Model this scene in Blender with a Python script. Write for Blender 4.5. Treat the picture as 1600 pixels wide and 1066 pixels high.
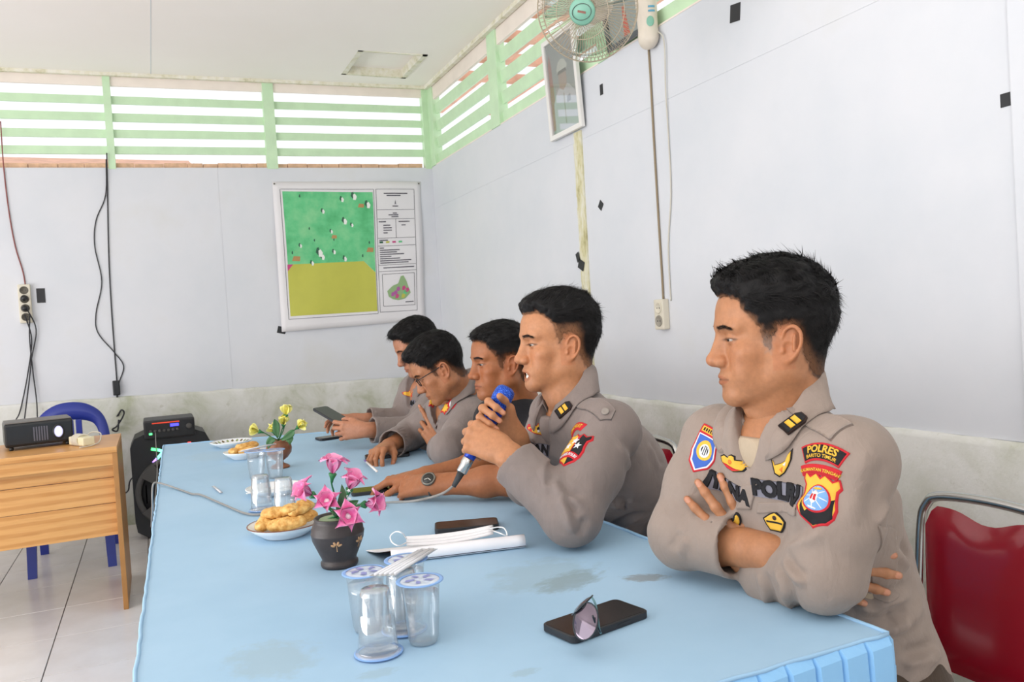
import bpy, bmesh, math, random
import numpy as np
from mathutils import Vector, Matrix
from mathutils.bvhtree import BVHTree
for o in list(bpy.data.objects): bpy.data.objects.remove(o)
scene = bpy.context.scene
COL = scene.collection
PI = math.pi
R = math.radians
# ------------------------------------------------------------------ camera
EYE = np.array([0.0, 0.0, 1.24])
CAMR = np.array([[0.9127, -0.0, 0.0]] * 3)
_f = 1280.0
_k = .062
_vy = np.array([-564.0, -1.0, _f])
_A = (_f * _f + _vy[1] * -1 * (_vy[1] + _k * 564)) / (564 + _vy[1] * _k)
_vx = np.array([_A, _vy[1] + _k * (_A + 564), _f])
_Y = _vy / np.linalg.norm(_vy)
_X = _vx - _Y * _vx.dot(_Y); _X /= np.linalg.norm(_X)
_Z = np.cross(_X, _Y)
if _Z[1] < 0: _Z = -_Z
CAMR = np.array([_X, _Y, _Z])          # world = CAMR @ (right, up, forward)
cam_data = bpy.data.cameras.new('camera'); cam = bpy.data.objects.new('camera', cam_data); COL.objects.link(cam)
cam_data.sensor_width = 36; cam_data.lens = 36 * _f / 1600; cam_data.clip_start = .02
m4 = Matrix.Identity(4)
for i in range(3):
    m4[i][0] = CAMR[i][0]; m4[i][1] = CAMR[i][1]; m4[i][2] = -CAMR[i][2]; m4[i][3] = EYE[i]
cam.matrix_world = m4
cam_data.dof.use_dof = True; cam_data.dof.focus_distance = 1.75; cam_data.dof.aperture_fstop = 16
scene.camera = cam
# ------------------------------------------------------------------ sky, lights, exposure
world = bpy.data.worlds.new('sky'); scene.world = world; world.use_nodes = True
wn = world.node_tree; bg = wn.nodes['Background']
bg.inputs[0].default_value = (0.96, 0.975, 1.0, 1); bg.inputs[1].default_value = 1.15
def area_light(name, loc, target, size, power, color=(1, 1, 1)):
    d = bpy.data.lights.new(name, 'AREA'); d.shape = 'RECTANGLE'; d.size, d.size_y = size; d.energy = power; d.color = color
    o = bpy.data.objects.new(name, d); COL.objects.link(o); o.location = loc
    o.rotation_euler = (Vector(target) - Vector(loc)).to_track_quat('-Z', 'Y').to_euler()
    return o
area_light('window_daylight', (-3.2, 0.8, 2.0), (1.2, 1.8, 0.9), (3.5, 1.8), 50, (1.0, 0.99, 0.97))
area_light('flash_bounce', (-0.1, -0.5, 1.75), (0.15, 0.1, 3.1), (0.4, 0.4), 38, (1.0, 0.985, 0.965))
area_light('ceiling_fill', (-3.9, 2.6, 0.7), (-0.6, 3.6, 3.1), (4.5, 1.0), 110, (1.0, 0.985, 0.985))  # added upward fill lamp, unseen, brightens the ceiling and upper walls
scene.view_settings.view_transform = 'Standard'; scene.view_settings.look = 'None'
scene.view_settings.gamma = 1; scene.view_settings.use_curve_mapping = False
scene.view_settings.exposure = 0.02
# ------------------------------------------------------------------ helpers
def lin(c):
    return tuple(x / 12.92 if x <= .04045 else ((x + .055) / 1.055) ** 2.4 for x in c)
def hx(s):
    s = s.lstrip('#'); return lin(tuple(int(s[i:i + 2], 16) / 255 for i in (0, 2, 4)))
MATS = {}
class NT:
    """small node-tree helper"""
    def __init__(s, m): s.t = m.node_tree; s.bsdf = s.t.nodes['Principled BSDF']
    def n(s, kind, **kw):
        nd = s.t.nodes.new(kind)
        for k, v in kw.items():
            if hasattr(nd, k): setattr(nd, k, v)
            else: nd.inputs[k.replace('_', ' ')].default_value = v
        return nd
    def l(s, a, b): s.t.links.new(a, b)
    def coords(s, which='Object', scale=(1, 1, 1), rot=(0, 0, 0)):
        tc = s.n('ShaderNodeTexCoord'); mp = s.n('ShaderNodeMapping'); mp.inputs['Scale'].default_value = scale; mp.inputs['Rotation'].default_value = rot
        s.l(tc.outputs[which], mp.inputs[0]); return mp.outputs[0]
    def noise(s, vec, scale, detail=4, rough=.55, dist=0):
        nd = s.n('ShaderNodeTexNoise'); nd.inputs['Scale'].default_value = scale; nd.inputs['Detail'].default_value = detail
        nd.inputs['Roughness'].default_value = rough; nd.inputs['Distortion'].default_value = dist; s.l(vec, nd.inputs['Vector']); return nd.outputs[0]
    def ramp(s, fac, stops):
        r = s.n('ShaderNodeValToRGB'); e = r.color_ramp.elements
        while len(e) < len(stops): e.new(.5)
        for el, (p, c) in zip(e, stops): el.position = p; el.color = tuple(c) + (1,) if len(c) == 3 else c
        s.l(fac, r.inputs[0]); return r.outputs[0]
    def mix(s, fac, a, b, blend='MIX'):
        m = s.n('ShaderNodeMix', data_type='RGBA', blend_type=blend)
        for sock, v in ((m.inputs[0], fac), (m.inputs[6], a), (m.inputs[7], b)):
            if hasattr(v, 'is_output'): s.l(v, sock)
            else: sock.default_value = v if isinstance(v, (int, float)) else (tuple(v) + (1,))[:4]
        return m.outputs[2]
    def bump(s, h, strength=.3, dist=.001):
        b = s.n('ShaderNodeBump'); b.inputs['Strength'].default_value = strength; b.inputs['Distance'].default_value = dist
        s.l(h, b.inputs['Height']); s.l(b.outputs[0], s.bsdf.inputs['Normal'])
    def base(s, c): s.l(c, s.bsdf.inputs['Base Color'])
def mat(name, color, rough=.5, metal=0, **kw):
    if name in MATS: return MATS[name]
    m = bpy.data.materials.new(name); m.use_nodes = True; b = m.node_tree.nodes['Principled BSDF']
    c = hx(color) if isinstance(color, str) else color
    b.inputs['Base Color'].default_value = (*c, 1); b.inputs['Roughness'].default_value = rough; b.inputs['Metallic'].default_value = metal
    for k, v in kw.items():
        if k not in ('var', 'vscale', 'bump', 'bscale'): b.inputs[k.replace('_', ' ')].default_value = v
    if kw.get('var') or kw.get('bump'):
        t = NT(m); v = t.coords()
        if kw.get('var'):
            n = t.noise(v, kw.get('vscale', 12))
            a = kw['var']; t.base(t.ramp(n, [(.3, tuple(x * (1 - a) for x in c)), (.7, tuple(min(1, x * (1 + a)) for x in c))]))
        if kw.get('bump'):
            t.bump(t.noise(v, kw.get('bscale', 120), 3), kw['bump'], .002)
    MATS[name] = m; return m
def emit(name, color, strength):
    m = mat(name, color, .4); b = m.node_tree.nodes['Principled BSDF']
    b.inputs['Emission Color'].default_value = (*hx(color), 1); b.inputs['Emission Strength'].default_value = strength; return m
class MB:
    """collects geometry for ONE mesh"""
    def __init__(s): s.v = []; s.f = []; s.m = []; s.sm = []
    def add(s, vs, fs, mi=0, smooth=False):
        o = len(s.v); s.v.extend([tuple(map(float, p)) for p in vs]); s.f.extend([tuple(i + o for i in f) for f in fs])
        s.m.extend([mi] * len(fs)); s.sm.extend([smooth] * len(fs)); return s
    def box(s, a, b, mi=0, bevel=0, mtx=None):
        x0, y0, z0 = a; x1, y1, z1 = b
        if bevel <= 0:
            vs = [(x, y, z) for z in (z0, z1) for y in (y0, y1) for x in (x0, x1)]
            fs = [(0, 2, 3, 1), (4, 5, 7, 6), (0, 1, 5, 4), (2, 6, 7, 3), (0, 4, 6, 2), (1, 3, 7, 5)]
        else:
            bm = bmesh.new(); bmesh.ops.create_cube(bm, size=1)
            for v in bm.verts: v.co = Vector(((x0 + x1) / 2 + v.co.x * (x1 - x0), (y0 + y1) / 2 + v.co.y * (y1 - y0), (z0 + z1) / 2 + v.co.z * (z1 - z0)))
            bmesh.ops.bevel(bm, geom=bm.edges[:], offset=bevel, segments=2, affect='EDGES', profile=.6)
            bm.verts.index_update(); vs = [v.co.copy() for v in bm.verts]; fs = [[v.index for v in f.verts] for f in bm.faces]; bm.free()
        if mtx is not None: vs = [mtx @ Vector(p) for p in vs]
        return s.add(vs, fs, mi, False)
    def rbox(s, a, b, r, mi=0, seg=5, mtx=None, edge=.0012):
        """slab with rounded corners seen from above (phones, labels)"""
        x0, y0, z0 = a; x1, y1, z1 = b; pts = []
        for cx_, cy_, a0 in ((x1 - r, y1 - r, 0), (x0 + r, y1 - r, 90), (x0 + r, y0 + r, 180), (x1 - r, y0 + r, 270)):
            for k in range(seg + 1): t = R(a0 + 90 * k / seg); pts.append((cx_ + r * math.cos(t), cy_ + r * math.sin(t)))
        cxm, cym = (x0 + x1) / 2, (y0 + y1) / 2; n = len(pts); rings = []
        for z, ins in ((z0, edge), (z0 + edge, 0), (z1 - edge, 0), (z1, edge)):
            rings.append([(cxm + (p[0] - cxm) * (1 - ins / max(x1 - x0, 1e-6) * 2), cym + (p[1] - cym) * (1 - ins / max(y1 - y0, 1e-6) * 2), z) for p in pts])
        vs = [p for r_ in rings for p in r_]; fs = []
        for k in range(3):
            for i in range(n): j = (i + 1) % n; fs.append((k * n + i, k * n + j, (k + 1) * n + j, (k + 1) * n + i))
        fs.append(tuple(range(n - 1, -1, -1))); fs.append(tuple(3 * n + i for i in range(n)))
        if mtx is not None: vs = [mtx @ Vector(p) for p in vs]
        return s.add(vs, fs, mi, False)
    def tube(s, pts, rad, seg=8, mi=0, caps=True, closed=False):
        P = [Vector(p) for p in pts]; n = len(P); rr = rad if hasattr(rad, '__len__') else [rad] * n
        vs = []; fs = []; up = None
        for i, p in enumerate(P):
            if closed: t = (P[(i + 1) % n] - P[i - 1])
            else: t = (P[min(i + 1, n - 1)] - P[max(i - 1, 0)])
            t = t.normalized() if t.length > 1e-9 else Vector((0, 0, 1))
            if up is None: up = t.orthogonal().normalized()
            up = (up - t * up.dot(t)); up = up.normalized() if up.length > 1e-6 else t.orthogonal().normalized()
            w = t.cross(up)
            for k in range(seg): a = 2 * PI * k / seg; vs.append(p + (up * math.cos(a) + w * math.sin(a)) * rr[i])
        m = n if closed else n - 1
        for i in range(m):
            i2 = (i + 1) % n
            for k in range(seg): k2 = (k + 1) % seg; fs.append((i * seg + k, i * seg + k2, i2 * seg + k2, i2 * seg + k))
        if caps and not closed: fs.append(tuple(range(seg - 1, -1, -1))); fs.append(tuple((n - 1) * seg + k for k in range(seg)))
        return s.add(vs, fs, mi, True)
    def lathe(s, prof, seg=32, mi=0, mtx=None, smooth=True, caps=None):
        if caps is None: caps = not (prof[0][0] > .6 * max(p[0] for p in prof) and prof[-1][0] > .6 * max(p[0] for p in prof) and abs(prof[0][1] - prof[-1][1]) < .35 * max(p[0] for p in prof))
        vs = []; fs = []; n = len(prof)
        for r, z in prof:
            for k in range(seg): a = 2 * PI * k / seg; vs.append(Vector((r * math.cos(a), r * math.sin(a), z)))
        for i in range(n - 1):
            for k in range(seg): k2 = (k + 1) % seg; fs.append((i * seg + k, i * seg + k2, (i + 1) * seg + k2, (i + 1) * seg + k))
        if caps and prof[0][0] > 1e-6: fs.append(tuple(range(seg - 1, -1, -1)))
        if caps and prof[-1][0] > 1e-6: fs.append(tuple((n - 1) * seg + k for k in range(seg)))
        if mtx is not None: vs = [mtx @ p for p in vs]
        return s.add(vs, fs, mi, smooth)
    def grid(s, fn, nu, nv, mi=0, smooth=True, thick=0):
        """surface fn(u,v) in 0..1, optional thickness along its normal"""
        P = [[Vector(fn(i / nu, j / nv)) for j in range(nv + 1)] for i in range(nu + 1)]
        vs = [P[i][j] for i in range(nu + 1) for j in range(nv + 1)]; W = nv + 1
        fs = [(i * W + j, (i + 1) * W + j, (i + 1) * W + j + 1, i * W + j + 1) for i in range(nu) for j in range(nv)]
        if thick:
            N = []
            for i in range(nu + 1):
                for j in range(nv + 1):
                    a = P[min(i + 1, nu)][j] - P[max(i - 1, 0)][j]; b = P[i][min(j + 1, nv)] - P[i][max(j - 1, 0)]
                    c = a.cross(b); N.append(c.normalized() if c.length > 1e-12 else Vector((0, 0, 1)))
            L = len(vs); vs = vs + [p - n_ * thick for p, n_ in zip(vs, N)]
            fs = fs + [tuple(L + i for i in reversed(f)) for f in fs]
            bd = [i * W for i in range(nu + 1)] + [nu * W + j for j in range(1, W)] + [i * W + nv for i in range(nu - 1, -1, -1)] + [j for j in range(nv - 1, 0, -1)]
            for a, b in zip(bd, bd[1:] + bd[:1]): fs.append((b, a, a + L, b + L))
        return s.add(vs, fs, mi, smooth)
    def prism(s, poly, fn0, fn1, mi=0, smooth=False):
        """polygon (list of 2-D points) extruded between two maps 2-D -> 3-D"""
        n = len(poly); vs = [fn0(p) for p in poly] + [fn1(p) for p in poly]
        fs = [tuple(range(n - 1, -1, -1)), tuple(range(n, 2 * n))] + [(i, (i + 1) % n, n + (i + 1) % n, n + i) for i in range(n)]
        return s.add(vs, fs, mi, smooth)
    def xf(s, mtx): s.v = [tuple(mtx @ Vector(p)) for p in s.v]; return s
def mesh_obj(name, mb, mats, parent=None, origin=None):
    me = bpy.data.meshes.new(name)
    off = Vector(origin) if origin is not None else Vector((0, 0, 0))
    me.from_pydata([tuple(Vector(p) - off) for p in mb.v], [], mb.f)
    for m in (mats if isinstance(mats, (list, tuple)) else [mats]): me.materials.append(m)
    me.polygons.foreach_set('material_index', mb.m); me.polygons.foreach_set('use_smooth', mb.sm)
    me.update()
    o = bpy.data.objects.new(name, me); COL.objects.link(o)
    if parent is not None: o.parent = parent
    elif origin is not None: o.location = off
    return o
def tag(o, label=None, cat=None, group=None, kind=None):
    if label: o['label'] = label
    if cat: o['category'] = cat
    if group: o['group'] = group
    if kind: o['kind'] = kind
    return o
def thing(name, label, cat, loc=(0, 0, 0), rz=0, group=None, rot=None):
    o = bpy.data.objects.new(name, None); COL.objects.link(o); o.location = loc; o.rotation_euler = rot or (0, 0, rz); o.empty_display_size = .05
    return tag(o, label, cat, group)
def wpart(name, mb, m, root):      # part given in world coordinates under an unrotated root
    return mesh_obj(name, mb, m, root, origin=root_world(root))
def root_world(o):
    v = Vector((0, 0, 0))
    while o is not None: v += o.location; o = o.parent
    return v
def copy_tree(o, parent=None):
    c = o.copy(); COL.objects.link(c)
    if parent is not None: c.parent = parent
    for ch in list(o.children): copy_tree(ch, c)
    return c
def struct(o): o['kind'] = 'structure'; return o
def on(px, py, **kw):              # point of the place seen at a measured direction, on a known plane
    d = CAMR @ np.array([px - 800., 533. - py, _f])
    (ax, v), = kw.items(); i = 'xyz'.index(ax)
    return Vector(EYE + d * (v - EYE[i]) / d[i])
def atd(px, py, d): return Vector(EYE + CAMR @ np.array([px - 800., 533. - py, _f]) / _f * d)
def spline(pts, n=8):
    """Catmull-Rom through pts"""
    P = [Vector(p) for p in pts]; P = [P[0] * 2 - P[1]] + P + [P[-1] * 2 - P[-2]]; out = []
    for i in range(1, len(P) - 2):
        a, b, c, d = P[i - 1:i + 3]
        for k in range(n):
            t = k / n; out.append(.5 * ((2 * b) + (c - a) * t + (2 * a - 5 * b + 4 * c - d) * t * t + (3 * b - a - 3 * c + d) * t ** 3))
    out.append(P[-2]); return out
rng = random.Random(7)
# ================================================================== ROOM
XW, YW = 2.12, 6.18
def zl(x): return 2.424 + .0175 * (x + .8)          # wall top / louvre sill on the back wall
def zc(x): return 3.062 + .0155 * (x + .8)          # ceiling
def zb(x): return .889 - .0165 * (x + .8)           # top of the plaster plinth
m_panel = mat('painted_board', '#d3d6db', .6)
t = NT(m_panel); v = t.coords('Object')
n1 = t.noise(v, 1.3, 5, .6); n2 = t.noise(v, 14, 6, .7)
c = t.ramp(n1, [(.3, hx('#d0d4da')), (.55, hx('#d8dadf')), (.8, hx('#d3d3d1'))])
c = t.mix(t.ramp(n2, [(.70, (0, 0, 0)), (.80, (.35, .35, .35))]), c, hx('#bbb9b0')); t.base(c)
t.bump(t.noise(v, 90, 3), .12, .001)
m_plaster = mat('rough_plaster', '#d8d8d2', .9)
t = NT(m_plaster); v = t.coords('Object')
n1 = t.noise(v, 3.2, 7, .65, .6); n2 = t.noise(v, 22, 6, .7); n3 = t.noise(v, 60, 4, .6)
c = t.ramp(n1, [(.33, hx('#b5b9a2')), (.45, hx('#cfd0c6')), (.62, hx('#dfdfdb'))])
c = t.mix(t.ramp(n2, [(.62, (0, 0, 0)), (.75, (.55, .55, .55))]), c, hx('#a7a58f')); t.base(c); t.bump(n3, .55, .004)
m_green = mat('mint_paint', '#c8e5c0', .45, var=.06, vscale=9)
m_cream = mat('cream_board', '#efe4da', .6, var=.05, vscale=6)
m_ceil = mat('ceiling_white', '#f8f5f0', .7)
t = NT(m_ceil); v = t.coords('Object'); t.base(t.ramp(t.noise(v, 1.1, 4), [(.3, hx('#faf3ee')), (.7, hx('#fdf7f3'))]))
m_dirty = mat('dirty_batten', '#d9d6bd', .7)
t = NT(m_dirty); v = t.coords('Object'); t.base(t.ramp(t.noise(v, 14, 6, .7), [(.30, hx('#bdb794')), (.44, hx('#dfdac4')), (.6, hx('#ebe7dc'))]))
m_stain = mat('stained_batten', '#d9d6bd', .7)
t = NT(m_stain); v = t.coords('Object', (1, 1, .35)); t.base(t.ramp(t.noise(v, 16, 6, .7), [(.32, hx('#9a9260')), (.46, hx('#cfc9a0')), (.62, hx('#e0ded0'))]))
m_brick = mat('brown_block', '#d8b292', .85, var=.18, vscale=25, bump=.4, bscale=80)
m_tile = mat('floor_tile', '#dcd5cf', .22)
t = NT(m_tile); v = t.coords('Object'); oi = t.n('ShaderNodeObjectInfo')
c = t.ramp(t.noise(v, 5, 5), [(.3, hx('#d6cec8')), (.7, hx('#e2dcd8'))])
c = t.mix(.12, c, t.ramp(oi.outputs['Random'], [(0, hx('#b9b0a8')), (1, hx('#ffffff'))])); t.base(c)
m_grout = mat('grout', '#6a625b', .9)

# floor: slab and single tiles
fl = struct(mesh_obj('floor', MB().box((-4.2, -3, -.12), (XW + .2, YW + .2, -.006)), m_grout))
tx = [-.82 + .3605 * k for k in range(-4, 9)]; ty = [3.557 + .4415 * k for k in range(-9, 6)] 
tile_me = None
for i in range(len(tx)):
    for j in range(len(ty)):
        if tile_me is None:
            o = mesh_obj('floor_tile', MB().box((-.178, -.2185, -.006), (.178, .2185, 0), bevel=.0012), m_tile, fl); tile_me = o.data
        else:
            o = bpy.data.objects.new('floor_tile', tile_me); COL.objects.link(o); o.parent = fl
        o.location = (tx[i] + .18, ty[j] + .2207, rng.uniform(-.0004, 0))
# back wall: plinth, boards
def quad_slab(mb, x0, x1, za, zt, y, th, mi=0):
    """upright slab on the back wall whose lower and upper edges follow the functions za, zt"""
    vs = [(x0, y, za(x0)), (x1, y, za(x1)), (x1, y, zt(x1)), (x0, y, zt(x0))]
    vs += [(a, y + th, c_) for a, _, c_ in vs]
    return mb.add(vs, [(0, 1, 2, 3), (7, 6, 5, 4), (0, 4, 5, 1), (1, 5, 6, 2), (2, 6, 7, 3), (3, 7, 4, 0)], mi)
wb = struct(mesh_obj('wall_back', quad_slab(MB(), -4.2, XW + .1, lambda x: 0, zl, YW + .0016, .1), m_panel))
for x0, x1 in ((-4.2, -2.4), (-2.397, -1.18), (-1.177, .512), (.515, XW)):
    mesh_obj('wall_panel', quad_slab(MB(), x0, x1, lambda x: zb(x) + .004, lambda x: zl(x) - .002, YW, .011), m_panel, wb)
def plinth(fn, L, n, dep, along):
    """plaster plinth with an uneven broken top edge; along(u, d, z) places it"""
    mb = MB(); r = random.Random(3); hs = [fn(u * L / n) + r.uniform(-.0035, .003) for u in range(n + 1)]
    vs = []; fs = []
    for i in range(n + 1):
        u = L * i / n; h = hs[i]; o_ = r.uniform(-.002, .002)
        vs += [along(u, 0, 0), along(u, dep, 0), along(u, dep + o_, h - .02), along(u, dep - .004 + o_, h - .004), along(u, 0, h)]
    for i in range(n):
        for k in range(4): a = i * 5 + k; fs.append((a, a + 5, a + 6, a + 1))
    mb.add(vs, fs, 0, True); return mb
struct(mesh_obj('baseboard_back', plinth(lambda u: zb(-4.2 + u) - .002, 4.2 + XW, 90, .016, lambda u, d, z: (-4.2 + u, YW - d, z)), m_plaster))
wr = struct(mesh_obj('wall_right', MB().box((XW + .0016, -3, 0), (XW + .11, YW + .1, 2.478)), m_panel))
for y0, y1, z0, z1 in ((-1.6, 1.41, .826, 2.15), (1.445, 3.79, .826, 2.15), (3.792, YW, .826, 2.15), (-1.6, .9, 2.1525, 2.476), (.903, YW, 2.1525, 2.476)):
    mesh_obj('wall_panel', MB().box((XW, y0 + .0006, z0), (XW + .011, y1 - .0006, z1)), m_panel, wr)
struct(mesh_obj('baseboard_right', plinth(lambda u: .824, 7.78, 120, .022, lambda u, d, z: (XW - d, -1.6 + u, z)), m_plaster))
# battens over the joints of the right wall, ceiling battens
mb = MB()
for k in range(24): mb.box((XW - .008 - .001 * (k % 2), 3.752 + .0006 * k, 2.2 - .056 * (k + 1)), (XW + .002, 3.836 + .0002 * k - .004 * (k % 3 == 0), 2.2 - .056 * k))
struct(mesh_obj('trim_1', mb, m_stain))
struct(mesh_obj('trim_2', MB().box((XW - .018, 1.385, .83), (XW + .003, 1.44, 2.476), bevel=.003), m_panel))
ceil_ = struct(mesh_obj('ceiling', MB().add(
    [(x, y, zc(x)) for x, y in ((-4.2, -3), (1.395, -3), (1.395, YW + .05), (-4.2, YW + .05), (1.395, 5.42), (1.88, 5.42), (1.88, 5.96), (1.395, 5.96), (XW + .1, -3), (XW + .1, YW + .05), (1.88, -3), (1.88, YW + .05))]
    + [(x, y, zc(x) + .1) for x, y in ((-4.2, -3), (XW + .1, -3), (XW + .1, YW + .05), (-4.2, YW + .05))],
    [(0, 1, 4, 7, 2, 3), (1, 10, 5, 4), (7, 6, 11, 2), (10, 8, 9, 11, 6, 5), (12, 13, 14, 15)]), m_ceil))
mb = MB()
for a, b in (((1.395, 5.42), (1.43, 5.96)), ((1.845, 5.42), (1.88, 5.96)), ((1.395, 5.935), (1.88, 5.96)), ((1.395, 5.42), (1.88, 5.44))):
    mb.box((a[0], a[1], zc(1.6) - .004), (b[0], b[1], zc(1.6) + .07))
mesh_obj('hatch_frame', mb, m_dirty, ceil_)
mesh_obj('hatch_lid', MB().box((1.4, 5.425, zc(1.6) + .055), (1.875, 5.955, zc(1.6) + .07)), m_ceil, ceil_)
for x0, x1 in ((-1.25, -1.245), (0.12, .125)):
    mesh_obj('ceiling_joint', MB().box((x0, -3, zc(x0) - .0008), (x1, YW, zc(x0) + .002)), m_panel, ceil_)
mb = MB(); quad_slab(mb, -4.2, XW, lambda x: zc(x) - .022, lambda x: zc(x) + .001, YW - .03, .03)
struct(mesh_obj('trim_3', mb, m_dirty))
struct(mesh_obj('trim_4', MB().box((XW - .035, -3, zc(XW) - .028), (XW - .001, YW - .03, zc(XW) + .001), bevel=.002), m_dirty))
# louvred openings above the walls
w1 = bpy.data.objects.new('window_1', None); COL.objects.link(w1); w1.location = (.2, YW + .03, 2.43); struct(w1)
spans = [(-4.2, -.183), (-.139, .862), (.935, 2.09)]
fr = [(.045, .098), (.204, .300), (.373, .461), (.549, .637), (.722, .806)]      # share of the height, from the top
for x0, x1 in spans:
    for q, (a, b) in enumerate(fr):
        if q == 0:
            mesh_obj('head_board', quad_slab(MB(), x0, x1, lambda x: zc(x) - .128 * (zc(x) - zl(x)), lambda x: zc(x) - .015, YW + .01, .02), m_cream, w1, origin=w1.location); continue
        dz = rng.uniform(-.004, .004)
        ff = (.232 + .178 * (q - 1), .318 + .178 * (q - 1))
        mb = quad_slab(MB(), x0 - .01, x1 + .01, lambda x: zc(x) - (ff[1]) * (zc(x) - zl(x)) + dz, lambda x: zc(x) - ff[0] * (zc(x) - zl(x)) + dz * .5, YW + .022, .018)
        mesh_obj('slat', mb, m_green, w1, origin=w1.location)
for x0, x1 in ((-.184, -.138), (.86, .937), (2.07, 2.145)):
    mesh_obj('post', quad_slab(MB(), x0, x1, lambda x: zl(x) - .01, lambda x: zc(x) - .005, YW - .004, .06), m_green, w1, origin=w1.location)
x = -4.2
while x < 2.05:
    w_ = rng.uniform(.09, .2); o_ = rng.uniform(0, .012); h_ = rng.uniform(-.003, .004)
    mesh_obj('brick', quad_slab(MB(), x, min(x + w_ - .004, 2.07), lambda q: zl(q) + .0005, lambda q: zl(q) + .034 + h_, YW + .022 + o_, .06), m_brick, w1, origin=w1.location); x += w_
w2 = bpy.data.objects.new('window_2', None); COL.objects.link(w2); w2.location = (XW + .03, 4, 2.48); struct(w2)
ztop = zc(XW)
for y0, y1 in ((-1.5, 3.46), (3.54, 4.80), (4.92, 6.10)):
    mesh_obj('head_board', MB().box((XW + .006, y0, ztop - .125), (XW + .026, y1, ztop - .01)), m_cream, w2, origin=w2.location)
    for q in range(4):
        za = 2.487 + .128 * q; dz = rng.uniform(-.004, .004)
        mt = Matrix.Translation((XW + .03, 0, za + .036)) @ Matrix.Rotation(R(-9), 4, 'Y')
        mesh_obj('slat', MB().box((-.009, y0 - .015, -.037 + dz), (.009, y1 + .015, .037 + dz), mtx=mt), m_green, w2, origin=w2.location)
for y0, y1 in ((3.455, 3.545), (4.79, 4.93), (6.07, 6.19)):
    mesh_obj('post', MB().box((XW - .006, y0, 2.478), (XW + .06, y1, ztop - .006), bevel=.003), m_green, w2, origin=w2.location)
mesh_obj('sill', MB().box((XW + .001, -1.5, 2.4785), (XW + .08, 6.08, 2.486)), m_cream, w2, origin=w2.location)
# the neighbours' eaves outside
m_terra = mat('terracotta', '#e3b298', .85, var=.15, vscale=8)
t_ = thing('neighbour_roof', 'terracotta tiled roof edge outside, seen low through the left louvres', 'roof', (-1.4, 9.6, 0))
wpart('roof_slope', MB().add([(-4, 9.4, 3.02), (.6, 9.4, 3.02), (.6, 11.4, 3.55), (-4, 11.4, 3.55), (-4, 9.4, 2.95), (.6, 9.4, 2.95), (.6, 11.4, 3.48), (-4, 11.4, 3.48)], [(0, 1, 2, 3), (7, 6, 5, 4), (0, 4, 5, 1), (1, 5, 6, 2), (3, 2, 6, 7)]), m_terra, t_)
wpart('wall', MB().box((-3.9, 9.8, 0), (.4, 11.2, 3.05)), mat('pale_stucco', '#dedede', .9), t_)
for k in range(26): wpart('rafter_tail', MB().box((-3.95 + .18 * k, 9.45, 2.86), (-3.87 + .18 * k, 9.9, 2.95)), m_terra, t_)
t_ = thing('overhanging_eave', 'terracotta battens of the eave outside, seen through the right hand louvres', 'roof', (2.9, 4.5, 3.2))
for k in range(9): wpart('batten', MB().box((2.5, 2.6 + .5 * k, 3.33 - .0 * k), (3.3, 2.68 + .5 * k, 3.40)), m_terra, t_)
for k in range(2): wpart('rafter', MB().box((2.62 + .5 * k, 2.2, 3.24), (2.68 + .5 * k, 7.4, 3.33)), m_terra, t_)
# ================================================================== TABLE, CHAIRS, DESK
TZ = .751
m_cloth = mat('blue_tablecloth', '#a6cdec', .62); t = NT(m_cloth); v = t.coords('Object')
base_c = t.ramp(t.noise(v, 2.2, 5, .6), [(.3, hx('#9bbfda')), (.7, hx('#a9cae3'))])
def stain(cx, cy, rx, ry, rot, seed, strength, col):
    """a dried spill with its own ragged outline"""
    global base_c
    mp = t.n('ShaderNodeMapping'); tc = t.n('ShaderNodeTexCoord'); t.l(tc.outputs['Object'], mp.inputs[0]); mp.vector_type = 'TEXTURE'
    mp.inputs['Location'].default_value = (cx, cy, 0); mp.inputs['Rotation'].default_value = (0, 0, rot); mp.inputs['Scale'].default_value = (rx, ry, 1)
    ln = t.n('ShaderNodeVectorMath', operation='LENGTH'); sp = t.n('ShaderNodeVectorMath', operation='MULTIPLY'); sp.inputs[1].default_value = (1, 1, 0); t.l(mp.outputs[0], sp.inputs[0]); t.l(sp.outputs[0], ln.inputs[0])
    nz = t.noise(mp.outputs[0], 2.2 + seed * .1, 6, .65); ad = t.n('ShaderNodeMath', operation='MULTIPLY_ADD'); ad.inputs[1].default_value = 1.5; t.l(nz, ad.inputs[0]); t.l(ln.outputs['Value'], ad.inputs[2])
    fac = t.ramp(ad.outputs[0], [(.0, (strength,) * 3), (.42 * 2.2 / 2.2 + .25, (strength,) * 3), (.86, (0, 0, 0))]) if False else None
    mr = t.n('ShaderNodeMapRange'); mr.inputs['From Min'].default_value = 1.25; mr.inputs['From Max'].default_value = 1.6; mr.inputs['To Min'].default_value = strength; mr.inputs['To Max'].default_value = 0; t.l(ad.outputs[0], mr.inputs['Value'])
    base_c = t.mix(mr.outputs[0], base_c, hx(col))
TB0 = Vector((.45, 2.4, TZ))
for (px_, py_, rx, ry, rot, sd_, st, col) in ((850, 898, .15, .115, .2, 1, .40, '#8fa6ae'), (890, 908, .105, .055, .3, 2, .55, '#7f8f90'), (1008, 903, .055, .028, -.5, 5, .6, '#7d776c'), (425, 1030, .085, .10, .4, 3, .45, '#9bb0b8'), (590, 1052, .04, .02, 0, 4, .35, '#94a9b0'), (820, 1050, .03, .015, 0, 6, .35, '#8ea3aa'), (340, 712, .16, .20, .3, 7, .25, '#a3b9c2')):
    q = on(px_, py_, z=TZ) - TB0; stain(q.x, q.y, rx, ry, rot, sd_, st, col)
t.base(base_c); t.bump(t.noise(v, 350, 3), .10, .001)
m_satin = mat('blue_satin', '#8fc6f2', .38); m_pipe = mat('cloth_edge', '#9cc4e4', .6)
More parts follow.
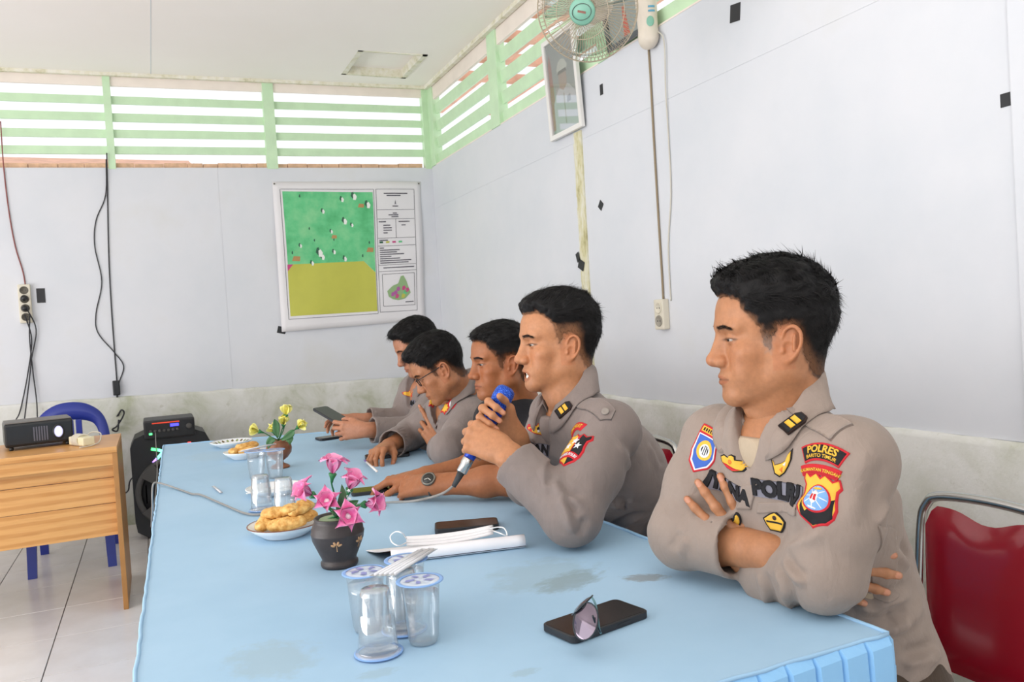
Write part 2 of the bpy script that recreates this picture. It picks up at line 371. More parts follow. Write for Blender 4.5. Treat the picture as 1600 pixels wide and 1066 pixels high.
NR, NL, FL, FR = Vector((.947, .866, TZ)), Vector((-.066, .866, TZ)), Vector((.020, 4.17, TZ)), Vector((.935, 3.93, TZ))
tbl = thing('table', 'long table under the blue cloth', 'table', (.45, 2.4, 0))
mb = MB(); c4 = [NR, NL, FL, FR]; ctr = sum((p for p in c4), Vector()) / 4
ins = [p + (ctr - p) * .012 for p in c4]
mb.add([(p.x, p.y, TZ - .014) for p in ins] + [(p.x, p.y, TZ - .034) for p in ins], [(0, 1, 2, 3), (7, 6, 5, 4)] + [(i, i + 4, (i + 1) % 4 + 4, (i + 1) % 4) for i in range(4)]); wpart('tabletop', mb, mat('plywood', '#a98258', .7), tbl)
for x, y in ((.02, 1.0), (.50, 1.0), (.06, 3.85), (.50, 3.8), (.06, 2.45), (.50, 2.45)): wpart('leg', MB().box((x - .02, y - .02, 0), (x + .02, y + .02, TZ - .035), bevel=.003), mat('dark_steel', '#3a3a3c', .5, .6), tbl)
tc = thing('tablecloth', 'faded light blue tablecloth with pleated skirt, stained near the front', 'tablecloth', TB0)
def top_pt(u, v):
    p = (NL * (1 - u) + NR * u) * (1 - v) + (FL * (1 - u) + FR * u) * v
    z = .0007 * math.sin(u * 9 + v * 5) + .0006 * math.sin(v * 31 + u * 4)
    return (p.x, p.y, TZ + min(0, z))
wpart('top_sheet', MB().grid(top_pt, 24, 64, 0, True), m_cloth, tc)
rr = random.Random(5)
def edge_pts(a, b, n): return [a.lerp(b, k / n) + Vector((rr.uniform(-.0015, .0015), rr.uniform(-.0015, .0015), .0006 + rr.uniform(-.0008, .0008))) for k in range(n + 1)]
for a, b, n in ((NL, NR, 40), (NR, FR, 90), (FR, FL, 40), (FL, NL, 90)): wpart('edge_piping', MB().tube(edge_pts(a, b, n), .0032, 6), m_pipe, tc)
def skirt(a, b, out, z0, pitch=.047, am=1.0):
    """hanging band of flat knife pleats"""
    L = (b - a).length; n = max(1, int(L / pitch)); d = (b - a) / n; mb = MB(); vs = []; fs = []
    cols = []
    for k in range(n):
        for f_, o_ in ((.0, .002), (.07, .010), (.5, .0085), (.92, .0065), (.985, .001)): cols.append(a + d * (k + f_) + out * (o_ * am - .004 * (1 - am)))
    cols.append(b + out * .002)
    zs = [(TZ - .001, 0.0), (TZ - .012, .5), (TZ - .045, 1.0), (TZ - .25, 1.1), (z0, 1.3)]
    for i, c in enumerate(cols):
        k, f_ = divmod(i, 5); base = a + d * min(n, k + (0, .07, .5, .92, .985)[f_]); 
        for q_, (z, w) in enumerate(zs):
            if q_ == 0: vs.append((base.x, base.y, TZ + .0005)); continue
            q = c + out * (.004 * w * am); vs.append((q.x, q.y, z))
    m = len(zs)
    for i in range(len(cols) - 1):
        for j in range(m - 1): fs.append((i * m + j, i * m + j + 1, (i + 1) * m + j + 1, (i + 1) * m + j))
    mb.add(vs, fs, 0, False); return mb
wpart('skirt', skirt(NL, NR, Vector((0, -1, 0)), .08), m_satin, tc); wpart('skirt', skirt(FL, NL, Vector((-1, 0, 0)), .08, .047, .15), m_satin, tc)
wpart('skirt', skirt(FR, FL, Vector((0, 1, 0)), .08, .047, .3), m_satin, tc); wpart('hem', skirt(NR, FR, Vector((1, 0, 0)), TZ - .05), m_satin, tc)
# red chairs
m_vinyl = mat('red_vinyl', '#8f1426', .22, Coat_Weight=.4, Coat_Roughness=.08); m_chrome = mat('chrome', '#b9b9b6', .22, 1.0)
def red_chair():
    r = thing('banquet_chair', '', 'chair')
    W = .158
    def back_pt(u, v, d=0):     # u across, v up; panel leans back, waisted top
        s = u * 2 - 1; top = .785 - .030 * math.exp(-(s / .38) ** 2) + .012 * (1 - abs(s)) - .10 * max(0, abs(s) - .86) * 3
        z = .447 + (top - .447) * v; hw = (W - .012) * (1 - .10 * (1 - v) ** 2)
        puff = .020 * (1 - abs(s) ** 4) * (1 - (2 * v - 1) ** 6)
        return (.185 + .07 * (z - .5) + d * puff, s * hw, z)
    mb = MB(); mb.grid(lambda u, v: back_pt(u, v, -1), 20, 14, 0, True); mb.grid(lambda u, v: back_pt(1 - u, v, .5), 20, 14, 0, True)
    mesh_obj('backrest', mb, m_vinyl, r)
    seat = MB(); seat.grid(lambda u, v: (-.21 + .40 * v, (u * 2 - 1) * .185 * (1 - .06 * v), .390 + .035 * (1 - abs(u * 2 - 1) ** 6) * (1 - abs(v * 2 - 1) ** 6)), 16, 16, 0, True); seat.box((-.205, -.175, .372), (.185, .175, .392), bevel=.006); mesh_obj('seat', seat, m_vinyl, r)
    pts = [(.10, -W, .02), (.165, -W, .45), (.19, -W, .62)] + [(.205, -W + .0, .74), (.208, -W + .012, .785), (.21, -W + .045, .808), (.212, 0, .816), (.21, W - .045, .808), (.208, W - .012, .785), (.205, W, .74)] + [(.19, W, .62), (.165, W, .45), (.10, W, .02)]
    mesh_obj('back_frame', MB().tube(spline(pts, 5), .0105, 10), m_chrome, r)
    for s in (-1, 1): mesh_obj('leg', MB().tube(spline([(.17, s * (W + .022), .375), (-.05, s * (W + .022), .378), (-.17, s * (W + .022), .34), (-.20, s * (W + .022), .012)], 6), .0105, 10), m_chrome, r)
    mesh_obj('stretcher', MB().tube([(-.19, -W - .02, .14), (-.19, W + .02, .14)], .008, 8), m_chrome, r)
    for x, y in ((.10, -W), (.10, W), (-.20, -W - .022), (-.20, W + .022)): mesh_obj('foot_cap', MB().lathe([(.013, 0), (.014, .004), (.013, .025), (.011, .026)], 10, 0, Matrix.Translation((x, y, 0))), mat('black_rubber', '#1a1a1a', .7), r)
    return r
rc = red_chair()
for i, (x, y, a, lb) in enumerate(((1.30, 1.115, 0, 'red vinyl chair with chrome frame behind the officer nearest the camera'), (1.30, 2.33, 2, 'red vinyl chair with chrome frame behind the officer with the microphone'),
        (1.36, 2.85, 0, 'red vinyl chair under the man in black'), (1.36, 3.40, 0, 'red vinyl chair under the officer with glasses'), (1.36, 3.88, 0, 'red vinyl chair under the farthest officer'))):
    o = rc if i == 0 else copy_tree(rc)
    o.location = (x, y, 0); o.rotation_euler = (0, 0, R(a)); o['label'] = lb; o['group'] = 'red chairs along the table'
# ------------------------------------------------------------------ teacher's desk
m_wood = mat('varnished_wood', '#c98f4e', .38); t = NT(m_wood); v = t.coords('Object', (1.2, 1, 14))
wv = t.n('ShaderNodeTexWave', wave_type='BANDS', bands_direction='Z'); wv.inputs['Scale'].default_value = .55; wv.inputs['Distortion'].default_value = 5; wv.inputs['Detail'].default_value = 4; wv.inputs['Detail Scale'].default_value = 1.2; t.l(v, wv.inputs['Vector'])
c = t.mix(.5, t.ramp(t.noise(v, 3.0, 6, .6, .5), [(.3, hx('#b57a3c')), (.5, hx('#d29a5a')), (.7, hx('#c48845'))]), t.ramp(wv.outputs['Fac'], [(.2, hx('#b87d40')), (.6, hx('#d6a162'))])); t.base(c)
m_wood2 = mat('varnished_wood_end', '#a8743c', .4, var=.12, vscale=10)
dk = thing('desk', 'varnished wooden desk with a solid front panel, against the left edge', 'desk', (-.9, 4.55, 0))
DZ = .765
wpart('desk_top', MB().box((-1.75, 4.22, DZ - .028), (-.178, 4.82, DZ), bevel=.003), m_wood, dk)
wpart('apron', MB().box((-1.74, 4.232, DZ - .085), (-.20, 4.25, DZ - .028)), m_wood, dk)
for k, (z0, z1) in enumerate(((.345, .495), (.497, .615), (.617, .682))): wpart('front_panel', MB().box((-1.72, 4.275 + .002 * k, z0), (-.20, 4.293 + .002 * k, z1), bevel=.0015), m_wood, dk)
for x in (-.20, -1.74):
    wpart('side_panel', MB().prism([(4.225, DZ - .028), (4.815, DZ - .028), (4.80, 0), (4.60, 0), (4.44, .0), (4.225, .60)], lambda p: (x, p[0], p[1]), lambda p: (x + .022, p[0], p[1])) if False else MB().box((x, 4.225, 0), (x + .022, 4.815, DZ - .028), bevel=.002), m_wood2, dk)
# blue plastic chair behind it
m_bluep = mat('blue_plastic', '#2b3a93', .35)
bc = thing('plastic_chair', 'blue plastic chair with a rounded back behind the desk', 'chair', (-.46, 5.45, 0))
def bx(dx, dz, y=0): return Vector((-.475 + dx, 5.56 + y + .10 * (dz - .44), dz))
mb = MB()
outer = spline([(-.21, .44), (-.212, .62), (-.195, .79), (-.13, .875), (0, .905), (.13, .875), (.195, .79), (.212, .62), (.21, .44)], 6) if False else None
op = [(-.205, .44), (-.21, .60), (-.20, .74), (-.165, .83), (-.09, .888), (0, .905), (.09, .888), (.165, .83), (.20, .74), (.21, .60), (.205, .44)]
ip = [(-.155, .44), (-.158, .60), (-.15, .70), (-.125, .765), (-.07, .792), (0, .80), (.07, .792), (.125, .765), (.15, .70), (.158, .60), (.155, .44)]
ops = [tuple(q)[:2] for q in spline([(a, b, 0) for a, b in op], 5)]; ips = [tuple(q)[:2] for q in spline([(a, b, 0) for a, b in ip], 5)]; n = len(ops)
vs = [bx(*p, -.012) for p in ops] + [bx(*p, -.012) for p in ips] + [bx(*p, .012) for p in ops] + [bx(*p, .012) for p in ips]; fs = []
for i in range(n - 1): fs += [(i, i + 1, n + i + 1, n + i), (2 * n + i + 1, 2 * n + i, 3 * n + i, 3 * n + i + 1), (i + 1, i, 2 * n + i, 2 * n + i + 1), (n + i, n + i + 1, 3 * n + i + 1, 3 * n + i)]
mb.add(vs, fs, 0, True); wpart('back_frame', mb, m_bluep, bc)
for dx in (-.045, 0, .045): wpart('back_slat', MB().box((-.475 + dx - .017, 5.555, .45), (-.475 + dx + .017, 5.572, .80), bevel=.004, mtx=None), m_bluep, bc)
wpart('seat', MB().grid(lambda u, v: (-.475 + (u - .5) * .44, 5.13 + v * .44, .435 - .012 * math.sin(PI * u) * math.sin(PI * v)), 10, 10, 0, True, .012), m_bluep, bc)
for sx in (-1, 1):
    for y0, yt in ((5.15, 5.10), (5.56, 5.66)): wpart('leg', MB().prism([(-.022, -.012), (.022, -.012), (.022, .012), (-.022, .012)], lambda p: (-.475 + sx * .195 + p[0], yt + p[1], 0), lambda p: (-.475 + sx * .185 + p[0] * 1.2, y0 + p[1] * 1.6, .43)), m_bluep, bc)
# things on the desk
m_blk = mat('black_plastic_case', '#17181a', .35)
pj = thing('projector', 'black projector with glowing lens on the desk', 'projector', (-.535, 4.60, DZ), R(10))
pj.scale = (.84, .84, 1.22)
mesh_obj('case', MB().box((-.17, -.13, .014), (.17, .13, .105), bevel=.010), m_blk, pj)
mesh_obj('top_cover', MB().box((-.165, -.125, .1045), (.165, .125, .109), bevel=.002), mat('grey_plastic', '#6f6b66', .5), pj)
mesh_obj('lens_ring', MB().lathe([(.024, -.012), (.030, 0), (.030, .006), (.023, .008), (.022, .001)], 24, 0, Matrix.Translation((.095, -.131, .058)) @ Matrix.Rotation(PI / 2, 4, 'X')), m_blk, pj)
mesh_obj('lens', MB().lathe([(0, .006), (.012, .0045), (.022, 0)][::-1], 24, 0, Matrix.Translation((.095, -.1325, .058)) @ Matrix.Rotation(PI / 2, 4, 'X')), emit('lens_light', '#d8d6ff', 1.1), pj)
for k in range(6): mesh_obj('vent_slat', MB().box((-.03 + .013 * k, -.1335, .03), (-.023 + .013 * k, -.129, .085)), mat('vent_grey', '#5c5b66', .5), pj)
for x, y in ((-.14, -.10), (.14, -.10), (-.14, .1), (.14, .1)): mesh_obj('foot', MB().lathe([(.009, 0), (.012, .004), (.010, .016)], 10, 0, Matrix.Translation((x, y, 0))), m_blk, pj)
m_ivory = mat('ivory_plastic', '#e6dcb8', .45)
ad = thing('power_adapter', 'ivory power adapter wrapped in its white cable, beside the projector', 'adapter', (-.335, 4.42, DZ), R(28))
mesh_obj('case', MB().box((-.028, -.075, .003), (.028, .075, .043), bevel=.006), m_ivory, ad)
for k in range(5): mesh_obj('cable_turn', MB().tube([(.033 * math.cos(a) * (1.0 if abs(math.cos(a)) < .7 else 1.05), -.02 + .014 * k + .006 * math.sin(a), .025 + .027 * math.sin(a)) for a in [2 * PI * q / 20 for q in range(20)]], .0033, 6, closed=True), mat('white_cable', '#d9d2c2', .5), ad)
mesh_obj('cable', MB().tube(spline([(.03, .03, .03), (.075, .06, .05), (.09, .0, .045), (.06, -.05, .012), (.0, -.10, .004), (-.06, -.11, .004)], 6), .003, 6), MATS['white_cable'], ad)
# party speaker
m_spk = mat('speaker_plastic', '#1b1c1e', .45); m_spk2 = mat('speaker_grey', '#4a4947', .5)
sp = thing('party_speaker', 'black party loudspeaker with coloured lights and big woofer, on the floor behind the table', 'loudspeaker', (.07, 5.78, 0))
def sx_(u): return .07 + u
mb = MB(); prof = [(-.225, .05), (-.235, .12), (-.235, .58), (-.21, .635), (-.15, .66), (.15, .66), (.21, .635), (.235, .58), (.235, .12), (.225, .05), (.17, .012), (-.17, .012)]
mb.prism(prof, lambda p: (sx_(p[0]), 5.64, p[1]), lambda p: (sx_(p[0]), 5.97, p[1])); wpart('cabinet', mb, m_spk, sp)
wpart('control_panel', MB().box((sx_(-.15), 5.615, .625), (sx_(.15), 5.90, .745), bevel=.012), m_spk, sp)
wpart('red_strip', MB().box((sx_(-.10), 5.6125, .722), (sx_(.06), 5.616, .729)), emit('red_led', '#c43a22', .9), sp)
wpart('display', MB().box((sx_(.005), 5.6125, .697), (sx_(.055), 5.616, .715)), emit('blue_led', '#4a48ff', 2.0), sp)
for k in range(7): wpart('knob', MB().lathe([(.009, 0), (.009, .012), (.006, .013)], 10, 0, Matrix.Translation((sx_(-.11 + .026 * k), 5.615, .677)) @ Matrix.Rotation(PI / 2, 4, 'X')), m_spk2, sp)
wpart('volume_dial', MB().lathe([(.018, 0), (.018, .012), (.013, .014)], 18, 0, Matrix.Translation((sx_(.115), 5.615, .69)) @ Matrix.Rotation(PI / 2, 4, 'X')), m_spk2, sp)
for x, z, c_ in ((-.12, .655, 'green_led'),): wpart('light', MB().box((sx_(x), 5.612, z), (sx_(x + .018), 5.616, z + .012)), emit('green_led', '#58ff8a', 2.2), sp)
for x0, z0, x1, z1, c_ in ((-.115, .565, -.075, .555, 'green_led'), (-.075, .555, -.045, .540, 'cyan_led'), (-.045, .540, -.085, .50, 'cyan_led'), (-.085, .50, -.108, .477, 'violet_led'), (.10, .575, .12, .575, 'red_led2'), (-.032, .548, -.022, .546, 'red_led2')):
    wpart('light', MB().tube([(sx_(x0), 5.636, z0), (sx_(x1), 5.636, z1)], .009, 8), emit(c_, {'green_led': '#58ff8a', 'cyan_led': '#7dffd0', 'violet_led': '#b48aff', 'red_led2': '#ff4a4a'}[c_], 2.2), sp)
wf = Matrix.Translation((sx_(.0), 5.64, .285)) @ Matrix.Rotation(PI / 2, 4, 'X')
wpart('woofer_ring', MB().lathe([(.215, 0), (.225, .012), (.205, .022), (.19, .016), (.188, -.0)], 40, 0, wf), m_spk2, sp); wpart('woofer_cone', MB().lathe([(0, .018), (.05, .012), (.055, .004), (.18, .010), (.188, .012)], 40, 0, wf), m_spk, sp)
for k in range(4):
    a = PI / 4 + k * PI / 2; mtx = wf @ Matrix.Rotation(a, 4, 'Z'); wpart('grille_arm', MB().prism([(.05, -.02), (.215, -.055), (.215, .055), (.05, .02)], lambda p: mtx @ Vector((p[0], p[1], .016)), lambda p: mtx @ Vector((p[0], p[1], .030))), m_spk2, sp)
for k in range(9): wpart('grille_bar', MB().box((sx_(-.16 + .04 * k) - .004, 5.628, .285 - math.sqrt(max(.0001, .17 ** 2 - (-.16 + .04 * k) ** 2))), (sx_(-.16 + .04 * k) + .004, 5.634, .285 + math.sqrt(max(.0001, .17 ** 2 - (-.16 + .04 * k) ** 2)))), m_spk, sp)
for x in (-.19, .19): wpart('wheel', MB().lathe([(.03, -.02), (.035, -.016), (.035, .016), (.03, .02)], 16, 0, Matrix.Translation((sx_(x), 5.93, .035)) @ Matrix.Rotation(PI / 2, 4, 'Y')), MATS['black_rubber'], sp)
for x in (-.15, .15): wpart('foot', MB().box((sx_(x) - .02, 5.66, 0), (sx_(x) + .02, 5.70, .014)), MATS['black_rubber'], sp)
# ================================================================== THINGS ON THE TABLE
def clear_mat(name, tint, gloss=.10, rough=.06, edge=.5, milky=0.0):
    if name in MATS: return MATS[name]
    m = bpy.data.materials.new(name); m.use_nodes = True; nt = m.node_tree; nt.nodes.clear()
    out = nt.nodes.new('ShaderNodeOutputMaterial'); tr = nt.nodes.new('ShaderNodeBsdfTransparent'); tr.inputs[0].default_value = (*hx(tint), 1)
    gl = nt.nodes.new('ShaderNodeBsdfGlossy'); gl.inputs['Roughness'].default_value = rough
    lw = nt.nodes.new('ShaderNodeLayerWeight'); lw.inputs['Blend'].default_value = edge
    mr = nt.nodes.new('ShaderNodeMapRange'); mr.inputs['To Min'].default_value = gloss * .5; mr.inputs['To Max'].default_value = min(1, gloss * 5); nt.links.new(lw.outputs['Facing'], mr.inputs['Value'])
    df = nt.nodes.new('ShaderNodeBsdfDiffuse'); df.inputs[0].default_value = (.90, .96, 1, 1); m0 = nt.nodes.new('ShaderNodeMixShader'); m0.inputs[0].default_value = milky; nt.links.new(tr.outputs[0], m0.inputs[1]); nt.links.new(df.outputs[0], m0.inputs[2])
    mx = nt.nodes.new('ShaderNodeMixShader'); nt.links.new(mr.outputs[0], mx.inputs[0]); nt.links.new(m0.outputs[0], mx.inputs[1]); nt.links.new(gl.outputs[0], mx.inputs[2]); nt.links.new(mx.outputs[0], out.inputs[0])
    MATS[name] = m; return m
m_clear = clear_mat('clear_plastic', '#ffffff', .15, .06, .4, .10); m_water = clear_mat('drinking_water', '#fafdff', .11, .02, .5, .04); m_film = mat('lid_film', '#dfe8f8', .2, .1, Alpha=.75); m_rimblue = mat('blue_rim', '#8db8f2', .3, 0, Alpha=.85); m_print = mat('lid_print', '#8388c4', .3)
def cup():
    r = thing('water_cup', '', 'cup')
    body = [(.0005, .0), (.0205, .0), (.0218, .002)]
    for k in range(8): z = .006 + .004 * k; q = .0221 + .0088 * z / .094; body += [(q, z), (q + .0011, z + .002)]
    body += [(.0288, .075), (.0302, .090), (.0306, .0935), (.0345, .0940), (.0347, .0955)]
    mesh_obj('cup_wall', MB().lathe(body, 36), m_clear, r)
    mesh_obj('water', MB().lathe([(.0005, .0012), (.0200, .0014), (.0214, .004), (.0268, .062), (.0282, .078), (.0005, .0785)], 32), m_water, r)
    mesh_obj('rim', MB().lathe([(.0300, .0945), (.0345, .0948), (.0368, .0955), (.0368, .0966), (.0340, .0970), (.0305, .0966)], 36), m_rimblue, r)
    mb = MB().grid(lambda u, v: (.0302 * v * math.cos(2 * PI * u), .0302 * v * math.sin(2 * PI * u), .0966 + .0009 * math.sin(u * 40) * v * (1 - v) * 3 + .0006 * math.sin(v * 17)), 32, 6, 0, True); film_ = mesh_obj('lid_film', mb, m_film, r)
    mb = MB()
    for a in range(5): 
        q = a * 1.256; mb.add([(.008 * math.cos(q), .008 * math.sin(q), .0979), (.021 * math.cos(q + .3), .021 * math.sin(q + .3), .0977), (.024 * math.cos(q + .75), .024 * math.sin(q + .6), .0977), (.014 * math.cos(q + .8), .010 * math.sin(q + .8), .0979)], [(0, 1, 2, 3)], 0)
    mesh_obj('lid_print', mb, m_print, film_); return r
cup0 = cup()
def put(proto, first, loc, rot, label, group):
    o = proto if first else copy_tree(proto); o.location = loc; o.rotation_euler = rot; o['label'] = label; o['group'] = group; return o
UP, DN = 0, PI
def P2(px, py): q = on(px, py, z=TZ); return q
cl = [((592, 1021), DN, 'upside down clear water cup at the front of the near cluster'), ((662, 1003), UP, 'upright lidded water cup at the right of the near cluster'), ((576, 985), UP, 'upright lidded water cup at the left of the near cluster'),
      ((632, 985), DN, 'upside down water cup in the middle of the near cluster, under the straws'), ((640, 962), UP, 'upright lidded water cup at the back of the near cluster'), 
      ((410, 797), DN, 'upside down water cup in the middle pair, left one'), ((446, 803), DN, 'upside down water cup in the middle pair, right one'), ((402, 749), UP, 'upright water cup with straws on its lid, far pair'), ((431, 747), UP, 'upright water cup beside the brown vase, far pair')]
for i, ((px_, py_), fl_, lb) in enumerate(cl):
    q = P2(px_, py_); put(cup0, i == 0, (q.x, q.y, TZ + (.0985 if fl_ else .0003)), (fl_, 0, i * 1.3), lb, 'sealed plastic cups of drinking water')
# wrapped straws
m_straw = mat('straw_white', '#eef0f6', .25, 0, Alpha=.85)
zc_ = TZ + .101
def straw(a, b, label, first=[None]):
    A, B = Vector(a), Vector(b)
    if first[0] is None:
        r = thing('drinking_straw', '', 'straw'); L = .125
        mesh_obj('tube', MB().tube([(0, 0, -L / 2), (0, 0, L / 2)], .0027, 8), m_straw, r)
        mesh_obj('wrapper', MB().box((-.0052, -.0004, -L / 2 - .008), (.0052, .0004, L / 2 + .008)), clear_mat('film_clear', '#f2f4f8', .22), r); first[0] = r; o = r
    else: o = copy_tree(first[0])
    o.location = (A + B) / 2; o.rotation_euler = (B - A).to_track_quat('Z', 'Y').to_euler(); o['label'] = label; o['group'] = 'wrapped straws'
c1, c2 = P2(662, 1003), P2(592, 1021); back = P2(640, 962)
for k, (dx, lb) in enumerate(((-.014, 'wrapped straw leaning across the near cups, leftmost of the bundle'), (-.006, 'wrapped straw leaning across the near cups, second of the bundle'), (.002, 'wrapped straw leaning across the near cups, middle of the bundle'), (.010, 'wrapped straw leaning across the near cups, fourth of the bundle'), (.019, 'wrapped straw leaning across the near cups, rightmost of the bundle'))):
    a = atd(601 + k * 7.5, 941 - k * 1.5, 1.30); b = atd(645 + k * 6, 893 + k * 2.5, 1.375); b.z = max(b.z, zc_ + .004 + .0012 * (k % 2)); a.z = max(a.z, zc_ + .003)
    straw(a, b, lb)
q = P2(402, 749); 
for k in range(3): straw((q.x - .035 + .008 * k, q.y - .01 + .006 * k, zc_ + .003), (q.x + .04 + .008 * k, q.y + .05, zc_ + .0035), 'wrapped straw on the lid of the far left cup, %s' % ('front', 'middle', 'back')[k])
q = P2(335, 763); straw((q.x, q.y, TZ + .0035), (q.x + .01, q.y - .10, TZ + .0035), 'wrapped straw lying alone on the cloth near the cable')
# plates
m_china = mat('white_china', '#eef0f2', .18); m_brownrim = mat('brown_glaze', '#7a4a34', .25); m_pattern = mat('plate_ornament', '#6b5a2c', .4)
def plate(px_, py_, r, label, brown=False, ornament=False, h=.030):
    q = P2(px_, py_); t_ = thing('plate', label, 'plate', (q.x, q.y, TZ)); k = r / .085
    mesh_obj('dish', MB().lathe([(.0005, .004), (.046 * k, .004), (.050 * k, .007), (.072 * k, h * .72), (.0835 * k, h), (.085 * k, h), (.0845 * k, h - .0025), (.070 * k, h * .5), (.052 * k, .003), (.050 * k, .0002), (.046 * k, .0002), (.044 * k, .002), (.0005, .002)], 48), m_china, t_)
    mesh_obj('rim_band', MB().lathe([(.0828 * k, h + .0003), (.0856 * k, h + .0006), (.0858 * k, h - .0014)], 48), m_brownrim if brown else m_china, t_)
    if ornament:
        for a in range(22):
            th = 2 * PI * a / 22; c_ = Vector((math.cos(th), math.sin(th), 0)); s_ = Vector((-math.sin(th), math.cos(th), 0)); mb = MB()
            o_ = [(.060, -.0), (.066, -.006), (.073, -.003), (.076, 0), (.073, .003), (.066, .006)]
            mb.add([c_ * (x * k) + s_ * (y * k) + Vector((0, 0, .007 + (x - .050) / .0335 * (h - .007) + .0012)) for x, y in o_], [tuple(range(6))]); mesh_obj('ornament', mb, m_pattern if a % 2 else mat('plate_ornament_green', '#8a9a5a', .4), t_)
    return t_, q
plate(446, 836, .088, 'white plate with a brown rim, heaped with fritters, next to the pink flowers', True)
plate(432, 771, .090, 'empty white saucer half hidden behind the middle pair of cups', h=.022)
plate(383, 716, .082, 'small white plate with fried snacks in front of the brown vase')
plate(362, 698, .090, 'empty plate with an ornamented rim, farthest on the left', ornament=True, h=.026)
q = on(438, 762, z=TZ + .03); sp_ = thing('white_spoon', 'white plastic spoon lying on the saucer behind the cups', 'spoon', (q.x, q.y, TZ + .027), R(8)); mesh_obj('handle', MB().box((-.10, -.006, 0), (.03, .006, .003), bevel=.001), mat('white_plastic', '#eff0f0', .35), sp_)
mesh_obj('bowl', MB().grid(lambda u, v: (.03 + .045 * u, (v - .5) * .034 * math.sin(PI * min(.97, u * .9 + .1)), .003 - .008 * math.sin(PI * u) * math.sin(PI * v)), 10, 8, 0, True, .0012), MATS['white_plastic'], sp_)
# fritters: lumpy battered pieces
m_fry = mat('fried_batter', '#d8a152', .55); t = NT(m_fry); v = t.coords('Object'); t.base(t.ramp(t.noise(v, 55, 5, .65), [(.28, hx('#a8672a')), (.42, hx('#d39a4a')), (.6, hx('#e9bf74')), (.75, hx('#f1d291'))])); t.bump(t.noise(v, 260, 4, .7), .6, .003)
def fritter(c, size, yaw, tilt, seed, label, group):
    r_ = np.random.RandomState(seed); P = Prims(); a = np.array([math.cos(yaw), math.sin(yaw), math.sin(tilt)]); b = np.array([-math.sin(yaw), math.cos(yaw), 0]); c = np.asarray(c, float)
    for k in range(7): P.ell(c + a * r_.uniform(-.8, .8) * size[0] + b * r_.uniform(-.5, .5) * size[1] + V(0, 0, r_.uniform(-.2, .3) * size[2]), np.array([size[0] * r_.uniform(.35, .6), size[1] * r_.uniform(.45, .7), size[2] * r_.uniform(.6, 1)]), .010)
    P.ecap(c - a * size[0] * .7, c + a * size[0] * .7, (0, 0, 1), (size[1] * .7, size[2] * .7), (size[1] * .55, size[2] * .6), .01)
    vv, ff = sdf_mesh(P, .0022); n = vnormals(vv, ff); vv = vv + n * (.0016 * vnoise(vv, 150, seed) + .0007 * vnoise(vv, 420, seed + 2))[:, None]
    o = np_obj('fritter', vv, ff, m_fry, origin=(c[0], c[1], vv[:, 2].min())); tag(o, label, 'fritter', group)
# ================================================================== IMPLICIT SURFACES (bodies, clothes, soft shapes)
def V(*a): return np.array(a, dtype=np.float64)
def unit(v): v = np.asarray(v, float); return v / (np.linalg.norm(v) + 1e-12)
class Prims:
    """list of blended solids; op '+' smooth union, '-' smooth cut, 'g' soft swelling/fold"""
    def __init__(s): s.p = []
    def ell(s, c, r, k=.01, rot=None, op='+'): s.p.append(('e', op, k, np.asarray(c, float), np.asarray(r, float) * np.ones(3), rot)); return s
    def cap(s, a, b, ra, rb=None, k=.01, op='+'): s.p.append(('c', op, k, np.asarray(a, float), np.asarray(b, float), ra, ra if rb is None else rb)); return s
    def ecap(s, a, b, n, ra, rb=None, k=.02, op='+'):
        """tapered bar with an elliptical section: ra=(half width, half depth along n)"""
        s.p.append(('o', op, k, np.asarray(a, float), np.asarray(b, float), unit(n), ra, rb or ra)); return s
    def bump(s, a, b, w, amp): s.p.append(('g', 'g', 0, np.asarray(a, float), np.asarray(b, float), w, amp)); return s
    def gell(s, c, r, amp, rot=None): s.p.append(('h', 'g', 0, np.asarray(c, float), np.asarray(r, float) * np.ones(3), amp, rot)); return s
    def cyl(s, c, ax, r, hl, op='-', k=.001): s.p.append(('y', op, k, np.asarray(c, float), unit(ax), r, hl)); return s
    def cutplane(s, c, n): s.p.append(('n', 'p', 0, np.asarray(c, float), unit(n))); return s
    def box(s):
        lo = np.full(3, 9e9); hi = -lo
        for q in s.p:
            if q[1] != '+': continue
            if q[0] == 'e': a = b = q[3]; r = q[4].max()
            elif q[0] == 'c': a, b, r = q[3], q[4], max(q[5], q[6])
            elif q[0] == 'y': a = b = q[3]; r = q[5] + q[6]
            else: a, b, r = q[3], q[4], max(max(q[6]), max(q[7]))
            lo = np.minimum(lo, np.minimum(a, b) - r); hi = np.maximum(hi, np.maximum(a, b) + r)
        return lo, hi
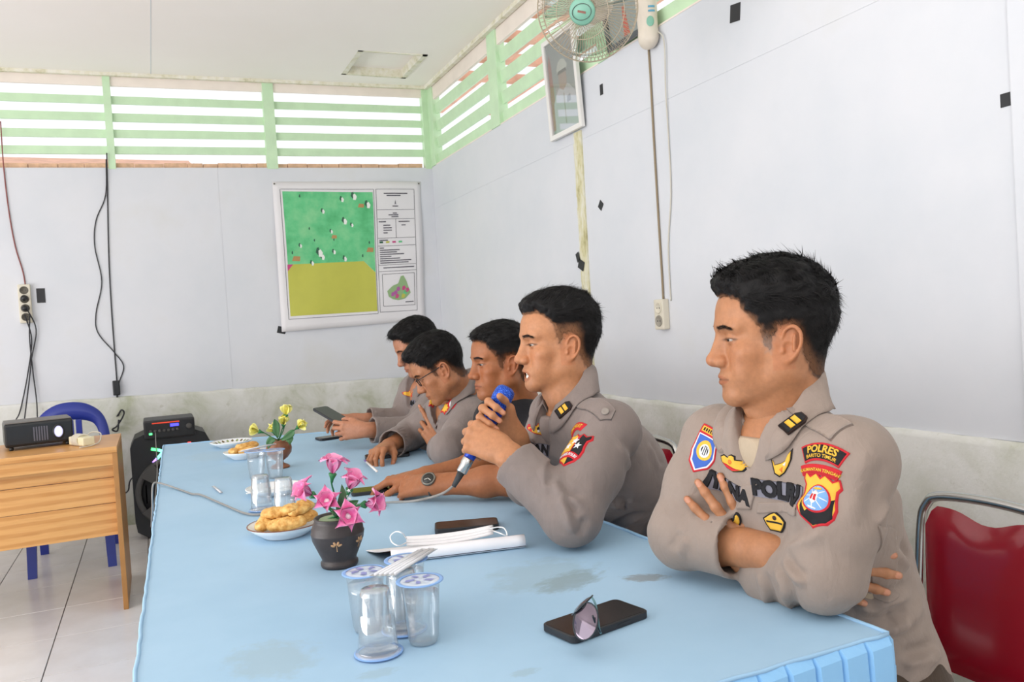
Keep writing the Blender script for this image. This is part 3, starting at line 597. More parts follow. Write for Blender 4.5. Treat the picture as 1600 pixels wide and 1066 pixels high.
def sdf_mesh(pr, h, lo=None, hi=None, post=None, relax=1):
    l0, h0 = pr.box(); lo = l0 - 4 * h if lo is None else np.asarray(lo, float); hi = h0 + 4 * h if hi is None else np.asarray(hi, float)
    n = np.ceil((hi - lo) / h).astype(int) + 1
    ax = [(lo[i] + h * np.arange(n[i])).astype(np.float32) for i in range(3)]
    BIG = .05; F = np.full(n, BIG, np.float32)
    for q in pr.p:
        t, op, k = q[:3]
        if t == 'e': a = b = q[3]; r = q[4].max()
        elif t == 'c': a, b, r = q[3], q[4], max(q[5], q[6])
        elif t == 'o': a, b, r = q[3], q[4], max(max(q[6]), max(q[7]))
        elif t == 'g': a, b, r = q[3], q[4], q[5] * 2.4
        elif t == 'h': a = b = q[3]; r = q[4].max() * 2.4
        elif t == 'y': a = b = q[3]; r = q[5] + q[6]
        elif t == 'n': a = lo; b = hi; r = 0
        pad = r + (k + 3 * h + .004 if op in '+-' else 0)
        i0 = np.clip(np.floor((np.minimum(a, b) - pad - lo) / h).astype(int), 0, n); i1 = np.clip(np.ceil((np.maximum(a, b) + pad - lo) / h).astype(int) + 1, 0, n)
        if (i1 <= i0).any(): continue
        sl = tuple(slice(i0[i], i1[i]) for i in range(3))
        x = ax[0][sl[0]][:, None, None]; y = ax[1][sl[1]][None, :, None]; z = ax[2][sl[2]][None, None, :]
        f32 = np.float32
        def local(c, rot):
            dx, dy, dz = x - f32(c[0]), y - f32(c[1]), z - f32(c[2])
            if rot is None: return dx, dy, dz
            M_ = np.asarray(rot, np.float32)            # columns = local axes
            return tuple(dx * M_[0, i] + dy * M_[1, i] + dz * M_[2, i] for i in range(3))
        if t in 'eh':
            dx, dy, dz = local(q[3], q[5] if t == 'e' else q[6]); r_ = q[4].astype(np.float32)
            k0 = np.sqrt((dx / r_[0]) ** 2 + (dy / r_[1]) ** 2 + (dz / r_[2]) ** 2)
            if t == 'h': F[sl] -= f32(q[5]) * np.exp(-k0 * k0); continue
            k1 = np.sqrt((dx / r_[0] ** 2) ** 2 + (dy / r_[1] ** 2) ** 2 + (dz / r_[2] ** 2) ** 2) + f32(1e-6)
            d = k0 * (k0 - 1) / k1
        elif t == 'y':
            c, m = q[3].astype(np.float32), q[4].astype(np.float32); px, py, pz = x - c[0], y - c[1], z - c[2]
            al = px * m[0] + py * m[1] + pz * m[2]; rad = np.sqrt(np.maximum(px * px + py * py + pz * pz - al * al, 0))
            d = np.maximum(np.abs(al) - f32(q[6]), rad - f32(q[5]))
        elif t == 'n':
            c, m = q[3], q[4]; d = (x - f32(c[0])) * f32(m[0]) + (y - f32(c[1])) * f32(m[1]) + (z - f32(c[2])) * f32(m[2])
            F[sl] = np.maximum(F[sl], d); continue
        else:
            A, B = q[3].astype(np.float32), q[4].astype(np.float32); D = B - A; L2 = max(float(D @ D), 1e-10)
            px, py, pz = x - A[0], y - A[1], z - A[2]
            tt = np.clip((px * D[0] + py * D[1] + pz * D[2]) / f32(L2), 0, 1)
            qx, qy, qz = px - tt * D[0], py - tt * D[1], pz - tt * D[2]
            if t == 'o':
                nn = q[5].astype(np.float32); ra, rb = q[6], q[7]
                dn = qx * nn[0] + qy * nn[1] + qz * nn[2]
                dw2 = np.maximum(qx * qx + qy * qy + qz * qz - dn * dn, 0)
                w = f32(ra[0]) + tt * f32(rb[0] - ra[0]); dd = f32(ra[1]) + tt * f32(rb[1] - ra[1])
                k0 = np.sqrt(dw2 / (w * w) + (dn / dd) ** 2); k1 = np.sqrt(dw2 / w ** 4 + dn * dn / dd ** 4) + f32(1e-6)
                d = k0 * (k0 - 1) / k1
            else:
                dist = np.sqrt(qx * qx + qy * qy + qz * qz)
                if t == 'g':
                    taper = np.float32(1) - (2 * tt - 1) ** 4 * f32(.7)
                    F[sl] -= f32(q[6]) * taper * np.exp(-(dist / f32(q[5])) ** 2); continue
                d = dist - (f32(q[5]) + tt * f32(q[6] - q[5]))
        S = F[sl]; kk = f32(max(k, 1e-5))
        if op == '+':
            hh = np.maximum(kk - np.abs(S - d), 0) / kk; F[sl] = np.minimum(np.minimum(S, d) - hh * hh * kk * f32(.25), S)
        else:
            hh = np.maximum(kk - np.abs(S + d), 0) / kk; F[sl] = np.maximum(S, -d) + hh * hh * kk * f32(.25)
    if post is not None: F = post(F, ax)
    # naive surface nets
    for i in range(3):
        s_ = [slice(None)] * 3
        for e in (0, -1): s_[i] = e; F[tuple(s_)] = np.maximum(F[tuple(s_)], f32(1e-4))
    neg = F < 0
    c8 = [(i, j, k) for i in (0, 1) for j in (0, 1) for k in (0, 1)]
    def sh(A_, o): return A_[o[0]:A_.shape[0] - 1 + o[0], o[1]:A_.shape[1] - 1 + o[1], o[2]:A_.shape[2] - 1 + o[2]]
    cnt = np.zeros(tuple(np.array(F.shape) - 1), np.int8)
    for o in c8: cnt += sh(neg, o)
    act = np.argwhere((cnt > 0) & (cnt < 8))
    val = {o: F[act[:, 0] + o[0], act[:, 1] + o[1], act[:, 2] + o[2]] for o in c8}
    acc = np.zeros((len(act), 3)); num = np.zeros(len(act))
    for o in c8:
        for a_ in range(3):
            if o[a_]: continue
            o2 = tuple(o[i] + (i == a_) for i in range(3)); va, vb = val[o], val[o2]
            m = (va < 0) != (vb < 0); tt = np.where(m, va / np.where(va == vb, 1, va - vb), 0)
            pt = np.tile(np.array(o, float), (len(act), 1)); pt[:, a_] += tt
            acc[m] += pt[m]; num[m] += 1
    verts = lo + h * (act + acc / num[:, None])
    idx = np.full(cnt.shape, -1, np.int32); idx[act[:, 0], act[:, 1], act[:, 2]] = np.arange(len(act))
    faces = []
    for a_ in range(3):
        b_, c_ = (a_ + 1) % 3, (a_ + 2) % 3
        s0 = [slice(None)] * 3; s1 = [slice(None)] * 3; s0[a_] = slice(0, -1); s1[a_] = slice(1, None)
        dif = neg[tuple(s0)] != neg[tuple(s1)]; e = np.argwhere(dif)
        e = e[(e[:, b_] > 0) & (e[:, c_] > 0) & (e[:, b_] < F.shape[b_] - 1) & (e[:, c_] < F.shape[c_] - 1)]
        q4 = []
        for db, dc in ((0, 0), (-1, 0), (-1, -1), (0, -1)):
            g = e.copy(); g[:, b_] += db; g[:, c_] += dc; q4.append(idx[g[:, 0], g[:, 1], g[:, 2]])
        q4 = np.stack(q4, 1); inside = neg[e[:, 0], e[:, 1], e[:, 2]]
        q4[~inside] = q4[~inside][:, ::-1]; faces.append(q4)
    faces = np.concatenate(faces); faces = faces[(faces >= 0).all(1)]
    for _ in range(relax): verts = relax_verts(verts, faces, .5)
    return verts, faces
def relax_verts(v, f, w=.5):
    s = np.zeros_like(v); c = np.zeros(len(v))
    for a in range(4):
        b = (a + 1) % 4
        for i, j in ((a, b), (b, a)):
            for d in range(3): s[:, d] += np.bincount(f[:, i], v[f[:, j], d], len(v))
            c += np.bincount(f[:, i], minlength=len(v))
    c[c == 0] = 1; return v * (1 - w) + w * s / c[:, None]
def vnormals(v, f):
    n = np.cross(v[f[:, 2]] - v[f[:, 0]], v[f[:, 3]] - v[f[:, 1]]); out = np.zeros_like(v)
    for a in range(4):
        for d in range(3): out[:, d] += np.bincount(f[:, a], n[:, d], len(v))
    return out / (np.linalg.norm(out, axis=1)[:, None] + 1e-12)
def np_obj(name, v, f, mats, parent=None, col=None, origin=None, mi=None):
    """mesh object from arrays; col = per-point own colour"""
    off = np.asarray(root_world(parent)) if parent is not None else (np.asarray(origin, float) if origin is not None else np.zeros(3))
    me = bpy.data.meshes.new(name); w = f.shape[1]
    me.vertices.add(len(v)); me.vertices.foreach_set('co', (v - off).astype(np.float32).ravel())
    me.loops.add(f.size); me.loops.foreach_set('vertex_index', f.astype(np.int32).ravel())
    me.polygons.add(len(f)); me.polygons.foreach_set('loop_start', np.arange(0, f.size, w, dtype=np.int32))
    me.polygons.foreach_set('use_smooth', np.ones(len(f), bool))
    for m in (mats if isinstance(mats, (list, tuple)) else [mats]): me.materials.append(m)
    if mi is not None: me.polygons.foreach_set('material_index', mi.astype(np.int32))
    me.update(calc_edges=True)
    if col is not None:
        a = me.color_attributes.new('own_colour', 'FLOAT_COLOR', 'POINT'); c4 = np.ones((len(v), 4), np.float32); c4[:, :3] = col; a.data.foreach_set('color', c4.ravel())
    o = bpy.data.objects.new(name, me); COL.objects.link(o)
    if parent is not None: o.parent = parent
    elif origin is not None: o.location = off
    return o
def bvh_of(v, f): return BVHTree.FromPolygons([tuple(p) for p in v], [tuple(map(int, q)) for q in f])
def sm01(x, a, b): t_ = np.clip((x - a) / (b - a), 0, 1); return t_ * t_ * (3 - 2 * t_)
def poly_sd(P, poly):
    """signed distance (inside positive) of 2-D points to a polygon"""
    d = np.full(len(P), 9e9); inside = np.zeros(len(P), bool); n = len(poly)
    for i in range(n):
        a = np.array(poly[i], float); b = np.array(poly[(i + 1) % n], float); e = b - a; w = P - a
        t_ = np.clip((w @ e) / (e @ e), 0, 1); d = np.minimum(d, np.linalg.norm(w - t_[:, None] * e, axis=1))
        c = (a[1] > P[:, 1]) != (b[1] > P[:, 1]); xx = np.where(e[1] == 0, 0, (P[:, 1] - a[1]) * e[0] / (e[1] if e[1] else 1) + a[0])
        inside ^= c & (P[:, 0] < xx)
    return np.where(inside, d, -d)
def vnoise(P, scale, seed=0):
    """cheap smooth value noise in -1..1"""
    q = P * scale + seed * 17.3; i = np.floor(q).astype(np.int64); f_ = q - i; f_ = f_ * f_ * (3 - 2 * f_); out = np.zeros(len(P))
    for dx in (0, 1):
        for dy in (0, 1):
            for dz in (0, 1):
                hsh = ((i[:, 0] + dx) * 73856093 ^ (i[:, 1] + dy) * 19349663 ^ (i[:, 2] + dz) * 83492791 ^ seed * 2654435) & 0xffff
                hsh = (hsh * 40503 + (hsh >> 5) * 7919) & 0xffff
                out += (hsh / 32767.5 - 1) * np.where(dx, f_[:, 0], 1 - f_[:, 0]) * np.where(dy, f_[:, 1], 1 - f_[:, 1]) * np.where(dz, f_[:, 2], 1 - f_[:, 2])
    return out
# ---------------------------------------------------------------- heads (local axes: x = person's left, y = face, z = up)
def head_prims(s):
    """s: dict of face measures"""
    g = lambda k, d: s.get(k, d); P = Prims()
    P.ell((0, -.014, .030), (.075, .094, .084), .01)                         # cranium
    P.ell((0, .030, .034), (.064, .062, .066), .02)                          # forehead
    P.ell((0, .024, -.035), (g('cheekw', .066), .060, .072), .02)            # mid face
    P.ell((0, .030, -.085), (.050, .050, .036), .02)                         # jaw mass
    jw = g('jaw', .055)
    for sx in (-1, 1):
        P.cap((sx * jw, .000, -.066), (sx * .018, .068, -.105), .017, .014, .025)      # jaw line
        P.cap((sx * .058, .002, -.02), (sx * jw, .000, -.066), .014, .016, .025)
        P.ell((sx * .048, .054, -.028), (.020, .021, .017), .02)             # cheekbone
        P.ell((sx * .037, .056, -.060), (.022, .021, .026), .02)             # cheek
        P.cap((sx * .012, .083, .017), (sx * .046, .066, .018), .010, .009, .014)      # brow
    P.ell((0, .073, -.107), (.021, g('chin', .017), .017), .018)             # chin
    P.ell((0, .062, -.073), (.034, .0325, .026), .016)                        # mouth mass
    for sx in (-1, 1):                                                        # eye sockets
        P.ell((sx * .033, .092, -.002), (.018, .013, .012), .012, op='-')
    # nose
    nt = g('nose', .1115)
    P.cap((0, .083, .008), (0, nt - .011, -.036), .0080, .0110, .010)
    P.ell((0, nt - .008, -.0405), (.0135, .0125, .0110), .008)
    for sx in (-1, 1):
        P.ell((sx * .0160, nt - .0205, -.0435), (.0090, .0130, .0095), .005)
        P.ell((sx * .0078, nt - .0155, -.0555), (.0034, .0055, .0042), .002, op='-')
        P.bump((sx * .026, nt - .030, -.038), (sx * .034, .074, -.070), .0050, -.0016)   # smile fold
    P.cap((0, .078, .002), (0, nt - .024, -.040), .0095, .0130, .012)
    # mouth
    lr = g('lipr', 1.0); ml = .0915 + g('lips', 0); mz = -.0755; op_ = g('open', 0)
    [P.cap((sx * .004, ml, mz + .0052), (sx * .0265, ml - .0215, mz + .0006), .0062 * lr, .0030 * lr, .004) for sx in (-1, 1)]
    [P.cap((sx * .004, ml - .001, mz - .0065 - op_), (sx * .0245, ml - .0205, mz - .0028 - op_), .0072 * lr, .0034 * lr, .004) for sx in (-1, 1)]
    if op_:
        for sx in (-1, 1): P.ecap((0, ml + .002, mz - op_ / 2), (sx * .027, ml - .0205, mz - op_ / 2), (0, 0, 1), (.011, op_ * .55 + .0018), (.008, op_ * .46 + .001), .002, op='-')
    else:
        for sx in (-1, 1): P.cap((0, ml + .0062 * lr + .001, mz - .0004), (sx * .0305, ml - .0200, mz - .0012), .0020, .0017, .0020, op='-')
    P.bump((0, .099, -.060), (0, .097, -.068), .004, -.0014)                 # philtrum
    P.bump((-.013, .092, -.0925), (.013, .092, -.0925), .007, -.0034)          # under the lip
    # lids
    lid = g('lid', 0)
    for sx in (-1, 1):
        e = V(sx * .0325, .0690, -.004)
        P.ell(e, (.0142, .0140, .0136), .004)
        P.bump(e + V(-sx * .014, .010, .0085), e + V(sx * .013, .006, .0075), .0022, -.0009)   # lid crease
        c = e + V(0, .0135, -.0006 - lid * .6)
        P.ecap(c + V(-.0085, -.0020, 0), c + V(.0085, -.0035, 0), (0, 0, 1), (.0085, .0033 - lid), (.007, .0026 - lid), .001, op='-')
        P.bump(e + V(-sx * .011, .011, -.013), e + V(sx * .013, .005, -.011), .004, -.0011)    # under-eye
    # ears
    for sx in (-1, 1):
        ex = sx * .0735; rot = np.array([[1, 0, 0], [0, 1, 0], [0, 0, 1]], float)
        a = R(15) * sx; b = R(12)
        rz_ = np.array([[math.cos(a), -math.sin(a), 0], [math.sin(a), math.cos(a), 0], [0, 0, 1]]); rx_ = np.array([[1, 0, 0], [0, math.cos(b), -math.sin(b)], [0, math.sin(b), math.cos(b)]])
        rot = rz_ @ rx_
        c = V(ex, -.014, -.022); T = lambda *q: c + rot @ (np.array(q) * g('ear', 1.0))
        P.ell(T(0, -.002, .004), np.array((.0065, .0175, .030)) * g('ear', 1.0), .004, rot)
        P.ell(T(-sx * .006, .008, -.004), (.010, .008, .018), .008, rot)
        rim = [(sx * .004, .013, .012), (sx * .007, .010, .026), (sx * .010, -.002, .034), (sx * .011, -.014, .026), (sx * .010, -.018, .008), (sx * .007, -.014, -.010), (sx * .004, -.004, -.024), (sx * .002, .005, -.027)]
        rs_ = [np.array(q_) for q_ in spline(rim, 3)]
        for p_, q_ in zip(rs_, rs_[1:]): P.cap(T(*p_), T(*q_), .0028, .0028, .0025)
        P.ell(T(sx * .003, .003, -.025), (.0045, .0075, .0085), .004, rot)
        P.cap(T(sx * .009, -.006, .020), T(sx * .0085, -.008, -.006), .0026, .003, .003)
        P.ell(T(sx * .0075, .0015, -.004), (.005, .0075, .0105), .003, rot, op='-')
        P.ell(T(sx * .0085, .003, .017), (.0035, .0055, .0075), .003, rot, op='-')
        P.ell(T(sx * .006, .0095, -.010), (.0045, .0035, .005), .003, rot)
    # neck
    nk = g('neck', (0, -.045, -.21)); nw = g('neckw', .056)
    P.cap((0, -.028, -.055), nk, nw, nw + .004, .03)
    P.cap((0, .012, -.11), (nk[0], nk[1] + .04, nk[2] + .02), .022, .026, .03)
    for sx in (-1, 1): P.cap((sx * .052, -.02, -.075), (nk[0] + sx * .022, nk[1] + .045, nk[2] + .01), .012, .011, .02)
    P.bump((0, .055, -.135), (0, .045, -.15), .012, .003)
    return P
HAIRLINE = [(.13, .073), (.076, .070), (.062, .064), (.056, .044), (.046, .030), (.036, .016), (.030, -.012), (.025, -.034), (.014, -.034), (.008, -.008), (.000, .012), (-.018, .016), (-.030, .002), (-.034, -.030), (-.044, -.060), (-.060, -.088), (-.15, -.088), (-.15, .2), (.13, .2)]
# ================================================================== PEOPLE
def skin_mat(name, rough=.48):
    if name in MATS: return MATS[name]
    m = mat(name, '#c08a66', rough); t = NT(m)
    a = t.n('ShaderNodeAttribute', attribute_name='own_colour'); v = t.coords('Object')
    c = t.mix(1.0, a.outputs['Color'], t.ramp(t.noise(v, 120, 4, .6), [(.3, (.90, .89, .88)), (.7, (1.06, 1.05, 1.04))]), 'MULTIPLY')
    t.base(c); t.bump(t.noise(v, 420, 3), .10, .0008)
    t.bsdf.inputs['Subsurface Weight'].default_value = .10; t.bsdf.inputs['Subsurface Radius'].default_value = (.012, .004, .002); t.bsdf.inputs['Subsurface Scale'].default_value = .5
    t.bsdf.inputs['Specular IOR Level'].default_value = .42
    return m
def fabric_mat(name, color, rough=.85, var=.05, dark=None):
    if name in MATS: return MATS[name]
    m = mat(name, color, rough); t = NT(m); v = t.coords('Object'); c = hx(color)
    t.base(t.ramp(t.noise(v, 26, 5, .65), [(.3, tuple(x * (1 - var) for x in c)), (.7, tuple(x * (1 + var) for x in c))]))
    h_ = t.n('ShaderNodeMath', operation='MULTIPLY_ADD'); h_.inputs[1].default_value = .06; t.l(t.noise(v, 800, 2), h_.inputs[0]); t.l(t.noise(t.coords('Object', (1, 1, .55), (.4, .3, 0)), 24, 4, .5, 1.2), h_.inputs[2]); t.bump(h_.outputs[0], .34, .012)
    t.bsdf.inputs['Sheen Weight'].default_value = .12; t.bsdf.inputs['Sheen Roughness'].default_value = .5; t.bsdf.inputs['Specular IOR Level'].default_value = .25
    return m
m_skin = skin_mat('skin')
def hair_mat():
    m = mat('hair', '#131011', .55); t = NT(m); t.bump(t.noise(t.coords('Object', (900, 260, 260)), 1, 3), .5, .002)
    a = t.n('ShaderNodeAttribute', attribute_name='own_colour'); t.base(a.outputs['Color']); t.bsdf.inputs['Specular IOR Level'].default_value = .18
    return m
m_hair = hair_mat()
m_sclera = mat('eye_white', '#a3968c', .3); m_iris = mat('eye_iris', '#2e1a10', .15); m_pupil = mat('eye_pupil', '#060404', .1)
m_tooth = mat('tooth', '#ece6da', .3)
def frame(yaw, pitch=0, roll=0):
    """columns = left, face, up.  yaw: heading of the face about z (0 = +Y, 90 = -X); pitch > 0 looks up; roll > 0 leans to own left"""
    Rz = Matrix.Rotation(R(yaw), 3, 'Z'); Rx = Matrix.Rotation(R(pitch), 3, 'X'); Ry = Matrix.Rotation(R(-roll), 3, 'Y')
    base = np.array([[-1, 0, 0], [0, 1, 0], [0, 0, 1]], float)   # local x (left) -> -X when facing +Y
    return np.array(Rz @ Rx @ Ry) @ base
def axes_world(rot, org, P): return P @ np.asarray(rot).T + np.asarray(org)
def make_head(s):
    """returns dict of local arrays: verts, faces (wound for a mirrored frame), colours, mask"""
    v, f = sdf_mesh(head_prims(s), s.get('h', .0018), lo=(-.105, -.125, -.225), hi=(.105, .135, .130), relax=1)
    n = vnormals(v, f)
    hl = s.get('hairline', HAIRLINE)
    q = np.stack([v[:, 1] + .004 * vnoise(v, 160, 3), v[:, 2] + .004 * vnoise(v, 160, 5)], 1)
    sd = poly_sd(q, hl)
    # keep ears and neck front bald
    ear = (np.abs(v[:, 0]) > .070) & (v[:, 1] < .016) & (v[:, 1] > -.040) & (v[:, 2] < .018) & (v[:, 2] > -.062)
    sd = np.where(ear & (np.abs(v[:, 0]) > .0765), -.02, sd)
    mask = sm01(sd, -.002, .010)
    C = np.array(s['skin'], float); col = np.tile(C, (len(v), 1))
    col *= (1 + .05 * vnoise(v, 45, 1) + .04 * vnoise(v, 110, 2))[:, None]
    def blend(w, c): 
        nonlocal col; w = np.clip(w, 0, 1)[:, None]; col = col * (1 - w) + np.array(c) * w
    x, y, z = v[:, 0], v[:, 1], v[:, 2]
    red = np.array([1.02, .84, .80])
    blend(np.exp(-(((np.abs(x) - .045) / .022) ** 2 + ((z + .035) / .022) ** 2)) * (y > .03) * .5, C * red)
    blend(np.exp(-((x / .016) ** 2 + ((z + .042) / .014) ** 2)) * (y > .085) * .5, C * red)
    blend((np.abs(x) > .072) * (ear) * .5, C * np.array([1.0, .78, .70]))
    op_ = s.get('open', 0); mz = -.0755 - op_ / 2; ml = .0915 + s.get('lips', 0)
    lw = np.abs(x) / .030; up_ = (z - mz) / (.0098 * s.get('lipr', 1) + op_ * .5) ; lo_ = (mz - z) / (.0130 * s.get('lipr', 1) + op_ * .5)
    lip = np.where(z > mz, lw ** 2 + up_ ** 2, lw ** 2 + lo_ ** 2)
    blend((1 - sm01(lip, .72, 1.05)) * (y > .055) * .75, np.array(s.get('lip', C * np.array([.78, .55, .52]))))
    if not op_: blend(np.exp(-((z - mz) / .0016) ** 2) * (np.abs(x) < .0305) * (y > .055) * .7, C * .30)
    if op_: blend((np.abs(z - mz) < op_ * .62) * (np.abs(x) < .02) * (y > .05) * (n[:, 1] < .75) * (y < ml - .004) * .8, (.10, .03, .03))
    blend(np.exp(-((x / .026) ** 2 + ((z + .062) / .007) ** 2)) * (y > .06) * s.get('stubble', .25), C * .55)
    blend(np.exp(-((x / .03) ** 2 + ((z + .104) / .018) ** 2)) * (y > .045) * s.get('stubble', .25) * .8, C * .62)
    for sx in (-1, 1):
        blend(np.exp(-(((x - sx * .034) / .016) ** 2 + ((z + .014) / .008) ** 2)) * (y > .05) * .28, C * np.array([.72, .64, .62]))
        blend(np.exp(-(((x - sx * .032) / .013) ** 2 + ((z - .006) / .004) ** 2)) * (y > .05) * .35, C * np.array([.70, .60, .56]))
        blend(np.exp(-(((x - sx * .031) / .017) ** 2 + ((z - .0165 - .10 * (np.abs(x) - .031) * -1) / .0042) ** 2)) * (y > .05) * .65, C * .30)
    for sx in (-1, 1):                         # lash line, darker on the upper lid
        a_ = (x - sx * .0325) / .0150; b_ = (z + .0046 + s.get('lid', 0) * .6) / (.0046 - s.get('lid', 0)); rr_ = np.sqrt(a_ * a_ + b_ * b_)
        blend(np.exp(-((rr_ - 1.02) / .22) ** 2) * (y > .06) * np.where(b_ > -.1, .85, .35), C * .16)
    hc = np.array(s.get('haircol', (.0065, .0058, .0060)))
    gw = sm01(z, s.get('grey_hi', -.2), s.get('grey_lo', -.21)) * s.get('grey', 0) * sm01(y, -.03, .0)
    stub = sm01(sd, -.003, .006) * (s.get('stubk', .35) + .6 * sm01(z, -.02, .055) + .5 * sm01(-y, .02, .07))
    hcol = hc[None, :] * (1 - gw[:, None]) + np.array([.30, .28, .26])[None, :] * gw[:, None]
    w = np.clip(stub, 0, .92)[:, None]; col = col * (1 - w) + hcol * w
    return dict(v=v, f=f, n=n, col=np.clip(col, 0, 1), sd=sd, mask=mask)
def hair_mesh(H, s):
    """solid mass of hair over the scalp plus single locks, local axes"""
    v, f, n, sd = H['v'], H['f'], H['n'], H['sd']; r = np.random.RandomState(s.get('seed', 1))
    z = v[:, 2]; y = v[:, 1]; x = v[:, 0]
    top = sm01(z, *s.get('toprange', (.035, .085))); back = sm01(-y, .03, .085) * sm01(z, -.075, -.01)
    th = .0008 + s.get('side', .003) * sm01(z, -.04, .04) + s.get('top', .018) * top + s.get('back', .009) * back * (1 - top)
    th *= sm01(sd, -.001, .014) * (1 + .12 * vnoise(v, 60, 9) + .16 * vnoise(v * np.array([1.0, .28, .6]), 230, 8))
    quiff = s.get('quiff', .006) * sm01(y, .035, .075) * sm01(z, .06, .09); th += quiff * sm01(sd, 0, .01)
    keep = (sd > .0005) & (th > .0004)
    cap = v + n * th[:, None] + np.array([0, .25, .35]) * quiff[:, None]
    fk = f[keep[f].all(1)]; used = np.unique(fk); rm = np.full(len(v), -1); rm[used] = np.arange(len(used))
    hc = np.array(s.get('haircol', (.0065, .0058, .0060)))
    gw = sm01(z, s.get('grey_hi', -.2), s.get('grey_lo', -.21)) * s.get('grey', 0) * sm01(y, -.03, .0)
    colv = hc[None] * (1 - gw[:, None]) + np.array([.33, .31, .29])[None] * gw[:, None]
    cv = cap[used]; cf = rm[fk]; cc = colv[used] * (1 + .35 * vnoise(cv, 120, 4))[:, None]
    # show the scalp through short hair: fade zone keeps a skin tint
    fade = np.maximum((1 - sm01(th[used], .0015, .0055)) * (1 - sm01(sd[used], .006, .030) * .6), 1.5 * (1 - sm01(sd[used], .001, .008)) * (1 - sm01(z[used], .045, .062)))
    cc = cc * (1 - fade[:, None] * .55) + np.array(s['skin']) * s.get('fadetint', .6) * (fade[:, None] * .55)
    # locks
    tri_c = f[:, 0]; wgt = np.clip(th, 0, 1) ** .6 * (sd > -.0015); p = wgt[tri_c]; p = p / p.sum()
    N = s.get('locks', 9000); pick = r.choice(len(f), N, p=p)
    bw = r.rand(N, 4); bw /= bw.sum(1)[:, None]
    base = (v[f[pick]] * bw[:, :, None]).sum(1); nn = n[f[pick, 0]]; T = th[f[pick, 0]]; cl = colv[f[pick, 0]]
    flow = s.get('flow', (0, -.6, .2)); ftop = np.array(s.get('flowtop', flow)); fl = np.array(flow)
    tz = top[f[pick, 0]][:, None]
    lat = np.sign(base[:, 0])[:, None] * np.array([1, 0, 0])[None]
    d0 = fl[None] * (1 - tz) + ftop[None] * tz + np.array([0, 0, -.9])[None] * (1 - tz) * sm01(.06 - base[:, 2], 0, .05)[:, None] + lat * .1
    d0 = d0 - nn * (d0 * nn).sum(1)[:, None]; d0 /= np.linalg.norm(d0, axis=1)[:, None] + 1e-9
    L = (T * r.uniform(.5, .95, N) * s.get('len', 1.0) + .004)
    jit = r.normal(0, .20, (N, 3)); d0 = d0 + jit; lift = s.get('lift', .75)
    P0 = base + nn * (T * .45)[:, None]
    P1 = base + nn * (T * .95 + .0005)[:, None] + d0 * (L * .5)[:, None]
    P2 = P1 + d0 * (L * .6)[:, None] + nn * (L * lift * r.uniform(-.35, .30, N))[:, None]
    wid = (r.uniform(.0005, .0011, N) * s.get('lockw', 1.0) * np.clip(T / .012, .35, 1))[:, None]
    side = np.cross(d0, nn); side /= np.linalg.norm(side, axis=1)[:, None] + 1e-9
    lv = np.stack([P0 - side * wid, P0 + side * wid, P1 + side * wid * .8, P1 - side * wid * .8, P2 + side * wid * .12, P2 - side * wid * .12], 1).reshape(-1, 3)
    o = np.arange(N)[:, None] * 6; lf = np.concatenate([o + np.array([[0, 1, 2, 3]]), o + np.array([[3, 2, 4, 5]])])
    lc = np.repeat(cl * r.uniform(.6, 1.6, (N, 1)), 6, axis=0)
    return np.concatenate([cv, lv]), np.concatenate([cf, lf + len(cv)]), np.clip(np.concatenate([cc, lc]), 0, 1)
def brow_mesh(H, s):
    r = np.random.RandomState(5); tree = bvh_of(H['v'], H['f']); vs = []; fs = []
    for sx in (-1, 1):
        for k in range(s.get('brown', 330)):
            u = r.rand(); x = sx * (.013 + .036 * u); zc_ = .0145 + s.get('browz', 0) + .0062 * math.sin(min(u * 1.15, 1) * 2.3) - .0035 * u
            z = zc_ + r.normal(0, .0022 * (1 - .5 * u))
            hit = tree.ray_cast(Vector((x, .2, z)), Vector((0, -1, 0)))
            if hit[0] is None: continue
            p = np.array(hit[0]); nn = np.array(hit[1]); nn = nn if nn[1] > 0 else -nn
            d = unit(V(sx * 1.0, -.35, .45 - .75 * u) + r.normal(0, .15, 3)); L = r.uniform(.004, .0075); sd_ = unit(np.cross(d, nn)) * .00042
            q = p + d * L + nn * .0009; b = p - nn * .0004
            i = len(vs); vs += [b - sd_, b + sd_, q + sd_ * .3, q - sd_ * .3]; fs.append((i, i + 1, i + 2, i + 3))
    return np.array(vs), np.array(fs)
def eye_mb(rot, org, e, gaze, r_=.0123):
    """eyeball with iris and pupil facing gaze (world)"""
    c = axes_world(rot, org, np.array([e]))[0]; q = Vector(gaze).to_track_quat('Z', 'Y').to_matrix().to_4x4(); q.translation = Vector(c)
    mb = MB(); ang = [0, 14, 31, 33, 50, 75, 105, 140, 180]; prof = [(r_ * math.sin(R(a)) * 1.0, r_ * math.cos(R(a)) + (.0006 if a < 32 else 0)) for a in ang]
    for i in range(len(prof) - 1):
        mi = 2 if i == 0 else (1 if i == 1 else 0); a, b = prof[i], prof[i + 1]; vs = []; n = 20
        for rr, zz in (a, b): vs += [q @ Vector((rr * math.cos(2 * PI * k / n), rr * math.sin(2 * PI * k / n), zz)) for k in range(n)]
        mb.add(vs, [(k, n + k, n + (k + 1) % n, (k + 1) % n) for k in range(n)], mi, True)
    return mb
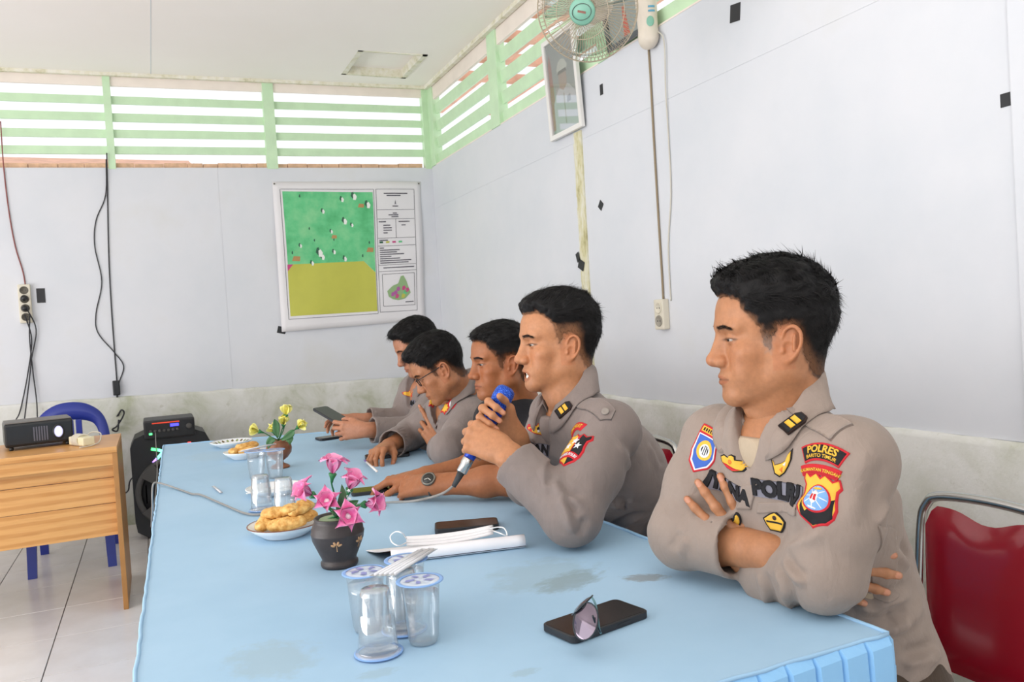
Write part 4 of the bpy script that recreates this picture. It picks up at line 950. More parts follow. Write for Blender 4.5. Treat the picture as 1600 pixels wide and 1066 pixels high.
# ---------------------------------------------------------------- hands and arms (world axes)
def hand_prims(P, wrist, d, nb, side, flex, spread=None, thumb=None, sc=1.0, nails=None, elbow=None, rw=.027):
    """wrist point, d along the hand, nb out of the back of the hand, side = +1 when the thumb lies towards nb x d, else -1.
    flex: 4 fingers (index..little) x 3 bend angles; thumb: (abduct, (a,b) bends, oppose)"""
    d = unit(d); nb = unit(np.asarray(nb) - d * np.dot(nb, d)); sd = np.cross(nb, d) * side          # towards the thumb
    W = np.asarray(wrist, float); tips = []
    offs = [(.026, .090), (.0065, .094), (-.013, .089), (-.031, .080)]
    lens = [(.043, .026, .021), (.047, .030, .022), (.044, .028, .022), (.035, .021, .019)]
    rads = [(.0098, .0086, .0076, .0064), (.0100, .0088, .0077, .0065), (.0095, .0083, .0073, .0062), (.0084, .0073, .0065, .0056)]
    sp = spread or (7, 1, -5, -12)
    P.ecap(W - d * .012, W + d * .035, nb, (rw, .019), (.034, .0155), .012)
    for i, (a, b) in enumerate(offs):
        kn = W + (sd * a + d * b) * sc - nb * (.001 + .0035 * abs(i - 1) * .6)
        P.cap(W + d * .02 + sd * a * .62, kn, .0135, .0115 - .0008 * (i == 3), .011)
        P.ell(kn + nb * .0035, .0085, .006)
        th = 0; p = kn; ang = R(sp[i]); dd = unit(d * math.cos(ang) + sd * math.sin(ang)); mm = nb
        for j in range(3):
            a_ = R(flex[i][j]); dd2 = unit(dd * math.cos(a_) - mm * math.sin(a_)); mm = unit(mm * math.cos(a_) + dd * math.sin(a_)); dd = dd2
            q = p + dd * lens[i][j] * sc
            P.cap(p, q, rads[i][j] * sc, rads[i][j + 1] * sc, .0035)
            if j < 2: P.ell(q + mm * .0012, rads[i][j + 1] * 1.04 * sc, .003)
            if j == 2 and nails is not None: nails.append((q - dd * .004 + mm * rads[i][3] * .7, dd, mm))
            p = q
        tips.append(p)
    ab, bends, opp = thumb or (35, (15, 20), 25)
    a_ = R(ab); o_ = R(opp)
    base = W + d * .020 + sd * .020 - nb * .006
    td = unit(d * math.cos(a_) + (sd * math.cos(o_) - nb * math.sin(o_)) * math.sin(a_))
    tm = unit(np.cross(td, unit(np.cross(nb * math.cos(o_) + sd * math.sin(o_), td))) * -1)
    tm = unit(nb * math.cos(o_) + sd * math.sin(o_) - td * np.dot(nb * math.cos(o_) + sd * math.sin(o_), td))
    cv = unit(np.cross(td, tm)) * 1.0
    bend_to = unit(-sd * .55 - nb * .45 + d * .3); bend_to = unit(bend_to - td * np.dot(bend_to, td))
    p = base; q = p + td * .043 * sc; P.cap(p, q, .0165, .0118, .012); P.cap(W + d * .03 + sd * .012 - nb * .006, q, .014, .011, .012)
    for j, L in enumerate((.032, .026)):
        b_ = R(bends[j]); td = unit(td * math.cos(b_) + bend_to * math.sin(b_)); bend_to = unit(bend_to - td * np.dot(bend_to, td))
        p = q; q = p + td * L * sc; P.cap(p, q, (.0108, .0096)[j] * sc, (.0096, .0078)[j] * sc, .004)
    if nails is not None: nails.append((q - td * .005 - bend_to * .0068, td, -bend_to))
    tips.append(q)
    if elbow is not None:
        E = np.asarray(elbow, float); ax = unit(W - E); L = np.linalg.norm(W - E)
        P.ecap(E + ax * L * .30, W - ax * .035, nb, (.041, .037), (.030, .024), .02)
        P.ecap(W - ax * .05, W, nb, (.029, .022), (rw, .0195), .015)
        P.ecap(E, E + ax * L * .32, nb, (.040, .040), (.043, .039), .02)
        P.ell(W - ax * .012 + nb * .012 - sd * .016, .009, .012)                # wrist bone
    return tips
def skin_colours(v, skin, nails, seed=0):
    C = np.array(skin); col = np.tile(C, (len(v), 1)) * (1 + .05 * vnoise(v, 60, 11 + seed) + .04 * vnoise(v, 160, 12 + seed))[:, None]
    for c, dd, mm in nails:
        q = v - c; a = q @ dd; b = q @ mm; s_ = np.linalg.norm(q - np.outer(a, dd) - np.outer(b, mm), axis=1)
        w = ((a / .0062) ** 2 + (s_ / .0052) ** 2 < 1) & (b > -.0015) & (b < .006); col[w] = C * np.array([1.10, 1.02, 1.0]) * .75 + np.array([.62, .36, .30]) * .4
    for c, dd, mm in nails:                    # redder fingertips
        w = np.exp(-(np.linalg.norm(v - c, axis=1) / .012) ** 2)[:, None] * .25; col = col * (1 - w) + C * np.array([1.05, .85, .82]) * w
    return np.clip(col, 0, 1)
def join_arrays(parts):
    vs, fs, cs, o = [], [], [], 0
    for v, f, c in parts: vs.append(v); fs.append(f + o); cs.append(c); o += len(v)
    return np.concatenate(vs), np.concatenate(fs), np.concatenate(cs)

def teeth_mb(rot, org, s, upper=True):
    ml = .0915 + s.get('lips', 0); op_ = s['open']; mz = -.0755; mb = MB()
    n = 10
    for k in range(n):
        u0, u1 = (k + .04) / n * 2 - 1, (k + .96) / n * 2 - 1
        def pt(u, z, d=0): return (u * .0245, ml - .0034 - .0185 * u * u - d, z)
        z1, z0 = (mz + .004, mz - op_ * .52 + .0006) if upper else (mz - op_ * .55 - .0004, mz - op_ - .004)
        pts = [pt(u0, z0), pt(u1, z0), pt(u1, z1), pt(u0, z1)]; um = (u0 + u1) / 2
        mid = pt(um, (z0 + z1) / 2, -.0011); bk = [pt(u, z, .004) for u, z in ((u0, z0), (u1, z0), (u1, z1), (u0, z1))]
        vs = axes_world(rot, org, np.array(pts + [mid] + bk)); mb.add(vs, [(0, 1, 4), (1, 2, 4), (2, 3, 4), (3, 0, 4), (0, 5, 6, 1), (1, 6, 7, 2), (2, 7, 8, 3), (3, 8, 5, 0)], 0, False)
    return mb

# ---------------------------------------------------------------- clothes
def decal_mesh(mb, verts2, faces2, O, ux, uy, n, tree, height, mi=0, maxlen=.006, skirt=True, map2=None, base=None):
    """lays a flat shape (2-D triangles) on a surface along -n, with its own small thickness"""
    bm = bmesh.new(); vv = [bm.verts.new((p[0], p[1], 0)) for p in verts2]
    for f in faces2:
        try: bm.faces.new([vv[i] for i in f])
        except ValueError: pass
    bmesh.ops.triangulate(bm, faces=[f for f in bm.faces if len(f.verts) > 3])
    for _ in range(5):
        le = [e for e in bm.edges if e.calc_length() > maxlen]
        if not le: break
        bmesh.ops.subdivide_edges(bm, edges=le, cuts=1); bmesh.ops.triangulate(bm, faces=[f for f in bm.faces if len(f.verts) > 3])
    bm.verts.index_update(); bm.normal_update(); vs = []
    O, ux, uy, n = Vector(O), Vector(ux), Vector(uy), Vector(n)
    for v in bm.verts:
        u, w = (v.co.x, v.co.y) if map2 is None else map2(v.co.x, v.co.y)
        p = O + ux * u + uy * w
        if tree is not None:
            hit = tree.ray_cast(p + n * .07, -n, .16)
            if hit[0] is None: hit = tree.find_nearest(p)
            nn = hit[1] if hit[1].dot(n) > 0 else -hit[1]
            p = hit[0] + (nn * .6 + n * .4).normalized() * height
        else: p = p + n * height
        vs.append(p)
    fs = []
    for f in bm.faces:
        ids = [v.index for v in f.verts]; a, b, c = (vs[i] for i in ids)
        if (b - a).cross(c - a).dot(n) < 0: ids = ids[::-1]
        fs.append(tuple(ids))
    if skirt:
        m = {}; dn = height + .0015
        for e in bm.edges:
            if len(e.link_faces) == 1:
                i, j = e.verts[0].index, e.verts[1].index
                for q in (i, j):
                    if q not in m: m[q] = len(vs); vs.append(vs[q] - n * dn)
                fs.append((i, j, m[j], m[i]))
    bm.free(); mb.add(vs, fs, mi, True); return mb
def poly_tris(poly): return [(p[0], p[1]) for p in poly], [tuple(range(len(poly)))]
_txt = {}
def text_tris(s, size=1.0, bold=.0, shear=0, space=1.0):
    key = (s, bold, shear, space)
    if key not in _txt:
        cu = bpy.data.curves.new('lettering', 'FONT'); cu.body = s; cu.size = 1; cu.align_x = 'CENTER'; cu.align_y = 'CENTER'; cu.offset = bold; cu.shear = shear; cu.space_character = space; cu.resolution_u = 3
        ob = bpy.data.objects.new('lettering', cu); COL.objects.link(ob); dg = bpy.context.evaluated_depsgraph_get()
        me = bpy.data.meshes.new_from_object(ob.evaluated_get(dg)); _txt[key] = ([(v.co.x, v.co.y) for v in me.vertices], [tuple(p.vertices) for p in me.polygons])
        bpy.data.objects.remove(ob); bpy.data.curves.remove(cu); bpy.data.meshes.remove(me)
    v, f = _txt[key]; return [(x * size, y * size) for x, y in v], f
def xf2(vf, dx=0, dy=0, rot=0, sx=1, sy=1):
    c, s = math.cos(rot), math.sin(rot); return [((x * sx) * c - (y * sy) * s + dx, (x * sx) * s + (y * sy) * c + dy) for x, y in vf[0]], vf[1]
def arc_band(r0, r1, a0, a1, n=14):
    """closed outline of a curved band, angles in degrees from straight up, centre at the origin"""
    o = [(r1 * math.sin(R(a0 + (a1 - a0) * k / n)), r1 * math.cos(R(a0 + (a1 - a0) * k / n))) for k in range(n + 1)]
    i = [(r0 * math.sin(R(a0 + (a1 - a0) * k / n)), r0 * math.cos(R(a0 + (a1 - a0) * k / n))) for k in range(n, -1, -1)]
    return o + i
def arc_text(s, size, rad, bold=.02, space=1.0, sy=1.0):
    v, f = text_tris(s, size, bold, space=space); return [((rad + y * sy) * math.sin(x / rad), (rad + y * sy) * math.cos(x / rad)) for x, y in v], f
def shift(vf, dx, dy): return [(x + dx, y + dy) for x, y in vf[0]], vf[1]
def circle2(r, n=28, cx=0, cy=0, sx=1): return [(cx + r * sx * math.sin(2 * PI * k / n), cy + r * math.cos(2 * PI * k / n)) for k in range(n)]
def star2(r, cx=0, cy=0, n=5, inner=.42): return [(cx + (r if k % 2 == 0 else r * inner) * math.sin(PI * k / n), cy + (r if k % 2 == 0 else r * inner) * math.cos(PI * k / n)) for k in range(2 * n)]
def inset(poly, d):
    cx = sum(p[0] for p in poly) / len(poly); cy = sum(p[1] for p in poly) / len(poly); out = []
    n = len(poly)
    for i in range(n):
        a, b, c = (np.array(poly[(i + k) % n], float) for k in (-1, 0, 1)); e1 = unit(b - a); e2 = unit(c - b)
        nrm = np.array([-(e1 + e2)[1], (e1 + e2)[0]]); nrm = unit(nrm); 
        if nrm @ (np.array([cx, cy]) - b) < 0 and poly_area(poly) > 0: pass
        s_ = 1 if poly_area(poly) > 0 else -1
        out.append(tuple(b + nrm * d * s_))
    return out
def poly_area(p): return .5 * sum(p[i][0] * p[(i + 1) % len(p)][1] - p[(i + 1) % len(p)][0] * p[i][1] for i in range(len(p)))
m_red = mat('thread_red', '#c4202b', .8); m_gold = mat('thread_gold', '#e3b23a', .7); m_black = mat('thread_black', '#17161a', .85); m_white = mat('thread_white', '#e6e6ea', .8)
m_blue = mat('thread_blue', '#3c63b8', .8); m_sky = mat('thread_sky', '#79a7dc', .8); m_greyth = mat('thread_grey', '#7f7d88', .85); m_darkbrown = mat('thread_darkbrown', '#33201c', .7); m_orange = mat('thread_orange', '#e07b2a', .8)
PATCH = [m_red, m_gold, m_black, m_white, m_blue, m_sky, m_greyth, m_darkbrown, m_orange]
RED, GOLD, BLACK, WHITE, BLUE, SKY, GREY, BROWN, ORANGE = range(9)
def patch(name, layers, O, ux, uy, n, tree, root, label=None):
    """layers: (shape, colour index, height)"""
    mb = MB()
    for shp, ci, h in layers:
        vf = poly_tris(shp) if not isinstance(shp, tuple) else shp
        decal_mesh(mb, vf[0], vf[1], O, ux, uy, n, tree, h, ci)
    o = wpart(name, mb, PATCH, root)
    if label: o['label'] = label
    return o
def surf(tree, p, d):
    """where the ray from p along d meets the surface, with its outward normal"""
    hit = tree.ray_cast(Vector(p), Vector(d))
    if hit[0] is None: hit = tree.find_nearest(Vector(p))
    n = hit[1]; n = n if n.dot(Vector(d)) < 0 else -n
    return np.array(hit[0]), np.array(n)
def view_frame(tree, px, py, up=(0, 0, 1), tilt=0):
    """frame on the surface at a measured direction: origin, right, up, normal"""
    d = CAMR @ unit(np.array([px - 800., 533. - py, _f])); o, n = surf(tree, EYE, d)
    return local_frame(o, n, up, tilt)
def local_frame(o, n, up=(0, 0, 1), tilt=0):
    uy = np.asarray(up, float); uy = unit(uy - n * (uy @ n)); ux = np.cross(uy, n); c, s = math.cos(R(tilt)), math.sin(R(tilt))
    return o, ux * c + uy * s, uy * c - ux * s, n
def torso_prims(P, J):
    g = J.get; Pv, N, SL, SR = (np.asarray(J[k], float) for k in ('P', 'N', 'SL', 'SR'))
    C = (SL + SR) / 2; u = unit(SL - SR); up = unit(C - Pv); f = unit(np.cross(u, up)); L = np.linalg.norm(C - Pv); J['f'] = f; J['u'] = u; J['up'] = up; J['C'] = C
    w = g('wide', 1.0); dp = g('deep', 1.0)
    waist = Pv + up * L * .36 - f * g('hunch', .015); chest = Pv + up * L * .74 - f * g('hunch', .015) * .6
    P.ecap(Pv - V(0, 0, .20), Pv, f, (.172 * w, .124 * dp), (.172 * w, .122 * dp), .03)
    P.ecap(Pv, waist, f, (.172 * w, .122 * dp), (.158 * w, .116 * dp), .03)
    P.ecap(waist, chest, f, (.158 * w, .116 * dp), (.176 * w, .122 * dp), .03)
    P.ecap(chest, C - up * .035 + f * .0, f, (.174 * w, .120 * dp), (.150 * w, .092 * dp), .04)
    for S in (SL, SR):
        P.cap(N - up * .048, S - up * .006, .046, .051, .035); P.ell(S, g('delt', .060), .03)
    P.cap(N - up * .09, N - up * .055, .062, .058, .03)
    nu = unit(np.asarray(g('neck_up', up), float)); J['neck_up'] = nu
    J['_neckcut'] = (N + nu * (.050 + g('neck_cut', 0)), nu, .066, .055)
    return P
def sleeve_prims(P, S, E, W, end, r=(.073, .060, .050), hollow=True, cuff=.006, k=.02):
    """sleeve from shoulder over elbow to 'end' (share of the forearm; < 0 = short sleeve share of the upper arm)"""
    S, E, W = (np.asarray(q, float) for q in (S, E, W)); a1 = unit(E - S); a2 = unit(W - E); L2 = np.linalg.norm(W - E)
    P.cap(S, S + (E - S) * .5, r[0], (r[0] + r[1]) / 2 + .002, .03); P.cap(S + (E - S) * .5, E, (r[0] + r[1]) / 2 + .002, r[1], k)
    X = E + a2 * L2 * end; P.cap(E, X, r[1], r[2], k); P.cap(X - a2 * .055, X - a2 * .001, r[2] + cuff * .6, r[2] + cuff, .006)
    if hollow: P.cyl(X + a2 * .06, a2, r[2] + .05, .06, k=.001); P.cyl(X - a2 * .02, a2, r[2] + cuff - .0085, .045)
    # creases of the bent elbow
    b = unit(unit(S - E) + unit(W - E)); sd = unit(np.cross(a1, b)); rr = r[1]
    bend = 1 - max(0, float(a1 @ a2))
    for j, (t1, am) in enumerate(((-.055, .0055), (-.03, -.0050), (-.008, .0055), (.016, -.0050), (.042, .0055), (.07, -.0040), (.098, .0040))):
        c = E + (a1 * t1 if t1 < 0 else a2 * t1) + b * rr * .80; q = .8 if j % 2 else 1.0
        P.bump(c - sd * rr * q + (a1 if j % 2 else a2) * .012 - b * .022, c + sd * rr * q - b * .022, .010, am * min(1, bend * 1.6))
    for j in range(4):      # long drag folds on the outside
        t1 = (.18, .38, .60, .80)[j]; c = S + (E - S) * t1; ang = (2.2, -.6, 1.2, -1.8)[j]
        o1 = (sd * math.cos(ang) - b * math.sin(ang)) * (r[0] * .95); P.bump(c + o1 - a1 * .03, c + o1 * .9 + a1 * .06 + sd * .02, .014, (.004, -.004, .004, -.0035)[j])
    return X, a2
def torso_folds(P, J, seed=0, amp=1.0):
    r = random.Random(seed); C, f, u, up, Pv = J['C'], J['f'], J['u'], J['up'], np.asarray(J['P'], float); L = np.linalg.norm(C - Pv)
    for sx in (-1, 1):
        for k in range(3):      # from the armpit to the middle of the chest
            a = C + u * sx * .155 - up * (.07 + .03 * k) + f * .075; b = C + u * sx * (.05 + .02 * k) - up * (.17 + .055 * k) + f * .125
            P.bump(a, b, .013, .0045 * amp * (1 if k % 2 == 0 else -1))
        for k in range(5):      # crosswise at the waist and side
            h = L * (.08 + .085 * k) ; a = Pv + up * h + u * sx * .165 - f * .08; b = Pv + up * (h + r.uniform(-.03, .03)) + u * sx * .15 + f * .09
            P.bump(a, b, .014, .006 * amp * (1 if k % 2 else -1))
        for k in range(3):
            a = C + u * sx * .16 - up * (.10 + .05 * k) - f * .07; b = C + u * sx * .06 - up * (.2 + .05 * k) - f * .12; P.bump(a, b, .015, .004 * amp * (-1) ** k)
def cloth_noise(v, f, seed, a1=.0022, a2=.0010):
    n = vnormals(v, f); return v + n * (a1 * vnoise(v, 16, seed) + a2 * vnoise(v, 42, seed + 1))[:, None]
def collar(J, tree, m, root, r=(.064, .066), h=(.046, .016), leaf=.046, point=.075, open_=32, lean=0):
    """shirt collar: stand, fold and two leaves with points"""
    N = np.asarray(J['N'], float); a = unit(np.asarray(J.get('neck_up', J['up']), float)); f = unit(J['f'] - a * (J['f'] @ a)); l = np.cross(a, f); n = 44; rows = []
    g_off = J.get('collar_off', .010); l = J['u'] - a * (J['u'] @ a) - f * (J['u'] @ f); l = unit(l)
    for i in range(n + 1):
        t_ = -1 + 2 * i / n; ang = t_ * (180 - open_); th = R(ang)              # 0 = nape
        rad = -f * math.cos(th) * r[1] + l * math.sin(th) * r[0]; q = abs(t_)
        hh = h[0] + (h[1] - h[0]) * q ** 1.5
        lw = leaf + (point - leaf) * sm01(np.array([q]), .62, 1.0)[0]
        out = unit(rad); c = N + rad + a * g_off
        p0 = c - a * .012 + out * .002; p1 = c + a * hh - out * .002; p2 = c + a * (hh + .002) + out * .005; 
        fall = unit(-a * .75 + out * .80 + f * (.30 * q) - l * (np.sign(t_) * .25 * q))
        p3 = p2 + fall * lw * .5 + out * .003; p4 = p2 + fall * lw
        pts = [p0, p1, p2]
        for p, off in ((p3, .010), (p4, .0065)):
            hit = tree.find_nearest(Vector(p)); 
            if hit[0] is not None:
                nn = np.array(hit[1]); s = (p - np.array(hit[0])) @ nn
                if s < off: p = p + nn * (off - s)
                elif s > off * 2.2 and p is p4: p = p - nn * (s - off * 1.6)
            pts.append(p)
        rows.append(pts)
    A = np.array(rows)                                         # (n+1, 5, 3)
    fine = []
    for i in range(n + 1): fine.append([np.array(q) for q in spline([Vector(p) for p in A[i]], 3)])
    F = np.array(fine); nv = F.shape[1] - 1
    mb = MB(); mb.grid(lambda x, y: F[int(round(x * n)), int(round(y * nv))], n, nv, 0, True, .0022)
    o = wpart('collar', mb, m, root); J['collar_grid'] = F; return o
def crease(sv, sf, lines):
    """presses folds into a cloth surface; each line is (points on the surface, width, depth)"""
    n = vnormals(sv, sf); tree = bvh_of(sv, sf); out = np.zeros(len(sv))
    for pts, w, amp in lines:
        q = []
        for p in pts:
            if len(p) == 2:
                h = tree.ray_cast(Vector(EYE), Vector(CAMR @ unit(np.array([p[0] - 800., 533. - p[1], _f]))))
                if h[0] is None: continue
                q.append(h[0])
            else: q.append(tree.find_nearest(Vector(p))[0])
        if len(q) < 2: continue
        S = np.array([np.array(x) for x in spline(q, 8)]); lo = S.min(0) - 3.2 * w; hi = S.max(0) + 3.2 * w
        idx = np.where(((sv > lo) & (sv < hi)).all(1))[0]
        if not len(idx): continue
        P_ = sv[idx]; best = np.full(len(idx), 9e9); lat = np.zeros(len(idx)); tt = np.zeros(len(idx)); m = len(S) - 1
        for i in range(m):
            a, b = S[i], S[i + 1]; e = b - a; L2 = e @ e + 1e-12; t_ = np.clip((P_ - a) @ e / L2, 0, 1); dv = P_ - (a + t_[:, None] * e); d = np.linalg.norm(dv, axis=1)
            u = d < best; best[u] = d[u]; sgn = np.sign((np.cross(n[idx], e) * dv).sum(1)); lat[u] = (sgn * d)[u]; tt[u] = ((i + t_) / m)[u]
        taper = np.clip(np.minimum(tt, 1 - tt) / .28, 0.0, 1); taper = taper * taper * (3 - 2 * taper)
        out[idx] += 1.35 * amp * taper * (np.exp(-(lat / w) ** 2) - .85 * np.exp(-((lat - 1.7 * w) / w) ** 2))
    return sv + n * out[:, None]
def bvh_obj(o):
    me = o.data; w = root_world(o); return BVHTree.FromPolygons([v.co + w for v in me.vertices], [tuple(p.vertices) for p in me.polygons])
m_shirt1 = fabric_mat('uniform_cloth', '#97887e'); m_shirt2 = fabric_mat('uniform_cloth_grey', '#857974'); m_tee = fabric_mat('undershirt_cloth', '#b7a58e')
m_trouser = fabric_mat('trouser_cloth', '#4a3d33'); m_shoe = mat('black_leather', '#141312', .3); m_seam = mat('seam_shadow', '#6a5d57', .9)
m_brow = mat('brow_hair', '#17100d', .7); m_button = mat('button_horn', '#8f867e', .4); m_undies = fabric_mat('black_cloth', '#17161a')
NONE = (np.zeros((0, 3)), np.zeros((0, 4), int), np.zeros((0, 3)))
def person(J, label):
    """whole figure: one body mesh with clothes, hair and eyes as its parts; returns root and the shirt's surface"""
    for k in ('P', 'N', 'SL', 'SR', 'EL', 'ER', 'WL', 'WR'): J[k] = np.asarray(J[k], float)
    hd = J['head']; rot = frame(*hd['turn']); org = np.asarray(hd['at'], float); s = hd['style']; J['rot'] = rot; J['org'] = org
    s['neck'] = tuple(rot.T @ (J['N'] - org) / hd.get('scale', 1.0) + np.array([0, -.004, -.012]))
    hs_ = hd.get('scale', 1.0); rot = rot * hs_; J['rot'] = rot; H = make_head(s); hv = axes_world(rot, org, H['v'])
    TP = Prims(); torso_prims(TP, J); f, u, up = J['f'], J['u'], J['up']
    fk = H['f'][(((hv - J['N']) @ J['neck_up'] > -.030) & (hv[:, 2] > J['N'][2] - .062))[H['f']].all(1)]; us = np.unique(fk); rm = np.zeros(len(hv), int); rm[us] = np.arange(len(us))
    parts = [(hv[us], rm[fk][:, ::-1], H['col'][us])]
    # inner body: trunk, upper arms, legs
    B = Prims(); B.ecap(J['P'], J['C'] - up * .06, f, (.13, .085), (.135, .085), .03); B.cap(J['SL'], J['SR'], .045, .045, .03)
    B.cap(J['N'] - up * .05, J['N'] + up * .01, .05, .05, .03)
    hf = unit(V(f[0], f[1], 0)); hl = unit(V(u[0], u[1], 0)); J['hf'] = hf; legs = []
    for sx in (-1, 1):
        hip = J['P'] + hl * sx * .085 - V(0, 0, .02); knee = hip + hf * J.get('thigh', .40) + hl * sx * .03; knee[2] = .50
        ank = knee - hf * J.get('tuck', .02); ank[2] = .10; legs.append((hip, knee, ank))
        B.cap(hip, knee, .065, .05, .03).cap(knee, ank, .046, .035, .02).cap(ank + V(0, 0, -.04), ank + hf * .13 + V(0, 0, -.06), .03, .025, .02)
    for S, E in ((J['SL'], J['EL']), (J['SR'], J['ER'])): B.cap(S, E, .046, .041, .02)
    bv, bf = sdf_mesh(B, .013, relax=2); parts.append((bv, bf, np.tile(np.array(s['skin']), (len(bv), 1))))
    for side_, hk in ((-1, 'handL'), (1, 'handR')):
        hs = J.get(hk)
        if not hs: continue
        S, E, W = (J[q + ('L' if side_ < 0 else 'R')] for q in 'SEW')
        A = Prims(); nails = []; J[hk + '_tips'] = hand_prims(A, W, hs['d'], hs['nb'], side_, hs['flex'], hs.get('spread'), hs.get('thumb'), hs.get('sc', 1.0), nails, E)
        if J.get('short'): A.cap(E + (S - E) * .5, E, .052, .043, .02)
        av, af = sdf_mesh(A, hs.get('h', .0023), relax=1); parts.append((av, af, skin_colours(av, s['skin'] * np.array(hs.get('tint', (1, 1, 1))), nails)))
    v_, f_, c_ = join_arrays(parts)
    base = (J['P'][0], J['P'][1], 0)
    root = np_obj('person', v_, f_, m_skin, col=c_, origin=base); tag(root, label, 'person', None)
    wv, wf, wc = hair_mesh(H, s); np_obj('hair', axes_world(rot, org, wv), wf[:, ::-1], m_hair, root, col=wc)
    bw, bfa = brow_mesh(H, s)
    for sel in (bw[bfa[:, 0], 0] < 0, bw[bfa[:, 0], 0] >= 0):
        ff = bfa[sel]; idx = np.unique(ff); rm = np.zeros(len(bw), int); rm[idx] = np.arange(len(idx)); np_obj('eyebrow', axes_world(rot, org, bw[idx]), rm[ff], m_brow, root)['kind'] = 'stuff'
    gz = hd.get('gaze', (0, 1, -.05))
    for sx in (-1, 1): wpart('eye', eye_mb(rot, org, (sx * .0325, .0690, -.004), rot @ unit(gz), .0123 * hs_), [m_sclera, m_iris, m_pupil], root)
    if s.get('open'):
        for up_ in (True, False): wpart('teeth', teeth_mb(rot, org, s, up_), m_tooth, root)
    # shirt
    Pm = Prims(); r_ = J.get('sleeve_r', (.073, .060, .050))
    for q in J.get('order', 'RL'):
        S, E, W = J['S' + q], J['E' + q], J['W' + q]
        if J.get('short'):
            a1 = unit(E - S); X = S + (E - S) * .62; Pm.cap(S, X, r_[0], r_[1] + .004, .03); Pm.cyl(X + a1 * .06, a1, .12, .06); Pm.cyl(X - a1 * .02, a1, r_[1] - .006, .03)
        else: sleeve_prims(Pm, S, E, W, J.get('end' + q, .8), r_, J.get('hollow' + q, True), cuff=J.get('cuff' + q, .006))
    Pm.p += TP.p; torso_folds(Pm, J, J.get('seed', 1), J.get('fold', 1.0))
    for b_ in J.get('bumps', []): Pm.bump(*b_)
    nc = J['_neckcut']; Pm.cyl(*nc); N_ = J['N']
    if J.get('vee', 1):
        vd = J.get('vdepth', .085); Pm.cap(N_ + J['neck_up'] * .03 + f * .045, N_ - up * vd + f * .115, .046, .010, .004, op='-'); Pm.cap(N_ + J['neck_up'] * .05 + f * .085, N_ - up * vd * .7 + f * .15, .050, .016, .004, op='-')
        Q = Prims(); Q.ecap(J['C'] - up * .22, J['C'] - up * .045, f, (.145, .098), (.120, .070), .03).cap(N_ - up * .13 + f * .052, N_ - up * .045 + f * .048, .066, .066, .02); Q.cyl(N_ + V(0, 0, .06 - J.get('tee_low', .040)), V(0, 0, 1), .2, .06); 
        qv, qf = sdf_mesh(Q, .006); np_obj('undershirt', qv, qf, J.get('tee', m_tee), root)
    Pm.cutplane(V(0, 0, .405), V(0, 0, -1))
    sv, sf = sdf_mesh(Pm, J.get('sh', .0048), relax=1); sv = cloth_noise(sv, sf, J.get('seed', 1)); sv = crease(sv, sf, J.get('creases', []))
    shirt = np_obj('shirt', sv, sf, J.get('cloth', m_shirt1), root); tree = bvh_of(sv, sf)
    # trousers and shoes
    T = Prims(); T.ecap(J['P'] + up * .02, J['P'] - V(0, 0, .05), f, (.145, .10), (.15, .105), .03)
    for hip, knee, ank in legs: T.cap(hip, knee, .088, .066, .03).cap(knee, ank, .064, .050, .02)
    tv, tf = sdf_mesh(T, .009, relax=1); np_obj('trousers', tv, tf, J.get('trouser', m_trouser), root)
    for hip, knee, ank in legs:
        q = Prims(); q.ecap(ank + V(0, 0, -.055) - hf * .03, ank + hf * .17 + V(0, 0, -.07), V(0, 0, 1), (.042, .042), (.038, .026), .02).cap(ank, ank + V(0, 0, -.05), .045, .045, .02); q.cutplane(V(0, 0, .0015), V(0, 0, -1))
        av, af = sdf_mesh(q, .008); np_obj('shoe', av, af, m_shoe, root)
    return root, tree, H
def strap_line(name, pts, rad, m, root, tree=None, off=.0):
    if tree is not None:
        q = []
        for p in pts:
            h = tree.find_nearest(Vector(p)); q.append(h[0] + h[1] * off)
        pts = q
    return wpart(name, MB().tube(pts, rad, 5), m, root)
def seam_ring(S, E, r, tree, root, f, t=.10):
    """armhole seam"""
    a = unit(E - S); b = unit(f - a * (f @ a)); c = np.cross(a, b); pts = []
    for k in range(0, 25):
        q = 2 * PI * k / 24; d = b * math.cos(q) + c * math.sin(q); o = S + a * (t - .5) * .1
        h = tree.ray_cast(Vector(o + d * .16), Vector(-d), .2)
        if h[0] is None: continue
        if (np.array(h[0]) - o) @ d < r * 1.5: pts.append(h[0] + Vector(d) * .0002)
    return pts
def shoulder_strap(J, tree, root, m, sx, L=.115, button_at_neck=True):
    S = J['SL'] if sx > 0 else J['SR']; N = J['N']; up = J['up']; o0 = N + (S - N) * .42 + up * .0; d = unit(S - N); d = unit(d - up * (d @ up) * .3)
    p, n = surf(tree, N + (S - N) * .40 + up * .12, -up); o, ux, uy, n = p, None, None, n
    uy = unit((S - N) - n * ((S - N) @ n)); ux = np.cross(uy, n)
    w = .021; poly = [(-w, L), (-w, .012), (-.012, 0), (.012, 0), (w, .012), (w, L)] if button_at_neck else [(-w, 0), (w, 0), (w, L - .012), (.0, L), (-w, L - .012)]
    mb = MB(); vf = poly_tris(poly); decal_mesh(mb, vf[0], vf[1], o, ux, uy, n, tree, .0035, 0, .010); e = wpart('shoulder_strap', mb, m, root)
    q = o + uy * (.016 if button_at_neck else L - .02); bp, bn = surf(tree, q + n * .08, -n)
    mt = Matrix.Translation(Vector(bp + bn * .0035)) @ Vector(bn).to_track_quat('Z', 'Y').to_matrix().to_4x4()
    wpart('button', MB().lathe([(.0001, .0035), (.004, .0036), (.0062, .0042), (.0085, .0036), (.009, .002), (.009, 0)][::-1], 20, 0, mt), m_button, root)
